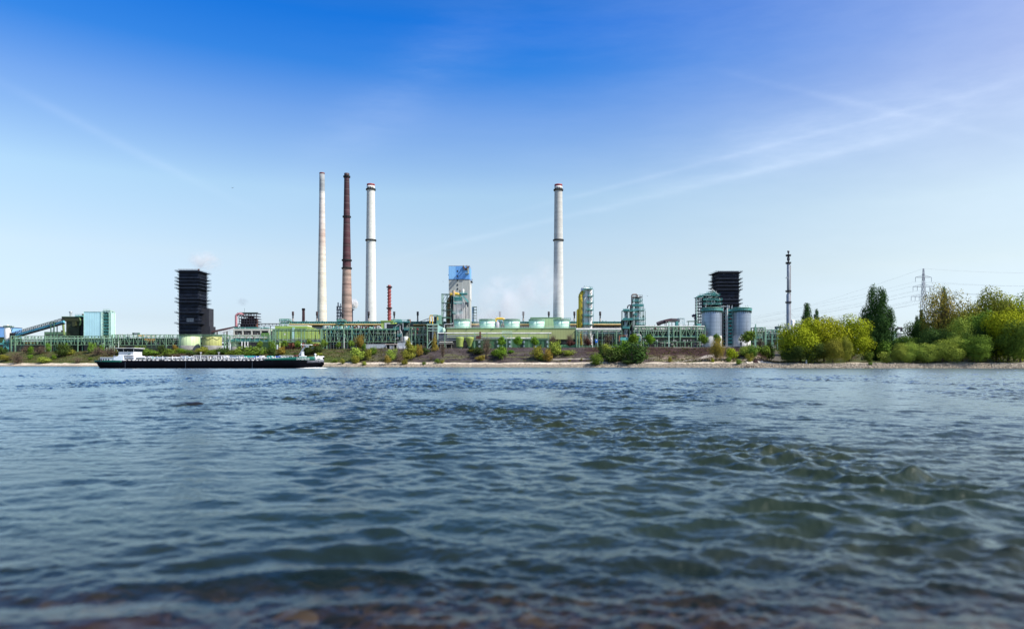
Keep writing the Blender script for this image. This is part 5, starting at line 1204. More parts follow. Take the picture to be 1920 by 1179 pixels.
for px0, px1, py in ((850, 866, 557), (850.5, 867.5, 561), (850.5, 866.5, 567.5), (862, 876, 549.5), (849, 868, 586.5)):
    m_ = MB(); pbox(m_, px0, px1, py, py+1.2, Y, -1.5, 8); m_.rail(X(px0, Y), X(px1, Y), Y-1.5, Z(py, Y), 1.3, .16, 1.8); pbox(m_, px0+1.5, px1-1.5, py+1.2, py+2.6, Y, -1, 6); part('platform', m_, teal, T)
m_ = MB(); pbox(m_, 854.5, 867, 570, 612, Y, 0, 8); part('housing', m_, M('blue grey housing', (.07, .09, .11), .6, 0, .3, .2, .5, 2), T)
for q in (867.6, 870.2, 873.6, 876.6): m_ = MB(); m_.cyl((X(q, Y), Y+1, Z(612, Y)), (X(q, Y), Y+1, Z(561+(q-867)*1.5, Y)), .45, n=8); part('riser_pipe', m_, lgrey, T)
m_ = MB(); pbox(m_, 867, 877.5, 566, 612, Y, 2.5, 8); part('filter_casing', m_, M('slate casing', (.05, .07, .09), .6, 0, .3, .2, .4), T)
m_ = MB(); A = Vector((X(866, Y), Y-.6, Z(553, Y))); Bv = Vector((X(878.5, Y), Y-.6, Z(567, Y))); m_.bar(A, Bv, .9); m_.bar(A+Vector((0, 0, 1.3)), Bv+Vector((0, 0, 1.3)), .25); part('inclined_stair', m_, teal, T)
part('short_stack', MB().lathe(X(867.4, Y), Y+5, [(1.1, Z(552, Y)), (1.1, Z(541.5, Y)), (.9, Z(541, Y))], 12), lgrey, T); part('short_stack', MB().cyl((X(861.5, Y), Y+5, Z(552, Y)), (X(861.5, Y), Y+5, Z(542.5, Y)), .5), rust, T)
part('bypass_pipe', MB().tube([(X(833.5, Y), Y-2, Z(614, Y)), (X(833.5, Y), Y-2, Z(609, Y)), (X(836, Y), Y-2, Z(608, Y)), (X(848, Y), Y-2, Z(608, Y)), (X(848.5, Y), Y-2, Z(605, Y))], .55, 8), grey, T)
m_ = MB(); pbox(m_, 830, 846.5, 595, 597, Y, -1.6, -.3); pbox(m_, 844.5, 846.5, 597, 611, Y, -1.6, -.3); pbox(m_, 828.5, 830.5, 595, 612, Y, -1.6, -.3); part('portal', m_, steel2, T)
Y = 640
T = thing('stair_tower', 'small open stair tower with a pale blue strip right of the blue-topped tower', 'stair tower', (X(890, Y), Y, G))
m_ = MB(); pbox(m_, 885, 888, 575, 603, Y, 1, 4); part('blue_shaft', m_, M('lighter azure cladding'), T)
m_ = MB()
for q in (888.3, 893.3): pbox(m_, q, q+.6, 574, 606, Y, 0, .5)
part('posts', m_, dark, T)
for py in (575, 580, 585.5, 591, 596): m_ = MB(); pbox(m_, 886, 894, py, py+.9, Y, -.5, 4); part('landing', m_, steel2, T)
# --- olive hall with drums ---------------------------------------------------------------------
Y = 508
T = thing('hall', 'long olive green clad hall carrying the row of mint cooling drums', 'hall', (X(960, Y), Y, G)); ol = M('olive green cladding', (.34, .38, .16), .6, 0, .08, .1, .15, 2.0)
m_ = MB(); pbox(m_, 838, 1030, 615.4, 634, Y, 0, 14); part('wall', m_, ol, T)
m_ = MB(); pbox(m_, 1030.1, 1079.5, 615.4, 634, Y, 0, 14); part('wall', m_, ol, T)
m_ = MB(); pbox(m_, 838, 1079.5, 634, 657, Y, 1.5, 14); part('lower_wall', m_, M('dark base wall', (.04, .05, .035), .7, 0, .4), T)
m_ = MB(); pbox(m_, 837, 1080.3, 614.4, 615.4, Y, -.4, 14.4); pbox(m_, 1079.5, 1080.6, 615.4, 640, Y, -.3, .5); part('roof_edge', m_, M('mint trim', (.28, .50, .34)), T)
m_ = MB(); m_.rail(X(838, Y), X(1079, Y), Y-.2, Z(614.4, Y), 1.2, .12, 1.8); part('roof_railing', m_, lgrey, T)
m_ = MB(); pbox(m_, 1030, 1079.5, 634, 636, Y, -.15, .5); part('lower_edge', m_, ol, T)
for q in (872, 919.5, 966.5, 1014): m_ = MB(); m_.bar((X(q, Y), Y-.25, Z(621.3, Y)), (X(q+5, Y), Y-.25, Z(616, Y)), .3); part('roof_stay', m_, steel2, T)
m_ = MB(); pbox(m_, 1046, 1080, 641, 645, Y, 1.1, 1.45); part('window_band', m_, glass, T)
m_ = MB(); pbox(m_, 1044, 1120, 646.5, 656, Y, -4, -3.4); part('green_fence_wall', m_, M('leaf green fence', (.10, .26, .12)), T)
GD = 'mint cooling drums on the roof of the olive hall'
Yd = 515; proto_d = None
mint = M('mint drum sheet', (.74, .88, .78), .45, 0, .08, .2, .15, 0)
for i, px in enumerate((865, 913, 960, 1007.3, 1054)):
    lb = ['below the gas cleaning tower, first from the left', 'directly left of the yellow pipe arch', 'directly right of the yellow pipe arch', 'under the light green building', 'below the grey chimney, last on the right'][i]
    x, r = X(px, Yd), S(15, Yd); zr = Z(614.9, Yd); zt = Z(600.4, Yd)
    if not proto_d:
        T = proto_d = thing('cooling_drum', 'mint panelled drum '+lb, 'drum', (x, Yd+7, zr), GD); yc = Yd+7
        part('shell', MB().lathe(x, yc, [(r*.91, zr), (r*.93, zr+1), (r, zt), (r*.97, zt), (r*.9, zr+2)], 40), mint, T)
        m_ = MB()
        for k in range(40): a = 2*math.pi*k/40; m_.bar((x+math.cos(a)*r*.93, yc+math.sin(a)*r*.93, zr), (x+math.cos(a)*(r+.08), yc+math.sin(a)*(r+.08), zt), .12)
        for z_, q in ((zr+1.4, .94), (zr+3.2, .97), (zt-.4, 1.0)): m_.lathe(x, yc, [(r*q+.02, z_), (r*q+.16, z_), (r*q+.16, z_+.14), (r*q+.02, z_+.14)], 40)
        part('ribs', m_, M('teal rib', (.33, .62, .50)), T)
        part('rim', MB().ring(x, yc, r-.3, zt, r+.25, 1.0, 40, .15), ltsteel, T)
        m_ = MB()
        for k in range(6): a = math.pi*k/6; m_.bar((x-math.cos(a)*r*.9, yc-math.sin(a)*r*.9, zt-1.2), (x+math.cos(a)*r*.9, yc+math.sin(a)*r*.9, zt-1.2), .3)
        part('fan_frame', m_, dark, T)
    else: dup(proto_d, (x, Yd+7, zr), 'mint panelled drum '+lb, GD)
Y = 540
T = thing('building', 'light green windowless building behind the right cooling drums', 'building', (X(1024, Y), Y, G))
m_ = MB(); pbox(m_, 995, 1053, 595.4, 640, Y, 0, 14); part('wall', m_, M('light green cladding', (.42, .62, .32), .6, 0, .08, .1, .1, 2.4), T)
m_ = MB(); pbox(m_, 994.7, 1053.4, 594.8, 595.4, Y, -.3, 14.3); part('roof_edge', m_, M('mint trim'), T)
Y = 560
T = thing('valve_frame', 'teal valve frame with railings just right of the light green building', 'steel frame', (X(1061, Y), Y, G))  # railed frame for valves, carries no pipes
m_ = MB(); pbox(m_, 1053.6, 1070, 598.5, 600, Y, 0, 5); m_.rail(X(1053.6, Y), X(1070, Y), Y, Z(598.5, Y), 1.2, .2, 1.5)
for q in (1055, 1061, 1068): pbox(m_, q, q+.8, 600, 640, Y, 0, .6)
part('frame', m_, teal, T)
Y = 530
T = thing('pipe_arch', 'bright yellow pipe arch on a grey vessel between the second and third drum', 'pipe', (X(937, Y), Y, G))
part('arch', MB().tube([(X(929, Y), Y, Z(603, Y)), (X(929.4, Y), Y, Z(599, Y)), (X(931.5, Y), Y, Z(597.4, Y)), (X(943, Y), Y, Z(597.6, Y)), (X(945.5, Y), Y, Z(599.5, Y)), (X(946, Y), Y, Z(603, Y))], .95, 12), yellow, T)
part('vessel', MB().lathe(X(932.5, Y), Y, [(1.7, PB), (1.7, Z(605, Y)), (1.0, Z(603, Y))], 16), M('grey violet vessel', (.40, .40, .46)), T)
m_ = MB(); pbox(m_, 934, 942, 601, 602.2, Y, -1, 3); pbox(m_, 937, 938.4, 602, 640, Y, 0, 1); pbox(m_, 941, 942, 602, 640, Y, 0, 1); m_.bar((X(936, Y), Y-.5, Z(614, Y)), (X(941, Y), Y-.5, Z(603, Y)), .5); part('platform', m_, teal, T)
Y = 498
T = thing('workshop_building', 'long low dark green works building below the olive hall', 'building', (X(960, Y), Y, G))
m_ = MB(); pbox(m_, 886, 1030, 636.4, 657, Y, 0, 8); part('wall', m_, M('bottle green cladding', (.05, .15, .075), .6, 0, .12, .2, .2, 1.6), T)
m_ = MB(); pbox(m_, 885.6, 1030.4, 635.6, 636.4, Y, -.4, 8.3); part('roof_edge', m_, M('mint trim'), T)
for q in (895, 929.5, 952, 978, 1000, 1023):
    m_ = MB(); pbox(m_, q-1.5, q+3.8, 637, 656.5, Y, -.25, -.02); pn = part('bay', m_, M('dark green bay', (.018, .05, .035)), T)
    m_ = MB(); pbox(m_, q+2, q+6, 639, 643, Y, -.4, -.27); pbox(m_, q+2.4, q+6, 647, 650.5, Y, -.4, -.27); part('window', m_, M('pale window', (.35, .45, .5), .2), pn)
T = thing('pipeline', 'bundle of long white pipes running in front of the olive hall', 'pipes', (X(930, 493), 493, G)); Y = 492
for i, (a, b, py, r) in enumerate(((821, 1034, 624.8, .55), (822, 905, 629.8, .5), (822, 948, 633.4, .5), (822, 905, 637.3, .42), (895, 997, 633.8, .55), (822, 848, 641, .35))):
    part('pipe', MB().cyl((X(a, Y), Y+i*.9-1, Z(py, Y)), (X(b, Y), Y+i*.9-1, Z(py, Y)), r, n=10), lgrey, T)
for q in (834, 890, 913, 960, 992, 1028): m_ = MB(); pbox(m_, q-.4, q+.4, 624, 657, Y, -1.7, -1.2); pbox(m_, q-.4, q+.4, 624, 657, Y, 3.6, 4.1); pbox(m_, q-.4, q+.4, 626.5, 627, Y, -1.2, 3.6); part('trestle', m_, steel, T)
m_ = MB(); pbox(m_, 899, 902, 622, 636, Y, -2.4, -1.8); pbox(m_, 893, 900, 630, 636, Y, -2.2, -1.8); part('valve_block', m_, rust, T)
for a, b_ in ((945, 632), (996.5, 634.5)): part('end_cap', MB().cyl((X(a, Y), Y-1.9, Z(b_+3, Y)), (X(a, Y), Y-1.9, Z(b_-2, Y)), .9, n=12), white, T)
T = thing('valve_platform', 'mint railed platform on the white pipes below the third drum', 'platform', (X(950, 490), 490, G)); Y = 489
m_ = MB(); pbox(m_, 941, 960, 624, 625, Y, -1, 2); m_.rail(X(941, Y), X(960, Y), Y-1, Z(624, Y), 1.4, .22, 1.4)
for q in (942, 950, 958): pbox(m_, q, q+.7, 625, 656, Y, 0, .4)
m_.bar((X(943, Y), Y, Z(638, Y)), (X(958, Y), Y, Z(626, Y)), .3); part('frame', m_, ltsteel, T)
GV = 'olive vessels at the left end of the dark green building'
for px, pn_, lb, narrow in ((862.3, 0, 'left olive green vessel, plain upright cylinder with a domed top', .83), (880.5, 1, 'right olive green vessel whose lower half narrows like a funnel', .35)):
    Y = 489; T = thing('vessel', lb, 'vessel', (X(px, Y), Y, G), GV); r = S(8, Y); x = X(px, Y)
    prof = [(r*narrow, Z(650, Y)), (r*(.86 if not pn_ else .6), Z(643, Y)), (r*.95, Z(636, Y)), (r, Z(633.5, Y)), (r*.85, Z(632, Y)), (.2, Z(631, Y))]
    part('shell', MB().lathe(x, Y, prof, 24), M('olive vessel paint', (.26, .33, .08), .5, 0, .2, .3, .4), T)
    part('base', MB().lathe(x, Y, [(r*.6, PB), (r*.6, Z(650, Y))], 16), steel2, T)
    part('manhole', MB().cyl((x, Y, Z(631.5, Y)), (x, Y, Z(630, Y)), .4), steel2, T)
m_ = MB(); pbox(m_, 822, 886, 641, 657, 500, 1, 7); T = thing('shelter', 'dark open shelter under the white pipes left of the olive vessels', 'shelter', (X(845, 500), 500, G)); part('back_wall', m_, dark, T)
m_ = MB(); pbox(m_, 822, 850, 643, 645, 500, -1, 1); part('roof', m_, concd, T)
for q in (826, 836, 846): m_ = MB(); pbox(m_, q, q+1.2, 645, 657, 500, -.8, 0); part('post', m_, concd, T)
# --- right of the drums ------------------------------------------------------------------------
Y = 560
T = thing('column_tower', 'tall white column with teal ring platforms and a thick yellow pipe on its left', 'process tower', (X(1098, Y), Y, G))
x, r = X(1100, Y), S(8.6, Y); part('column', MB().lathe(x-.8, Y+3, [(r, PB), (r, Z(541, Y)), (r*.8, Z(538.5, Y)), (r*.3, Z(537.5, Y))], 26), M('white grey vessel', (.66, .67, .68), .45, 0, .15, .25, .5, 0), T)
part('side_column', MB().lathe(X(1106.5, Y), Y-.4, [(S(3.6, Y), PB), (S(3.6, Y), Z(543, Y)), (.5, Z(541.5, Y))], 16), M('patched white insulation', (.72, .69, .66), .5, 0, .4, .7, .6), T)
olp = olivey
part('yellow_pipe', MB().tube([(X(1088, Y), Y-1, PB), (X(1088, Y), Y-1, Z(556, Y)), (X(1089, Y), Y-1, Z(551.5, Y)), (X(1091.5, Y), Y-1, Z(549, Y)), (X(1095, Y), Y+1, Z(547.5, Y))], S(3.7, Y), 16), olp, T)
part('short_yellow_pipe', MB().tube([(X(1082.6, Y), Y-1, PB), (X(1082.6, Y), Y-1, Z(584, Y)), (X(1083.3, Y), Y-1, Z(581.5, Y)), (X(1086, Y), Y, Z(580.5, Y))], S(2.0, Y), 12), olp, T)
for py, a, b in ((541.5, 1093, 1110.5), (555, 1102, 1111.5), (567.5, 1099, 1111.5), (580.5, 1098, 1112), (591.5, 1095, 1112), (608, 1092, 1111)):
    m_ = MB(); pbox(m_, a, b, py, py+1.1, Y, -4, 5); m_.rail(X(a, Y), X(b, Y), Y-4, Z(py, Y), 1.2, .15, 1.6)
    part('platform', m_, teal, T)
m_ = MB()
for a, b_ in ((1094, 1097), (1099, 1096), (1103, 1100), (1109, 1106)): m_.bar((X(a, Y), Y+2, Z(541, Y)), (X(b_, Y), Y+2, Z(535, Y)), .14)
part('davits', m_, steel2, T)
m_ = MB(); m_.box(X(1083, Y), X(1104, Y), Y-3.9, Y-3.5, Z(557.4, Y), Z(556.9, Y)); pbox(m_, 1092.5, 1093.4, 557, 612, Y, -3.4, -3); part('brace', m_, dark, T)
m_ = MB()
for q in (1093.5, 1111.5): pbox(m_, q, q+.5, 543, 612, Y, -4.3, -4.05)
part('stair_posts', m_, teal, T)
for py in (548, 561, 574, 586, 598): m_ = MB(); m_.box(X(1107.5, Y), X(1108.8, Y), Y-2.45, Y-2.2, Z(py+2.5, Y), Z(py, Y)); part('manhole', m_, dark, T)
rack('pipe_bridge', 'mint pipe bridge with white pipes below the tall white column', 1080, 1166, 619, 650, 500, 8, 12, (1081.5, 1086, 1120, 1156), pipes=((617.3, .95, lgrey, 2), (624.5, .3, ltsteel, .8), (621, .4, grey, 5)), decks=((639, steel2), (630, steel2)), mess=3.0, style='N', seed=6, th=.4)
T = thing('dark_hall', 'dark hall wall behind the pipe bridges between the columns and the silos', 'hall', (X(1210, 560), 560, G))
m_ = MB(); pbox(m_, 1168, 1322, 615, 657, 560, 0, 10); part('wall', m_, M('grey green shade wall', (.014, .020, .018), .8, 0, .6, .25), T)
Y = 520
T = thing('distillation_unit', 'two slim distillation columns wrapped in teal platforms with a looping top pipe', 'process unit', (X(1188, Y), Y, G))
part('column', MB().lathe(X(1196, Y), Y+3, [(2.0, PB), (2.0, Z(556, Y)), (1.6, Z(555, Y)), (.4, Z(554, Y))], 16), M('silver insulation', (.55, .55, .54), .4, .2, .3, .5, .4), T)
part('column', MB().lathe(X(1175, Y), Y+3, [(1.3, PB), (1.3, Z(580, Y)), (.4, Z(578.5, Y))], 14), grey, T)
part('column', MB().lathe(X(1185.5, Y), Y+4, [(1.1, PB), (1.1, Z(573, Y)), (.4, Z(572, Y))], 14), dark, T)
brp = M('brown grey pipe', (.25, .20, .18), .5)
part('top_pipe', MB().tube([(X(1185, Y), Y+1, Z(610, Y)), (X(1185, Y), Y+1, Z(554, Y)), (X(1186.5, Y), Y+1, Z(551.8, Y)), (X(1193, Y), Y+1, Z(551.5, Y)), (X(1195.5, Y), Y+1.6, Z(553, Y)), (X(1196, Y), Y+2, Z(556, Y))], .55, 10), brp, T)
part('side_pipe', MB().tube([(X(1177, Y), Y+1, Z(578, Y)), (X(1177.5, Y), Y+1, Z(573.5, Y)), (X(1180, Y), Y+1, Z(572, Y)), (X(1185, Y), Y+1, Z(572, Y))], .5, 10), brp, T)
for i, (a, b, py) in enumerate(((1186, 1204, 564), (1185, 1206.5, 573), (1184, 1209, 581.5), (1167.5, 1180, 582), (1180, 1191, 582.5), (1188, 1194, 590), (1187, 1210, 598.3), (1167, 1187, 599), (1192, 1210, 608), (1167, 1180, 615), (1186, 1204, 556.5))):
    m_ = MB(); pbox(m_, a, b, py, py+.9, Y, -1.5, 6); m_.rail(X(a, Y), X(b, Y), Y-1.5, Z(py, Y), 1.3, .15, 1.8)
    if i not in (10,): pbox(m_, a+.5, b-.5, py-2.2, py-.01, Y, -1.3, -1.15) if i % 2 else None
    part('platform', m_, teal if i != 10 else dark, T)
m_ = MB()
for q, t in ((1167.5, 583), (1180, 583), (1187, 564), (1203.7, 558), (1206.5, 574), (1209.5, 583), (1191, 590)): pbox(m_, q-.4, q+.4, t, 650, Y, -.9, -.3); pbox(m_, q-.4, q+.4, t, 650, Y, 5, 5.6)
part('posts', m_, steel2, T)
m_ = MB()
for (a, b_, c_, d_) in ((1168, 599, 1179, 584), (1188, 590, 1196, 582), (1180, 615, 1187, 600), (1192, 608, 1209, 599), (1188, 598, 1203, 583), (1168, 615, 1180, 600)): m_.bar((X(a, Y), Y-.5, Z(b_, Y)), (X(c_, Y), Y-.5, Z(d_, Y)), .25)
part('stairs', m_, steel, T)
for mm, sd_ in ((lgrey, 1), (white, 2), (dark, 3), (grey, 4)):
    r_ = random.Random(sd_); m_ = MB()
    for i in range(16): a = r_.uniform(1169, 1208); b_ = r_.uniform(584 if a < 1187 else 560, 640); m_.cyl((X(a, Y), Y+r_.uniform(0, 4), Z(b_, Y)), (X(a, Y), Y+1, Z(b_-r_.uniform(2, 9), Y)), r_.uniform(.15, .45), n=7)
    part('pipework', m_, mm, T)
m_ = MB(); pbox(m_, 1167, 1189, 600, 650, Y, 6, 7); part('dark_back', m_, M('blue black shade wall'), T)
T = thing('loop_pipe_station', 'small teal station with a white looping pipe below the distillation columns', 'pump station', (X(1194, 462), 462, G)); Y = 468
part('loop_pipe', MB().tube([(X(1191.5, Y), Y, Z(630, Y)), (X(1193, Y), Y, Z(627.5, Y)), (X(1199, Y), Y, Z(627.5, Y)), (X(1201.5, Y), Y, Z(629.5, Y)), (X(1201.5, Y), Y, Z(650, Y))], .35, 8), lgrey, T)
m_ = MB(); pbox(m_, 1192, 1201, 636, 638.5, Y, -.5, 2); m_.rail(X(1192, Y), X(1201, Y), Y-.5, Z(636, Y), 1.1, .15, 1.2); pbox(m_, 1193, 1193.6, 638, 652, Y, 0, .4); pbox(m_, 1199.5, 1200, 638, 652, Y, 0, .4); part('platform', m_, teal, T)
T = thing('tank_stand', 'small rusty and teal stand at the road under the distillation columns', 'pump station', (X(1170, 466), 466, G)); Y = 472
m_ = MB(); pbox(m_, 1163.5, 1178, 632.5, 638, Y, 0, 2.5); part('box', m_, teal, T)
m_ = MB(); pbox(m_, 1161, 1162.5, 629, 640, Y, 0, .8); pbox(m_, 1161, 1176, 628.6, 629.6, Y, 0, .8); part('frame', m_, M('orange rust', (.35, .13, .07)), T)
m_ = MB(); pbox(m_, 1162, 1163, 638, 653, Y, 0, .5); pbox(m_, 1176, 1177, 638, 653, Y, 0, .5); part('legs', m_, steel2, T)
rack('pipe_bridge', 'tall mint pipe bridge between the distillation columns and the silver silos', 1190, 1322, 612, 632.5, 470, 9, 9, (1198, 1212, 1254, 1263, 1275, 1307), pipes=((611.6, .35, lgrey, 0), (616.5, .6, lgrey, 3), (620.5, .5, grey, 6), (625, .45, concd, 4)), decks=((632, teal), (620.6, steel)), mess=4.0, style='W', seed=7, th=.5)
rack('pipe_bridge', 'lower mint pipe rack under the tall bridge beside the silver silos', 1204, 1318, 640, 641.5, 462, 6, 9.5, (1206, 1216, 1232, 1246, 1269, 1284, 1296, 1312), mess=3, style='N', seed=8, th=.4, post_t=.5)
T = thing('mast', 'free standing pale mint steel post in front of the pipe bridges halfway to the silos', 'post', (X(1254, 455), 455, G)); Y = 456
m_ = MB(); pbox(m_, 1253.6, 1255.2, 602.5, 655, Y, 0, .5); part('post', m_, ltsteel, T)
m_ = MB(); pbox(m_, 1248, 1272, 601.6, 602.5, Y, 0, .5); pbox(m_, 1249, 1250, 602.5, 611, Y, 0, .4); part('beam', m_, concd, T)
T = thing('belt_gallery', 'dark covered belt gallery rising over the pipe bridges right of the distillation columns', 'conveyor', (X(1255, 520), 520, G)); Y = 520
m_ = MB(); P_ = [(1232, 607.5), (1240, 604.5), (1252, 601.5), (1258, 600.2), (1274, 601)]
pts = [(X(a, Y), Y, Z(b_, Y)) for a, b_ in P_]; m_.tube(pts, 1.5, 10); part('gallery', m_, M('dark purple sheet', (.045, .035, .045), .6, 0, .4, .4), T)
m_ = MB(); pbox(m_, 1245, 1258, 599.6, 602, Y, -1.8, 1.8); part('hood', m_, M('maroon hood', (.10, .03, .04)), T)
for q in (1236, 1247, 1260, 1271): m_ = MB(); pbox(m_, q-.4, q+.4, 604, 655, Y, 0, .7); part('support', m_, dark, T)
Y = 480
T = thing('frame', 'open pale frame on the pipe bridge between the belt gallery and the hooked pipe', 'steel frame', (X(1278, Y), Y, G))
m_ = MB(); pbox(m_, 1272.5, 1284, 596.2, 597.2, Y, 0, 5)
for q in (1273, 1283.2): pbox(m_, q, q+.6, 597.2, 612, Y, 0, .5); pbox(m_, q, q+.6, 597.2, 612, Y, 4, 4.5)
m_.bar((X(1274, Y), Y, Z(598, Y)), (X(1282, Y), Y, Z(606, Y)), .15); pbox(m_, 1273, 1284, 605.5, 606.3, Y, -.3, -.05); part('frame', m_, M('pale blue steel', (.42, .56, .58)), T)
m_ = MB(); pbox(m_, 1290.5, 1311, 601.5, 602.6, Y, 0, 5); pbox(m_, 1290.5, 1291.4, 602.6, 612, Y, 0, .6); pbox(m_, 1303, 1304, 602.6, 612, Y, 0, .6); part('dark_frame', m_, steel2, T)
m_ = MB(); pbox(m_, 1268, 1272, 602.5, 611, Y, 0, 4); pbox(m_, 1306, 1314, 607, 611, Y, -1, 3); part('teal_box', m_, teal, T)
Y = 540
T = thing('hooked_pipe', 'purple grey vent pipe with a hooked top left of the teal reactor block', 'pipe', (X(1304, Y), Y, G))
pm = M('mauve pipe', (.16, .12, .17), .6)
part('pipe', MB().tube([(X(1304.5, Y), Y, PB), (X(1304.5, Y), Y, Z(592, Y)), (X(1302, Y), Y, Z(590.5, Y)), (X(1298, Y), Y, Z(593, Y))], 1.05, 10), pm, T)
part('side_duct', MB().box(X(1301, Y), X(1303.6, Y), Y-.5, Y+.5, Z(597, Y), Z(595, Y)), pm, T)
# reactor block
Y = 530
T = thing('reactor_block', 'teal multi storey reactor block with pipes rising behind the left silver silo', 'process unit', (X(1330, Y), Y, G))
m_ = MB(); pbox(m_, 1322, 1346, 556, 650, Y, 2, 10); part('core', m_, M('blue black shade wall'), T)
m_ = MB()
for q in (1307, 1313, 1319, 1322): pbox(m_, q, q+.8, 556, 652, Y, 0, .8); pbox(m_, q, q+.8, 556, 652, Y, 5, 5.8)
for py in np.arange(560, 612, 5.5): pbox(m_, 1307, 1323, py, py+1, Y, -.2, 6)
for i, py in enumerate(np.arange(560, 606, 5.5)): a, b = (1308, 1313) if i % 2 else (1313, 1308); m_.bar((X(a, Y), Y+.3, Z(py+5, Y)), (X(b, Y), Y+.3, Z(py, Y)), .3); m_.bar((X(a+6, Y), Y+.3, Z(py+5, Y)), (X(b+6, Y), Y+.3, Z(py, Y)), .3)
part('stair_frame', m_, M('dark slate steel', (.05, .075, .09), .6, 0, .4), T)
for a, b, py in ((1311, 1348, 554), (1317, 1352.5, 562.5), (1318, 1352, 570.5), (1306.5, 1317, 556.5), (1323, 1341, 550)):
    m_ = MB(); pbox(m_, a, b, py, py+.7, Y, -2.5, 9); m_.rail(X(a, Y), X(b, Y), Y-2.5, Z(py, Y), 1.3, .13, 1.8); part('platform', m_, teal, T)
m_ = MB(); A = Vector((X(1322, Y), Y-2, Z(552, Y))); Bv = Vector((X(1335, Y), Y-2, Z(544, Y))); m_.bar(A, Bv, .5); m_.bar(Bv, Vector((X(1346, Y), Y-2, Z(553, Y))), .5)
for a, b_, c_, d_ in ((1333, 550, 1336, 541), (1337, 550, 1333, 543), (1340, 552, 1343, 546), (1310, 555, 1312, 548), (1325, 570, 1332, 563)): m_.bar((X(a, Y), Y-1, Z(b_, Y)), (X(c_, Y), Y-1, Z(d_, Y)), .25)
part('roof_gantry', m_, lgrey, T)
for mm, sd_ in ((lgrey, 11), (grey, 12), (dark, 13), (M('tan insulation', (.42, .34, .28)), 14)):
    r_ = random.Random(sd_); m_ = MB()
    for i in range(14): a = r_.uniform(1320, 1350); b_ = r_.uniform(556, 578); l_ = r_.uniform(2, 8); m_.cyl((X(a, Y), Y+r_.uniform(-2, 1), Z(b_, Y)), (X(a+(l_ if r_.random() < .4 else 0), Y), Y-1, Z(b_-l_*.7, Y)), r_.uniform(.15, .5), n=7)
    part('pipework', m_, mm, T)
part('leaning_pipe', MB().tube([(X(1306, Y), Y-.5, Z(612, Y)), (X(1306, Y), Y-.5, Z(557, Y)), (X(1309, Y), Y-.5, Z(556, Y))], .35, 8), ltsteel, T)
# silver silos
GSi = 'pair of big silver silos'
sil = M('silver silo sheet', (.30, .36, .43), .36, .55, .15, .12, .25, 1.9, 2.6)
def silo(px, hw, lb):
    Y = 478; x, r = X(px, Y), S(hw, Y); T = thing('silo', lb, 'silo', (x, Y+r, G), GSi); yc = Y+r
    part('shell', MB().lathe(x, yc, [(r, Z(628.5, Y)), (r, Z(585, Y)), (r*.97, Z(582, Y)), (.3, Z(580.5, Y))], 44), sil, T)
    part('concrete_base', MB().lathe(x, yc, [(r-.12, PB), (r-.12, Z(628.5, Y)), (r*.8, Z(628.4, Y))], 44), M('pale concrete base', (.52, .53, .52), .8, 0, .15, .2, .4), T)
    p_ = part('top_platform', MB().ring(x, yc, r*.5, Z(581.5, Y), r+.7, 1.6, 30, .6), teal, T)
    m_ = MB().lathe(x, yc, [(r+.03, Z(584.5, Y)), (r+.45, Z(583.6, Y)), (r+.45, Z(583.3, Y)), (r+.03, Z(583.3, Y))], 30)
    for k in range(26): a = 2*math.pi*k/26; m_.bar((x+math.cos(a)*r, yc+math.sin(a)*r, Z(586.8, Y)), (x+math.cos(a)*(r+.6), yc+math.sin(a)*(r+.6), Z(582.6, Y)), .22)
    part('brackets', m_, steel2, T)
    part('roof_railing', MB().ring(x, yc, r*.4, Z(579.6, Y), r*.9, 1.3, 30, .4), ltsteel, T); return T
silo(1340, 18.6, 'left one of the two silver silos, below the black tower'); T = silo(1396.3, 16.8, 'right one of the two silver silos, with leaning davits on its top')
m_ = MB(); Y = 478
for a, b_ in ((1390.5, 1388.5), (1395, 1390), (1405, 1402), (1410, 1406)): m_.bar((X(a, Y), Y+5, Z(579, Y)), (X(b_, Y), Y+5, Z(571, Y)), .13)
part('davits', m_, dark, T)
m_ = MB(); pbox(m_, 1388.5, 1391, 641, 652, Y, .1, .7); part('door', m_, glass, T)
T = thing('stair_tower', 'teal steel stair tower squeezed between the two silver silos', 'stair tower', (X(1369, 485), 485, G)); Y = 484
for q in (1360.5, 1365, 1373, 1377.5): m_ = MB(); pbox(m_, q-.45, q+.45, 572 if q in (1365, 1373) else 581, 652, Y, 0, .5); pbox(m_, q-.45, q+.45, 581, 652, Y, 5, 5.5); part('post', m_, grey, T)
for i, py in enumerate(np.arange(583, 650, 6.6)):
    m_ = MB(); pbox(m_, 1360, 1378, py, py+.8, Y, -.2, 5.6); m_.rail(X(1365, Y), X(1374, Y), Y-.2, Z(py, Y), 1.2, .2, 1); pbox(m_, 1366, 1372.5, py-2, py-.01, Y, -.1, .05); part('landing', m_, teal, T)
    m_ = MB(); a, b = (1362, 1376) if i % 2 else (1376, 1362); m_.bar((X(a, Y), Y+2.5, Z(py, Y)), (X(b, Y), Y+2.5, Z(py+6.6, Y)), .35); part('stair_flight', m_, steel2, T)
for py in (596, 609, 624.5): m_ = MB(); pbox(m_, 1368.5, 1370.5, py, py+2, Y, -.4, -.12); part('red_box', m_, red, T)
m_ = MB()
for q in (1352, 1357, 1364.5, 1368, 1372.5): m_.cyl((X(q, Y), Y+1, Z(582, Y)), (X(q, Y), Y+1, Z(571+abs(q-1366)*.5, Y)), .3, n=7)
pbox(m_, 1352, 1366, 573.5, 574.6, Y, .5, 1.2); part('top_pipes', m_, grey, T)
m_ = MB(); pbox(m_, 1360, 1378.5, 584, 652, Y, 6, 6.5); part('dark_back', m_, M('blue black shade wall'), T)
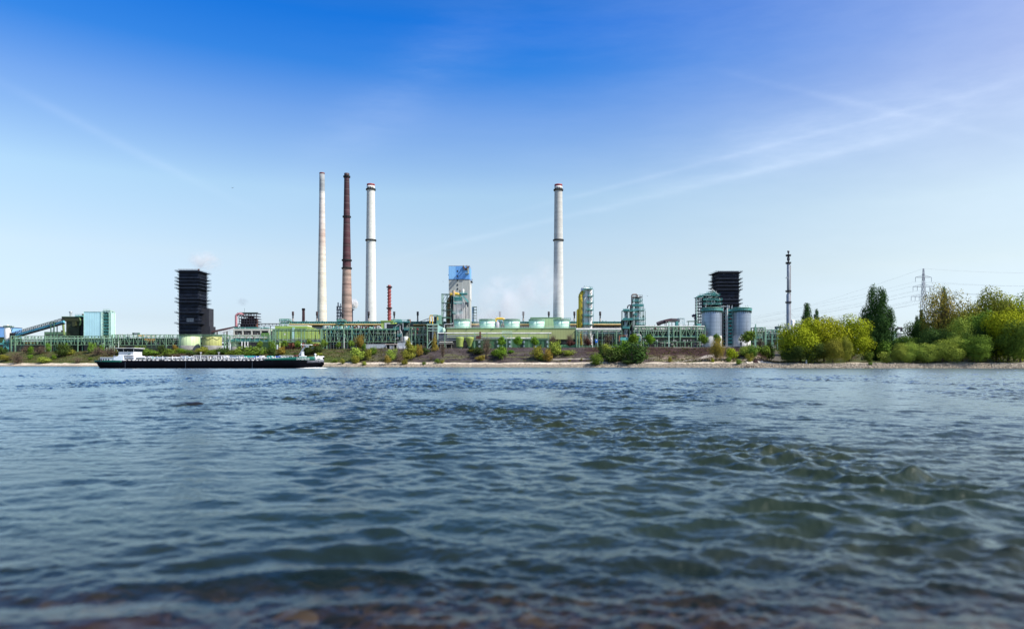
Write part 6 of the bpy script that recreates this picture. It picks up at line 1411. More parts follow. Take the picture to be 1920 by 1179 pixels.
part('riser_pipe', MB().cyl((X(1362.8, Y), Y-.5, Z(652, Y)), (X(1362.8, Y), Y-.5, Z(578, Y)), .5), lgrey, T)
T = thing('quay_deck', 'concrete loading deck with railing in front of the silver silos', 'deck', (X(1390, 440), 440, G)); Y = 452
m_ = MB(); pbox(m_, 1356, 1450, 650.4, 652.6, Y, -4, 6); part('deck_slab', m_, conc, T); m_ = MB(); m_.rail(X(1356, Y), X(1450, Y), Y-3.8, Z(650.4, Y), 1.1, .08, 2); part('railing', m_, grey, T)
m_ = MB(); pbox(m_, 1356, 1450, 652.7, 668, Y, 0, 5); part('retaining_wall', m_, M('shaded wall', (.07, .065, .06)), T)
m_ = MB(); pbox(m_, 1378, 1400, 656, 666, Y, -3, -.5); part('rusty_heap', m_, M('orange rust'), T) if 0 else None
rack('pipe_rack', 'mint pipe rack directly right of the right silver silo', 1414, 1435, 613.5, 640, 460, 6, 6, (1414.8, 1434.2), pipes=((617, .5, grey, 2), (622, .5, ochre, 3), (633, .4, teal, 4)), decks=((633, teal),), mess=2.2, seed=9, th=.4)
rack('pipe_rack', 'darker mint pipe rack between the right silver silo and the yellow trees', 1435.5, 1466, 617.5, 636, 500, 7, 6, (1436, 1447, 1457), pipes=((625, .5, grey, 2), (630, .4, rust, 4)), decks=((631, steel2),), mess=1.6, seed=10, th=.5, mat=M('sage steel'))
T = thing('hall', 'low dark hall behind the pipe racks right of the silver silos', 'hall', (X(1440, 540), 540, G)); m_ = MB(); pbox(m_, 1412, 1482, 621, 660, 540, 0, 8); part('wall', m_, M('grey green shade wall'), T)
T = thing('mast', 'single green steel post standing just right of the right silver silo', 'post', (X(1417, 455), 455, G)); m_ = MB(); pbox(m_, 1416.2, 1417.8, 607.5, 652, 455, 0, .5); part('post', m_, M('sage steel'), T)
T = thing('crane_head', 'dark boom and machine house above the pipe rack left of the flare stack', 'crane', (X(1460, 560), 560, G)); Y = 560
m_ = MB(); m_.bar((X(1453, Y), Y, Z(616, Y)), (X(1474, Y), Y, Z(613.5, Y)), 1.0); pbox(m_, 1455, 1464, 611.8, 616, Y, -1, 3); m_.bar((X(1459.5, Y), Y, Z(612, Y)), (X(1459.5, Y), Y, Z(607.5, Y)), .3); pbox(m_, 1456, 1457.6, 616, 640, Y, 0, 1); pbox(m_, 1462, 1463.6, 616, 640, Y, 0, 1); part('boom', m_, M('blue green dark steel', (.05, .11, .12)), T)
# flare stack
Y = 560
T = thing('flare_stack', 'slender grey flare stack with ring platforms above the yellow trees', 'flare stack', (X(1478, Y), Y, G))
x = X(1478.2, Y); fs = M('blue grey stack steel', (.30, .33, .37), .45, .3, .2, .3, .2)
part('shaft', MB().lathe(x, Y, [(1.6, PB), (1.6, Z(553, Y)), (1.0, Z(549, Y)), (1.2, Z(548, Y)), (1.2, Z(495, Y)), (1.0, Z(494, Y))], 18), fs, T)
part('ladder', MB().box(x+1.35, x+1.7, Y-.8, Y-.4, Z(607, Y), Z(497, Y)), M('rust pink ladder', (.38, .30, .30)), T)
part('burner_tip', MB().lathe(x, Y, [(.4, Z(494, Y)), (.5, Z(490, Y)), (1.1, Z(488, Y)), (1.1, Z(483, Y)), (.6, Z(481, Y)), (.35, Z(479, Y)), (.4, Z(474.5, Y)), (.85, Z(473.5, Y)), (.85, Z(470.3, Y)), (.5, Z(470, Y))], 14), M('scorched steel', (.07, .07, .08), .5, .3), T)
for py, rr_ in ((480.5, 2.0), (494.7, 2.1), (547.5, 2.2), (568.3, 2.3)): part('gallery', MB().ring(x, Y, .8, Z(py, Y), rr_, 1.2, 14, .35), dark, T)
for py in (521, 591): m_ = MB(); m_.box(x-2.1, x-.9, Y-1, Y+1, Z(py, Y)-.3, Z(py, Y)); m_.rail(x-2.1, x-.9, Y-1, Z(py, Y), 1.1, .12, .6); part('side_platform', m_, grey, T)
for py in (587.5, 599): m_ = MB().tube([(x+1.4, Y, Z(py, Y)), (x+2.7, Y, Z(py+.5, Y)), (x+3.2, Y, Z(py+4, Y))], .14, 6); part('guy_bracket', m_, grey, T)
T = thing('dome_tank', 'small white domed tank peeping over the yellow trees beside the flare stack', 'tank', (X(1486, 600), 600, G)); part('shell', MB().lathe(X(1486, 600), 600, [(1.6, PB), (1.6, Z(601, 600)), (1.1, Z(599.8, 600)), (.1, Z(599.3, 600))], 14), white, T)
# --- crane arm + pylon at the right ------------------------------------------------------------
Y = 760
T = thing('unloader', 'dark curved crane arm on a mint base seen between the big poplar and the wood', 'crane', (X(1684, Y), Y, G))
part('arm', MB().tube([(X(1678, Y), Y, Z(623, Y)), (X(1681, Y), Y, Z(617, Y)), (X(1685, Y), Y, Z(615, Y)), (X(1691, Y), Y, Z(615.2, Y)), (X(1689.5, Y), Y, Z(621, Y))], 1.2, 8), M('mauve black steel', (.05, .04, .06)), T)
m_ = MB(); pbox(m_, 1673, 1681, 621, 624, Y, -1, 3); pbox(m_, 1674, 1679, 624, 662, Y, 0, 3); part('base', m_, ltsteel, T)
m_ = MB(); pbox(m_, 1683, 1690, 624, 662, Y, 0, 4); part('hopper', m_, M('grey hopper', (.3, .32, .33)), T)
def pylon(px, base, top, Y, hw, label):
    T = thing('power_pylon', label, 'pylon', (X(px, Y), Y, G), 'power pylons'); x = X(px, Y); z0, z1 = PB, Z(top, Y); pm_ = M('pylon steel', (.34, .37, .42), .5, .3, .2)
    def W(z): f = (z-z0)/(z1-z0); return 3.3*(1-f)+.35
    m_ = MB(); zs = [z0+(z1-z0)*(1-(1-i/15)**1.15) for i in range(16)]
    for a, b in zip(zs, zs[1:]):
        wa, wb = W(a), W(b)
        for sx in (-1, 1):
            for sy in (-1, 1): m_.bar((x+sx*wa, Y+sy*wa, a), (x+sx*wb, Y+sy*wb, b), .28)
        for sy in (-1, 1):
            m_.bar((x-wa, Y+sy*wa, a), (x+wb, Y+sy*wb, b), .16); m_.bar((x+wa, Y+sy*wa, a), (x-wb, Y+sy*wb, b), .16); m_.bar((x-wa, Y+sy*wa, a), (x+wa, Y+sy*wa, a), .16)
            m_.bar((x+sy*wa, Y-wa, a), (x+sy*wb, Y+wb, b), .16); m_.bar((x+sy*wa, Y+wa, a), (x+sy*wb, Y-wb, b), .16)
    part('mast', m_, pm_, T)
    ends = []
    for py, hwp, ins in ((520, 15, (15,)), (537.5, 19.5, (19.5, 11.5)), (556, 23, (23, 15.5, 8))):
        z = Z(py, Y); m_ = MB(); w_ = S(hwp*hw, Y)
        for sy in (-.9, .9): m_.bar((x-w_, Y, z), (x, Y+sy, z), .36); m_.bar((x+w_, Y, z), (x, Y+sy, z), .36)
        m_.bar((x-w_, Y, z), (x, Y, z+2.4), .26); m_.bar((x+w_, Y, z), (x, Y, z+2.4), .26)
        for q in (.3, .55, .8): 
            for s_ in (-1, 1): m_.bar((x+s_*w_*q, Y, z), (x+s_*w_*q, Y, z+2.4*(1-q)), .14)
        arm = part('crossarm', m_, pm_, T)
        for i_ in ins:
            for s_ in (-1, 1):
                xx = x+s_*S(i_*hw, Y); part('insulator', MB().cyl((xx, Y, z), (xx, Y, z-S(9 if py < 530 else 8, Y)*.95), .2, n=6), pm_, arm); ends.append((xx, Y, z-S(8, Y)))
    ends.append((x, Y, z1)); return T, ends
T, ends = pylon(1731.5, 0, 503.5, 640, 1.0, 'lattice power pylon with three crossarms above the wood on the right')
wm = M('power cable', (.20, .21, .24), .5)
lvl = ['top']*2+['middle']*4+['lowest']*6+['earth']
for i, (ex, ey, ez) in enumerate(ends):
    sd_ = 'left' if i % 2 == 0 else 'right'; ps_ = {'top': '', 'middle': ('outer ', 'inner ')[((i-2)//2) % 2], 'lowest': ('outer ', 'middle ', 'inner ')[((i-6)//2) % 3], 'earth': ''}[lvl[i]]
    lb = 'faint earth wire strung from the tip of the pylon' if lvl[i] == 'earth' else 'faint power cable on the '+ps_+sd_+' insulator of the pylon '+lvl[i]+' crossarm'
    m_ = MB()
    for tx, tz, ty, sag in ((X(1180, 1150)+i*4.0, Z(612+i*1.2, 1150), 1150, 12), (X(2300, 640)+0, ez+6, 600, 9)):
        pts = []
        for k in range(19): f = k/18; pts.append((ex+(tx-ex)*f, ey+(ty-ey)*f, ez+(tz-ez)*f-sag*4*f*(1-f)))
        m_.tube(pts, .045, 4)
    single('power_cable', m_, wm, lb, 'power cable', 'cables of the power line', loc=(ex, ey, ez))
# --- road signs, lamp posts, steps, groyne -----------------------------------------------------
def rnd_sign(px, t, h, Y, label, mat, sz=2.3):
    T = thing('sign', label, 'sign', (X(px, Y), Y, G)); x = X(px, Y); part('board', MB().box(x-S(sz, Y), x+S(sz, Y), Y, Y+.12, Z(t+h, Y), Z(t, Y)), mat, T)
    part('symbol', MB().cyl((x, Y-.04, Z(t+h*.3, Y)), (x, Y-.01, Z(t+h*.3, Y)), S(sz*.5, Y), n=12), white if 'round' in label else M('sky blue', (.05, .4, .75)), T)
    part('post', MB().box(x-.18, x+.18, Y+.13, Y+.4, PB, Z(t, Y)), dark, T)
rnd_sign(1118.4, 635.8, 6.5, 462, 'blue waterway sign with a round white mark below the tall white column', M('signal blue', (.02, .16, .62), .4))
rnd_sign(582.3, 641, 4.5, 548, 'bright blue sign on a post behind the ship bow crane', M('bright sky blue sign', (.03, .38, .75), .4), 1.6)
GLp = 'white lamp posts along the works road'
lp = None
for px, lb in ((431, 'below the white concrete frame building'), (645.3, 'below the brown chimney'), (1111, 'left of the blue waterway sign'), (222.5, 'left of the wheelhouse')):
    Yl = front(px)-3; x = X(px, Yl)
    if lp is None:
        lp = thing('lamp_post', 'slim white lamp post '+lb, 'lamp post', (x, Yl, G), GLp)
        part('pole', MB().cyl((x, Yl, G-.3), (x, Yl, G+8.6), .2, .13, 8), white, lp); part('lamp_head', MB().box(x-.3, x+.9, Yl-.2, Yl+.2, G+8.6, G+8.8), lgrey, lp)
    else: dup(lp, (x, Yl, G), 'slim white lamp post '+lb, GLp)
def onbank(px, t):
    k = (px-960)/F; y = (427+t*CT*1.054)/(1+.334*k); return k*y, y
# concrete steps
bx_, by_ = onbank(1418, 2)
T = thing('steps', 'dark reddish concrete boat steps between pale slabs right of the silver silos', 'steps', (bx_, by_, 0)); m_ = MB()
for i in range(14):
    x, y = onbank(1418+i*.35, 1+i*.85); m_.box(x-2.1, x+2.1, y, y+1.1, -1.5, .25+i*.36)
part('treads', m_, M('dark rusty steps', (.07, .035, .03), .8, 0, .4), T)
for s_ in (-1, 1):
    m_ = MB(); x, y = onbank(1418+s_*8, 4); 
    m_.v += [(x-2.6*(s_ < 0)-2.3*0-.6*(s_ > 0), y-4, 0), (x+1.2+1.2*(s_ > 0), y-4, 0), (x+1.2+1.2*(s_ > 0)+1, y+6, 4.0), (x-2.6*(s_ < 0)+1-.6*(s_ > 0), y+6, 4.0)]; m_.v += [(a, b_, c_-2.5) for a, b_, c_ in m_.v]
    m_.f += [(0, 1, 2, 3), (7, 6, 5, 4), (0, 4, 5, 1), (1, 5, 6, 2), (2, 6, 7, 3), (3, 7, 4, 0)]; m_.sm += [0]*6; part('side_slab', m_, M('pale slab', (.52, .46, .38), .85, 0, .15), T)
GP = 'old wooden groyne stakes beside the steps'
for i, px in enumerate((1399, 1402.5, 1406, 1409.5, 1412.5)):
    x, y = onbank(px, .2); T0 = single('stake', MB().cyl((x, y, -1), (x+.1, y, 1.7-.12*i), .32, .28, 8), M('old timber', (.16, .11, .075), .9, 0, .3, 2), ('leftmost', 'second from left', 'middle', 'second from right', 'rightmost')[i]+' of five short timber stakes at the waterline beside the boat steps', 'stake', GP, (x, y, 0))
# white post on the right beach
x, y = onbank(1512, 9); T = thing('marker_post', 'short white marker post in the shade under the yellow trees', 'post', (x, y, 2.5)); part('post', MB().box(x-.35, x+.35, y-.1, y+.1, terrxy(x, y)-.3, terrxy(x, y)+2.2), white, T)
part('foot', MB().box(x-.5, x+.5, y-.3, y+.3, terrxy(x, y)-.3, terrxy(x, y)+.15), conc, T)
# ------------------------------------------------------------------ the river tanker
Y = 352.0; BW = 11.4; yc = Y+BW/2
def zz(py): return Z(py, Y)
S0 = thing('tanker_ship', 'long black inland tanker ship with white wheelhouse and green bow passing the far bank', 'ship', (X(392, Y), yc, 0))
hullm = M('black hull paint', (.0012, .0018, .004), .7, 0, .4, .2, .3, spec=.05); hgreen = M('dark green hull paint', (.012, .12, .085), .4, 0, .1, .3); hwhite = M('ship white', (.66, .67, .69), .4, 0, .05, .3); hblue = M('blue black boot', (.012, .014, .030), .45, 0, .3, .3, .3)
def hw_(px, up):      # half width of the hull along its length, at deck (up=1) and waterline (0)
    b = BW/2
    if px < 215: f = (px-(165+(1-up)*9.5))/(215-(165+(1-up)*9.5)); return b*max(.0, min(1, f))**.38 if f > 0 else .02
    e = 602-(1-up)*7
    if px > 560: f = (e-px)/(e-560); return b*max(0, min(1, f))**.42 if f > 0 else .02
    return b
def dk(px): return zz(float(np.interp(px, [177, 200, 228, 232, 480, 500, 540, 607], [675.4, 675.6, 675.8, 676.2, 676.2, 674.2, 671.8, 669.0])))
def loft(pxs, zt, zb, prd=0, cap=True, top=1, bot=None):
    m = MB(); n = len(pxs)
    for px in pxs:
        a, b = zt(px), zb(px); x = X(px, Y)
        for (z, up) in ((a, 1.), (a*.5+b*.5, .75), (b, 0.)):
            f = up if bot is None else (1-(1-up)*bot)
            w_ = hw_(px, f)+prd; m.v += [(x, yc-w_, z), (x, yc+w_, z)]
    for i in range(n-1):
        o_, q = i*6, (i+1)*6
        for k in (0, 2): m.f.append((o_+k, o_+k+2, q+k+2, q+k)); m.f.append((o_+k+1, q+k+1, q+k+3, o_+k+3)); m.sm += [1, 1]
        m.f.append((o_, q, q+1, o_+1)); m.f.append((o_+4, o_+5, q+5, q+4)); m.sm += [0, 0]
    m.f += [(0, 1, 3, 2), (2, 3, 5, 4), (6*n-6, 6*n-4, 6*n-3, 6*n-5), (6*n-4, 6*n-2, 6*n-1, 6*n-3)]; m.sm += [0]*4
    return m
pxs = list(np.linspace(165.1, 215, 17))+list(np.linspace(225, 560, 24))+list(np.linspace(563, 601.9, 18))
part('hull', loft(pxs, dk, lambda p: dk(p)-1.2 if p < 165.5 else (float(np.interp(p, [165, 170, 179, 189], [dk(170)-1.2, dk(170)-1.7, .35, -.9])) if p < 189 else float(np.interp(p, [586, 597, 602], [-.9, .5, 1.9])))), hullm, S0)
part('boot_top', loft([188+i*7 for i in range(58)], lambda p: zz(685.6), lambda p: -.5, .05, bot=.0), hblue, S0) if 0 else None
part('stern_band', loft([p for p in pxs if p <= 228]+[228], lambda p: dk(p)+.05, lambda p: dk(p)-.85, .05, bot=.22), hgreen, S0)
part('bow_band', loft([496, 510, 525, 540, 555]+[p for p in pxs if 560 <= p < 588]+[588], lambda p: dk(p)+.45, lambda p: min(dk(p)-.25, zz(float(np.interp(p, [496, 530, 607], [675.5, 675.2, 675.4])))), .05, bot=.22), hgreen, S0)
part('bow_white_block', loft([588.2]+[p for p in pxs if p > 589], lambda p: dk(p)+.45, lambda p: zz(675.6), .08, bot=.22), hwhite, S0)
part('bow_grey_side', loft([p for p in pxs if p > 573], lambda p: zz(675.9), lambda p: zz(680), .045, bot=.35), M('grey scuffed bow', (.10, .105, .13), .5, 0, .4, .4, .4), S0)
m_ = MB(); pbox(m_, 232, 498, 675.6, 676.3, Y, -.12, -.01); part('rubbing_strake', m_, M('dark strake', (.02, .02, .025)), S0)
# lettering and emblem
def text_part(s, px0, px1, pyb, hgt, mat, parent, name, y, shear=0):
    cu = bpy.data.curves.new('t', 'FONT'); cu.body = s; cu.extrude = .02; cu.size = 1; cu.shear = shear
    o = bpy.data.objects.new('t', cu); C.objects.link(o); bpy.context.view_layer.update(); me = bpy.data.meshes.new_from_object(o.evaluated_get(bpy.context.evaluated_depsgraph_get()))
    vs = [v.co.copy() for v in me.vertices]; mx = max(v.x for v in vs); mn = min(v.x for v in vs); my = max(v.y for v in vs); fs_ = [tuple(p.vertices) for p in me.polygons]
    bpy.data.objects.remove(o); bpy.data.curves.remove(cu); bpy.data.meshes.remove(me)
    x0, x1 = X(px0, Y), X(px1, Y); m = MB(); m.v = [(x0+(v.x-mn)/(mx-mn)*(x1-x0), yc-hw_(px0+(v.x-mn)/(mx-mn)*(px1-px0), .9)-v.z-.09, zz(pyb)+v.y/my*hgt) for v in vs]; m.f = fs_; m.sm = [0]*len(fs_)
    return part(name, m, mat, parent)
text_part('ERASMUS', 556, 579, 674.4, 1.05, hwhite, S0, 'ship_name', Y+.0-.14+.35, .2)
def emblem(px, pyb, wd, y, mat, nm='emblem'):
    m = MB(); x = X(px, Y); z = zz(pyb)
    for r_, (a0, a1) in ((wd, (20, 160)), (wd*.55, (30, 150))):
        pts = [(x+math.cos(R(a))*r_, y, z+math.sin(R(a))*r_*.62) for a in range(a0, a1+1, 14)]
        for p, q in zip(pts, pts[1:]): m.bar(p, q, .16)
    m.bar((x-wd*1.1, y, z+.12), (x-wd*.3, y, z+.12), .14); m.bar((x+wd*.3, y, z+.12), (x+wd*1.1, y, z+.12), .14); return m
part('emblem', emblem(595, 674, .8, yc-hw_(593, .9)-.2, hgreen), hgreen, S0)
# superstructure
w0 = part('wheelhouse', MB().box(X(219, Y), X(247, Y), Y+1.6, Y+BW-1.6, zz(665.8), zz(659)), hwhite, S0)
m_ = MB(); xa, xb, xc, xd = X(217, Y), X(249.5, Y), X(219, Y), X(247.3, Y); za, zb = zz(653), zz(659)
m_.v += [(xc, Y+1.5, zb), (xd, Y+1.5, zb), (xb, Y+.9, za), (xa, Y+.9, za), (xc, Y+BW-1.5, zb), (xd, Y+BW-1.5, zb), (xb, Y+BW-.9, za), (xa, Y+BW-.9, za)]
m_.f += [(0, 1, 2, 3), (5, 4, 7, 6), (1, 5, 6, 2), (4, 0, 3, 7), (3, 2, 6, 7), (0, 4, 5, 1)]; m_.sm += [0]*6; part('window_band', m_, glass, w0)
m_ = MB()
for q in (217.3, 229, 248.4): m_.bar((X(q+.7*(q < 225)-.5*(q > 245), Y), Y+1.42, zb), (X(q, Y), Y+.85, za), .14)
part('window_frame', m_, hwhite, w0)
m_ = MB(); pbox(m_, 215.5, 250.5, 651.9, 653, Y, .5, BW-.5); part('roof', m_, M('ship light grey', (.66, .67, .68)), w0)
m_ = MB(); m_.bar((X(236, Y), yc-4.5, zz(658.6)), (X(239, Y), yc-3.2, zz(654)), .2); part('wiper', m_, hwhite, w0)
part('emblem', emblem(239, 664.2, .55, Y+1.5, hgreen), hgreen, w0)
h0 = part('deck_house', MB().box(X(185, Y), X(219, Y), Y+1.4, Y+BW-1.4, zz(676.5), zz(669.8)), hwhite, S0)
m_ = MB(); m_.v += [(X(211, Y), Y+.9, zz(676)), (X(229, Y), Y+.9, zz(676)), (X(229, Y), Y+.9, zz(667)), (X(222, Y), Y+.9, zz(666.2)), (X(211, Y), Y+.9, zz(670))]; m_.v += [(a, b+BW-1.8, c_) for a, b, c_ in m_.v]
m_.f += [(0, 1, 2, 3, 4), (9, 8, 7, 6, 5), (0, 4, 9, 5), (4, 3, 8, 9), (3, 2, 7, 8), (2, 1, 6, 7)]; m_.sm += [0]*6; part('ramp_side', m_, M('ship pale blue white', (.70, .76, .84)), h0)
for q in (187, 191.3, 196, 201, 213.5): m_ = MB(); t_ = 672.8 if q < 210 else 675; pbox(m_, q-1.1, q+1.1, t_, t_+(3.4 if q < 210 else 2.2), Y, 1.25 if q < 210 else .8, 1.39 if q < 210 else .89); part('window', m_, glass, h0)
m_ = MB(); pbox(m_, 184.4, 219.5, 669.3, 669.9, Y, 1.1, BW-1.1); part('roof', m_, M('ship light grey'), h0)
m_ = MB(); m_.rail(X(187, Y), X(212, Y), Y+1.3, zz(669.3), 1.0, .09, 1.6); part('roof_railing', m_, rust, h0)
part('radome', MB().lathe(X(208.5, Y), Y+3, [(.55, zz(669.4)), (.6, zz(667.5)), (.35, zz(666.4)), (.05, zz(666.1))], 12), hwhite, h0)
m_ = MB(); pbox(m_, 178.5, 182.5, 672.8, 675.4, Y, 3.5, 6.5); part('stern_winch', m_, dark, S0)
m_ = MB(); m_.rail(X(180, Y), X(186, Y), Y+2, zz(675.4), 1.0, .09, 1); part('stern_railing', m_, grey, S0)
m_ = MB(); pbox(m_, 219, 247, 665.8, 667, Y, 1.3, BW-1.3); part('wheelhouse_base', m_, M('ship light grey'), S0)
part('cargo_cylinder', MB().cyl((X(228, Y), Y+2.6, zz(670.2)), (X(248, Y), Y+2.6, zz(670.2)), .8, n=14), hwhite, S0); part('cargo_cylinder', MB().cyl((X(249.5, Y), Y+2.8, zz(669.8)), (X(266, Y), Y+2.8, zz(669.8)), .7, n=14), hwhite, S0)
for q in (226.5, 249): part('vent_dome', MB().lathe(X(q, Y), Y+1.6, [(.6, zz(675.6)), (.6, zz(669.3)), (.4, zz(668.3)), (.05, zz(668))], 10), hwhite, S0)
# deck: trunk, coaming boxes, pipes, vents, posts
m_ = MB(); pbox(m_, 232, 540, 673.4, 676.2, Y, 1.2, BW-1.2); part('trunk_deck', m_, M('dark deck plating', (.05, .055, .07), .6, 0, .4, .3), S0)
for dy_, py, r_, mt in ((2.2, 671.6, .16, hwhite), (3.2, 670.5, .2, M('ship light grey')), (5, 669.8, .22, M('ship light grey')), (7, 670.8, .18, hwhite)): part('cargo_pipe', MB().cyl((X(266, Y), Y+dy_, zz(py)), (X(545, Y), Y+dy_, zz(py)), r_, n=8), mt, S0)
r_ = random.Random(17); q = 232.5
dome = None; i = 0
while q < 500:
    if not (300 < q < 307 or 484 < q < 486):
        w_ = r_.uniform(.55, .85); m_ = MB().lathe(X(q, Y), Y+.75, [(w_, zz(676.2)), (w_, zz(675.1)), (w_*.6, zz(674.4)), (.05, zz(674.2))], 10); part('vent_cover', m_, hwhite if r_.random() < .75 else M('ship light grey'), S0)
    q += r_.uniform(6, 8.5)
q = 268
while q < 556:
    h = r_.uniform(667.3, 670); mt = r_.choice([hwhite, hwhite, M('ship light grey'), grey]); m_ = MB().cyl((X(q, Y), Y+r_.uniform(1.3, 3), zz(674)), (X(q, Y), Y+1.6, zz(h)), r_.uniform(.12, .34), n=7); part('vent_post', m_, mt, S0); q += r_.uniform(3.0, 6.5)
for a, b, t, bo, mt in ((262, 272, 668.4, 672.5, hwhite), (277, 284, 669, 672.5, M('ship teal', (.05, .38, .32))), (286, 304, 668.5, 673.3, M('ship blue grey', (.32, .40, .50))), (270, 276, 667.5, 673, grey), (334, 342, 666.4, 673, grey), (338, 349, 668, 672.8, M('ship blue grey')), (359, 414, 665.9, 667.0, hwhite), (360, 412, 667, 671.5, M('ship shade panel', (.30, .27, .28))), (388, 391.5, 668, 671, yellow), (425, 449, 666.0, 667.2, M('ship blue grey')), (427, 447, 668.5, 672.5, M('ship blue grey')), (454, 470, 666.6, 670.8, M('ship teal')), (472, 477, 667.3, 671, M('ship signal blue', (.06, .14, .42))), (482, 488, 666.5, 672, M('ship light grey')), (497, 505, 666.8, 671, M('ship teal')), (513, 518, 667, 670, M('ship signal blue')), (520, 545, 666.2, 667, hwhite), (523, 532, 668, 672, M('ship light grey')), (535, 538, 667.5, 671, white), (548, 553, 664.6, 668.5, rust), (415, 421, 666, 673.5, hwhite)):
    m_ = MB(); pbox(m_, a, b, t, bo, Y, 2.2+r_.uniform(0, 1), 6.5); part('deck_unit', m_, mt, S0)
for q in (359, 373, 387, 400, 413): m_ = MB(); pbox(m_, q-.35, q+.35, 666.8, 674, Y, 1.6, 2.0); part('canopy_post', m_, hwhite, S0)
for q in (370, 404): m_ = MB(); x = X(q, Y); m_.cyl((x, Y+4, zz(673)), (x, Y+4, zz(661)), .09, n=6); m_.box(x-.45, x+.45, Y+3.8, Y+4.2, zz(661.2), zz(660.2)); part('deck_light', m_, M('ship light grey'), S0)
m_ = MB(); m_.rail(X(232, Y), X(545, Y), Y+.25, zz(676.1), 1.0, .05, 2.2); part('railing', m_, hwhite, S0)
for q in (234.8, 348, 473): m_ = MB(); x = X(q, Y); m_.box(x-.12, x+.12, Y-.1, Y-.01, .1, zz(678)); part('draught_marks', m_, M('faded blue mark', (.03, .045, .07)), S0)
def X2(px, Y_): return X(px, yc)
# bow mast and crane
m_ = MB(); m_.bar((X2(560.5, Y), yc, zz(666)), (X2(571, Y), yc, zz(648)), .42); m_.bar((X2(562.5, Y), yc, zz(666)), (X2(573, Y), yc, zz(648.5)), .25)
part('bow_mast', m_, M('ship light grey'), S0)
m_ = MB(); pbox(m_, 559, 578, 645.2, 646.5, Y, 4, 7.5); pbox(m_, 568, 572, 646.5, 650.5, Y, 4.5, 7); m_.cyl((X2(565, Y), yc, zz(645)), (X2(565, Y), yc, zz(643.3)), .2, n=6); part('mast_head', m_, hwhite, S0)
m_ = MB(); pbox(m_, 560, 563, 658.5, 669, Y, 4.2, 6.8); pbox(m_, 557, 567, 666.8, 669.5, Y, 3.5, 7.5); part('mast_foot', m_, hwhite, S0)
part('radome', MB().lathe(X2(591, Y), yc, [(.45, zz(668)), (.35, zz(666)), (.6, zz(665)), (.6, zz(663.5)), (.3, zz(662.6)), (.05, zz(662.4))], 12), hwhite, S0)
part('bollard', MB().lathe(X2(598.7, Y), yc-2, [(.35, zz(669.3)), (.35, zz(666.8)), (.2, zz(666.3)), (.05, zz(666.2))], 10), hwhite, S0); part('bollard', MB().lathe(X2(604, Y), yc, [(.35, zz(669)), (.3, zz(667)), (.05, zz(666.6))], 10), dark, S0)
m_ = MB(); pbox(m_, 540, 601, 668.6, 669.3, Y, BW/2-.1, BW/2+.1); part('foredeck_rail', m_, M('ship light grey'), S0)
m_ = MB(); pbox(m_, 583, 592, 680.5, 683.5, Y, 1.2, 1.6); 
# bow wave and wake foam
foam = M('white foam', (.82, .86, .88), .8, 0, .05, 3)
def foam_mesh(px0, px1, y0, y1, hfn, name, label, seed):
    m = MB(); r_ = random.Random(seed); nx, ny = 60, 10
    for j in range(ny+1):
        for i in range(nx+1):
            f = i/nx; g_ = j/ny; x = X(px0+(px1-px0)*f, Y); y = y0+(y1-y0)*g_; m.v.append((x, y, max(-.25, hfn(f)*math.sin(math.pi*g_)*(.6+.8*r_.random())-.06)))
    for j in range(ny):
        for i in range(nx): o_ = j*(nx+1)+i; m.f.append((o_, o_+1, o_+nx+2, o_+nx+1)); m.sm.append(0)
    o = single(name, m, foam, label, 'foam'); return o
foam_mesh(552, 616, Y-2.2, Y+3.0, lambda f: .5*math.sin(math.pi*min(1, f*1.0))**.8*(.3+.9*f), 'bow_wave', 'white foaming wave thrown up by the bow of the tanker ship', 3)
foam_mesh(160, 192, Y+3, Y+9, lambda f: .45*math.sin(math.pi*f)*(.5+.5*math.sin(f*14)), 'wake', 'white churned wake behind the stern of the tanker ship', 4)
# birds
for px, py, Yb, lb in ((831, 528, 420, 'small bird flying left of the blue-topped tower'), (436, 352.5, 300, 'tiny bird high in the sky left of the tall chimneys'), (1214, 555, 380, 'blurred small bird right of the distillation columns')):
    x, z = X(px, Yb), Z(py, Yb); m_ = MB(); m_.v += [(x-.6, Yb, z+.22), (x-.1, Yb-.15, z), (x-.1, Yb+.15, z), (x+.1, Yb-.15, z), (x+.1, Yb+.15, z), (x+.6, Yb, z+.25), (x, Yb-.4, z), (x, Yb+.35, z-.03), (x, Yb, z+.08), (x, Yb, z-.1)]
    m_.f += [(0, 1, 8), (0, 8, 2), (5, 8, 3), (5, 4, 8), (6, 8, 1), (6, 3, 8), (7, 2, 8), (7, 8, 4), (0, 9, 1), (0, 2, 9), (5, 3, 9), (5, 9, 4), (6, 1, 9), (6, 9, 3), (7, 9, 2), (7, 4, 9)]; m_.sm += [0]*16; single('bird', m_, dark, lb, 'bird')
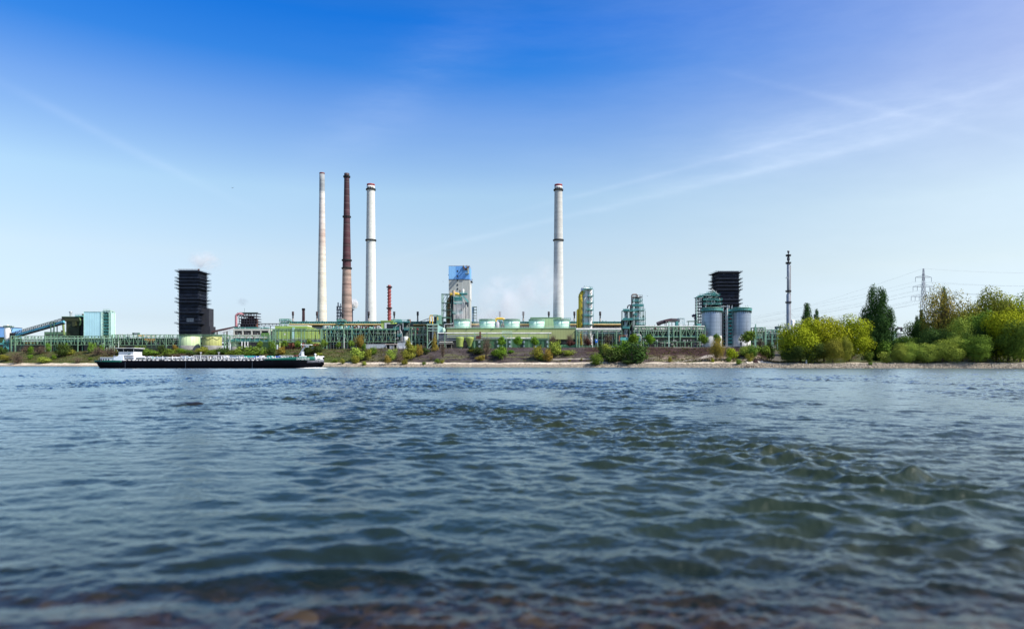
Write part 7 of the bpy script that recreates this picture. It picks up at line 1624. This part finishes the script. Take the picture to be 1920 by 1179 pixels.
# ------------------------------------------------------------------ steam
def steam(px, py, wx, hy, dep, Y, dens, scale, label, col=(1, 1, 1), thr=.48, seed=0, rise=0):
    m, o = newmat('steam %d' % px); v = nd('ShaderNodeVolumePrincipled'); L.new(v.outputs[0], o.inputs['Volume']); v.inputs['Color'].default_value = (*col, 1); v.inputs['Anisotropy'].default_value = .2
    tc = nd('ShaderNodeTexCoord'); n = nd('ShaderNodeTexNoise'); n.inputs['Scale'].default_value = scale; n.inputs['Detail'].default_value = 5; n.inputs['Distortion'].default_value = .6
    mp = nd('ShaderNodeMapping'); mp.inputs['Location'].default_value = (seed, seed*.7, 0); L.new(tc.outputs['Object'], mp.inputs[0]); L.new(mp.outputs[0], n.inputs['Vector'])
    ln = nd('ShaderNodeVectorMath', operation='LENGTH'); L.new(tc.outputs['Object'], ln.inputs[0])
    fall = mth('SUBTRACT', 1.0, ln.outputs['Value'], clamp=True)
    d = mth('MULTIPLY', mth('MULTIPLY', mth('SUBTRACT', n.outputs[0], thr, clamp=True), fall), dens*6)
    L.new(d, v.inputs['Density'])
    mb = MB(); prof = [(math.sin(math.pi*i/12), -math.cos(math.pi*i/12)) for i in range(13)]; mb.lathe(0, 0, [(max(.001, a), b) for a, b in prof], 20)
    ob = bpy.data.objects.new('steam', mkmesh('steam', mb, m)); C.objects.link(ob); ob.location = (X(px, Y), Y, Z(py, Y)); ob.scale = (S(wx, Y), dep, S(hy, Y)); ob.rotation_euler = (0, rise, 0)
    ob['label'] = label; ob['category'] = 'steam'; ob['kind'] = 'stuff'
steam(383, 488, 36, 22, 14, 700, .15, 1.6, 'thin white steam drifting off the top of the left black tower', thr=.42, rise=R(12))
steam(946, 566, 62, 58, 20, 600, .07, 1.5, 'faint grey steam cloud between the blue-topped tower and the grey chimney', (.95, .96, .98), .38, 3, R(-35))
steam(1010, 540, 52, 62, 18, 630, .06, 1.7, 'faint grey steam wisp drifting past the left side of the grey chimney', (.95, .96, .98), .40, 5, R(25))
steam(862, 586, 15, 27, 6, 560, .16, 2.0, 'white steam rising from the first cooling drum before the gas cleaning tower', thr=.38, seed=2)
steam(663.5, 570, 9, 11, 6, 760, 3.0, 1.9, 'small dense white steam puff right of the maroon chimney foot', thr=.40, seed=7)
steam(455, 566, 12, 10, 6, 860, .08, 1.6, 'faint dark smoke wisp above the blast furnace', (.35, .36, .42), .42, 9)
steam(905, 600, 34, 20, 10, 560, .07, 1.6, 'low faint steam hanging over the second cooling drum', (.85, .87, .9), .38, 11)
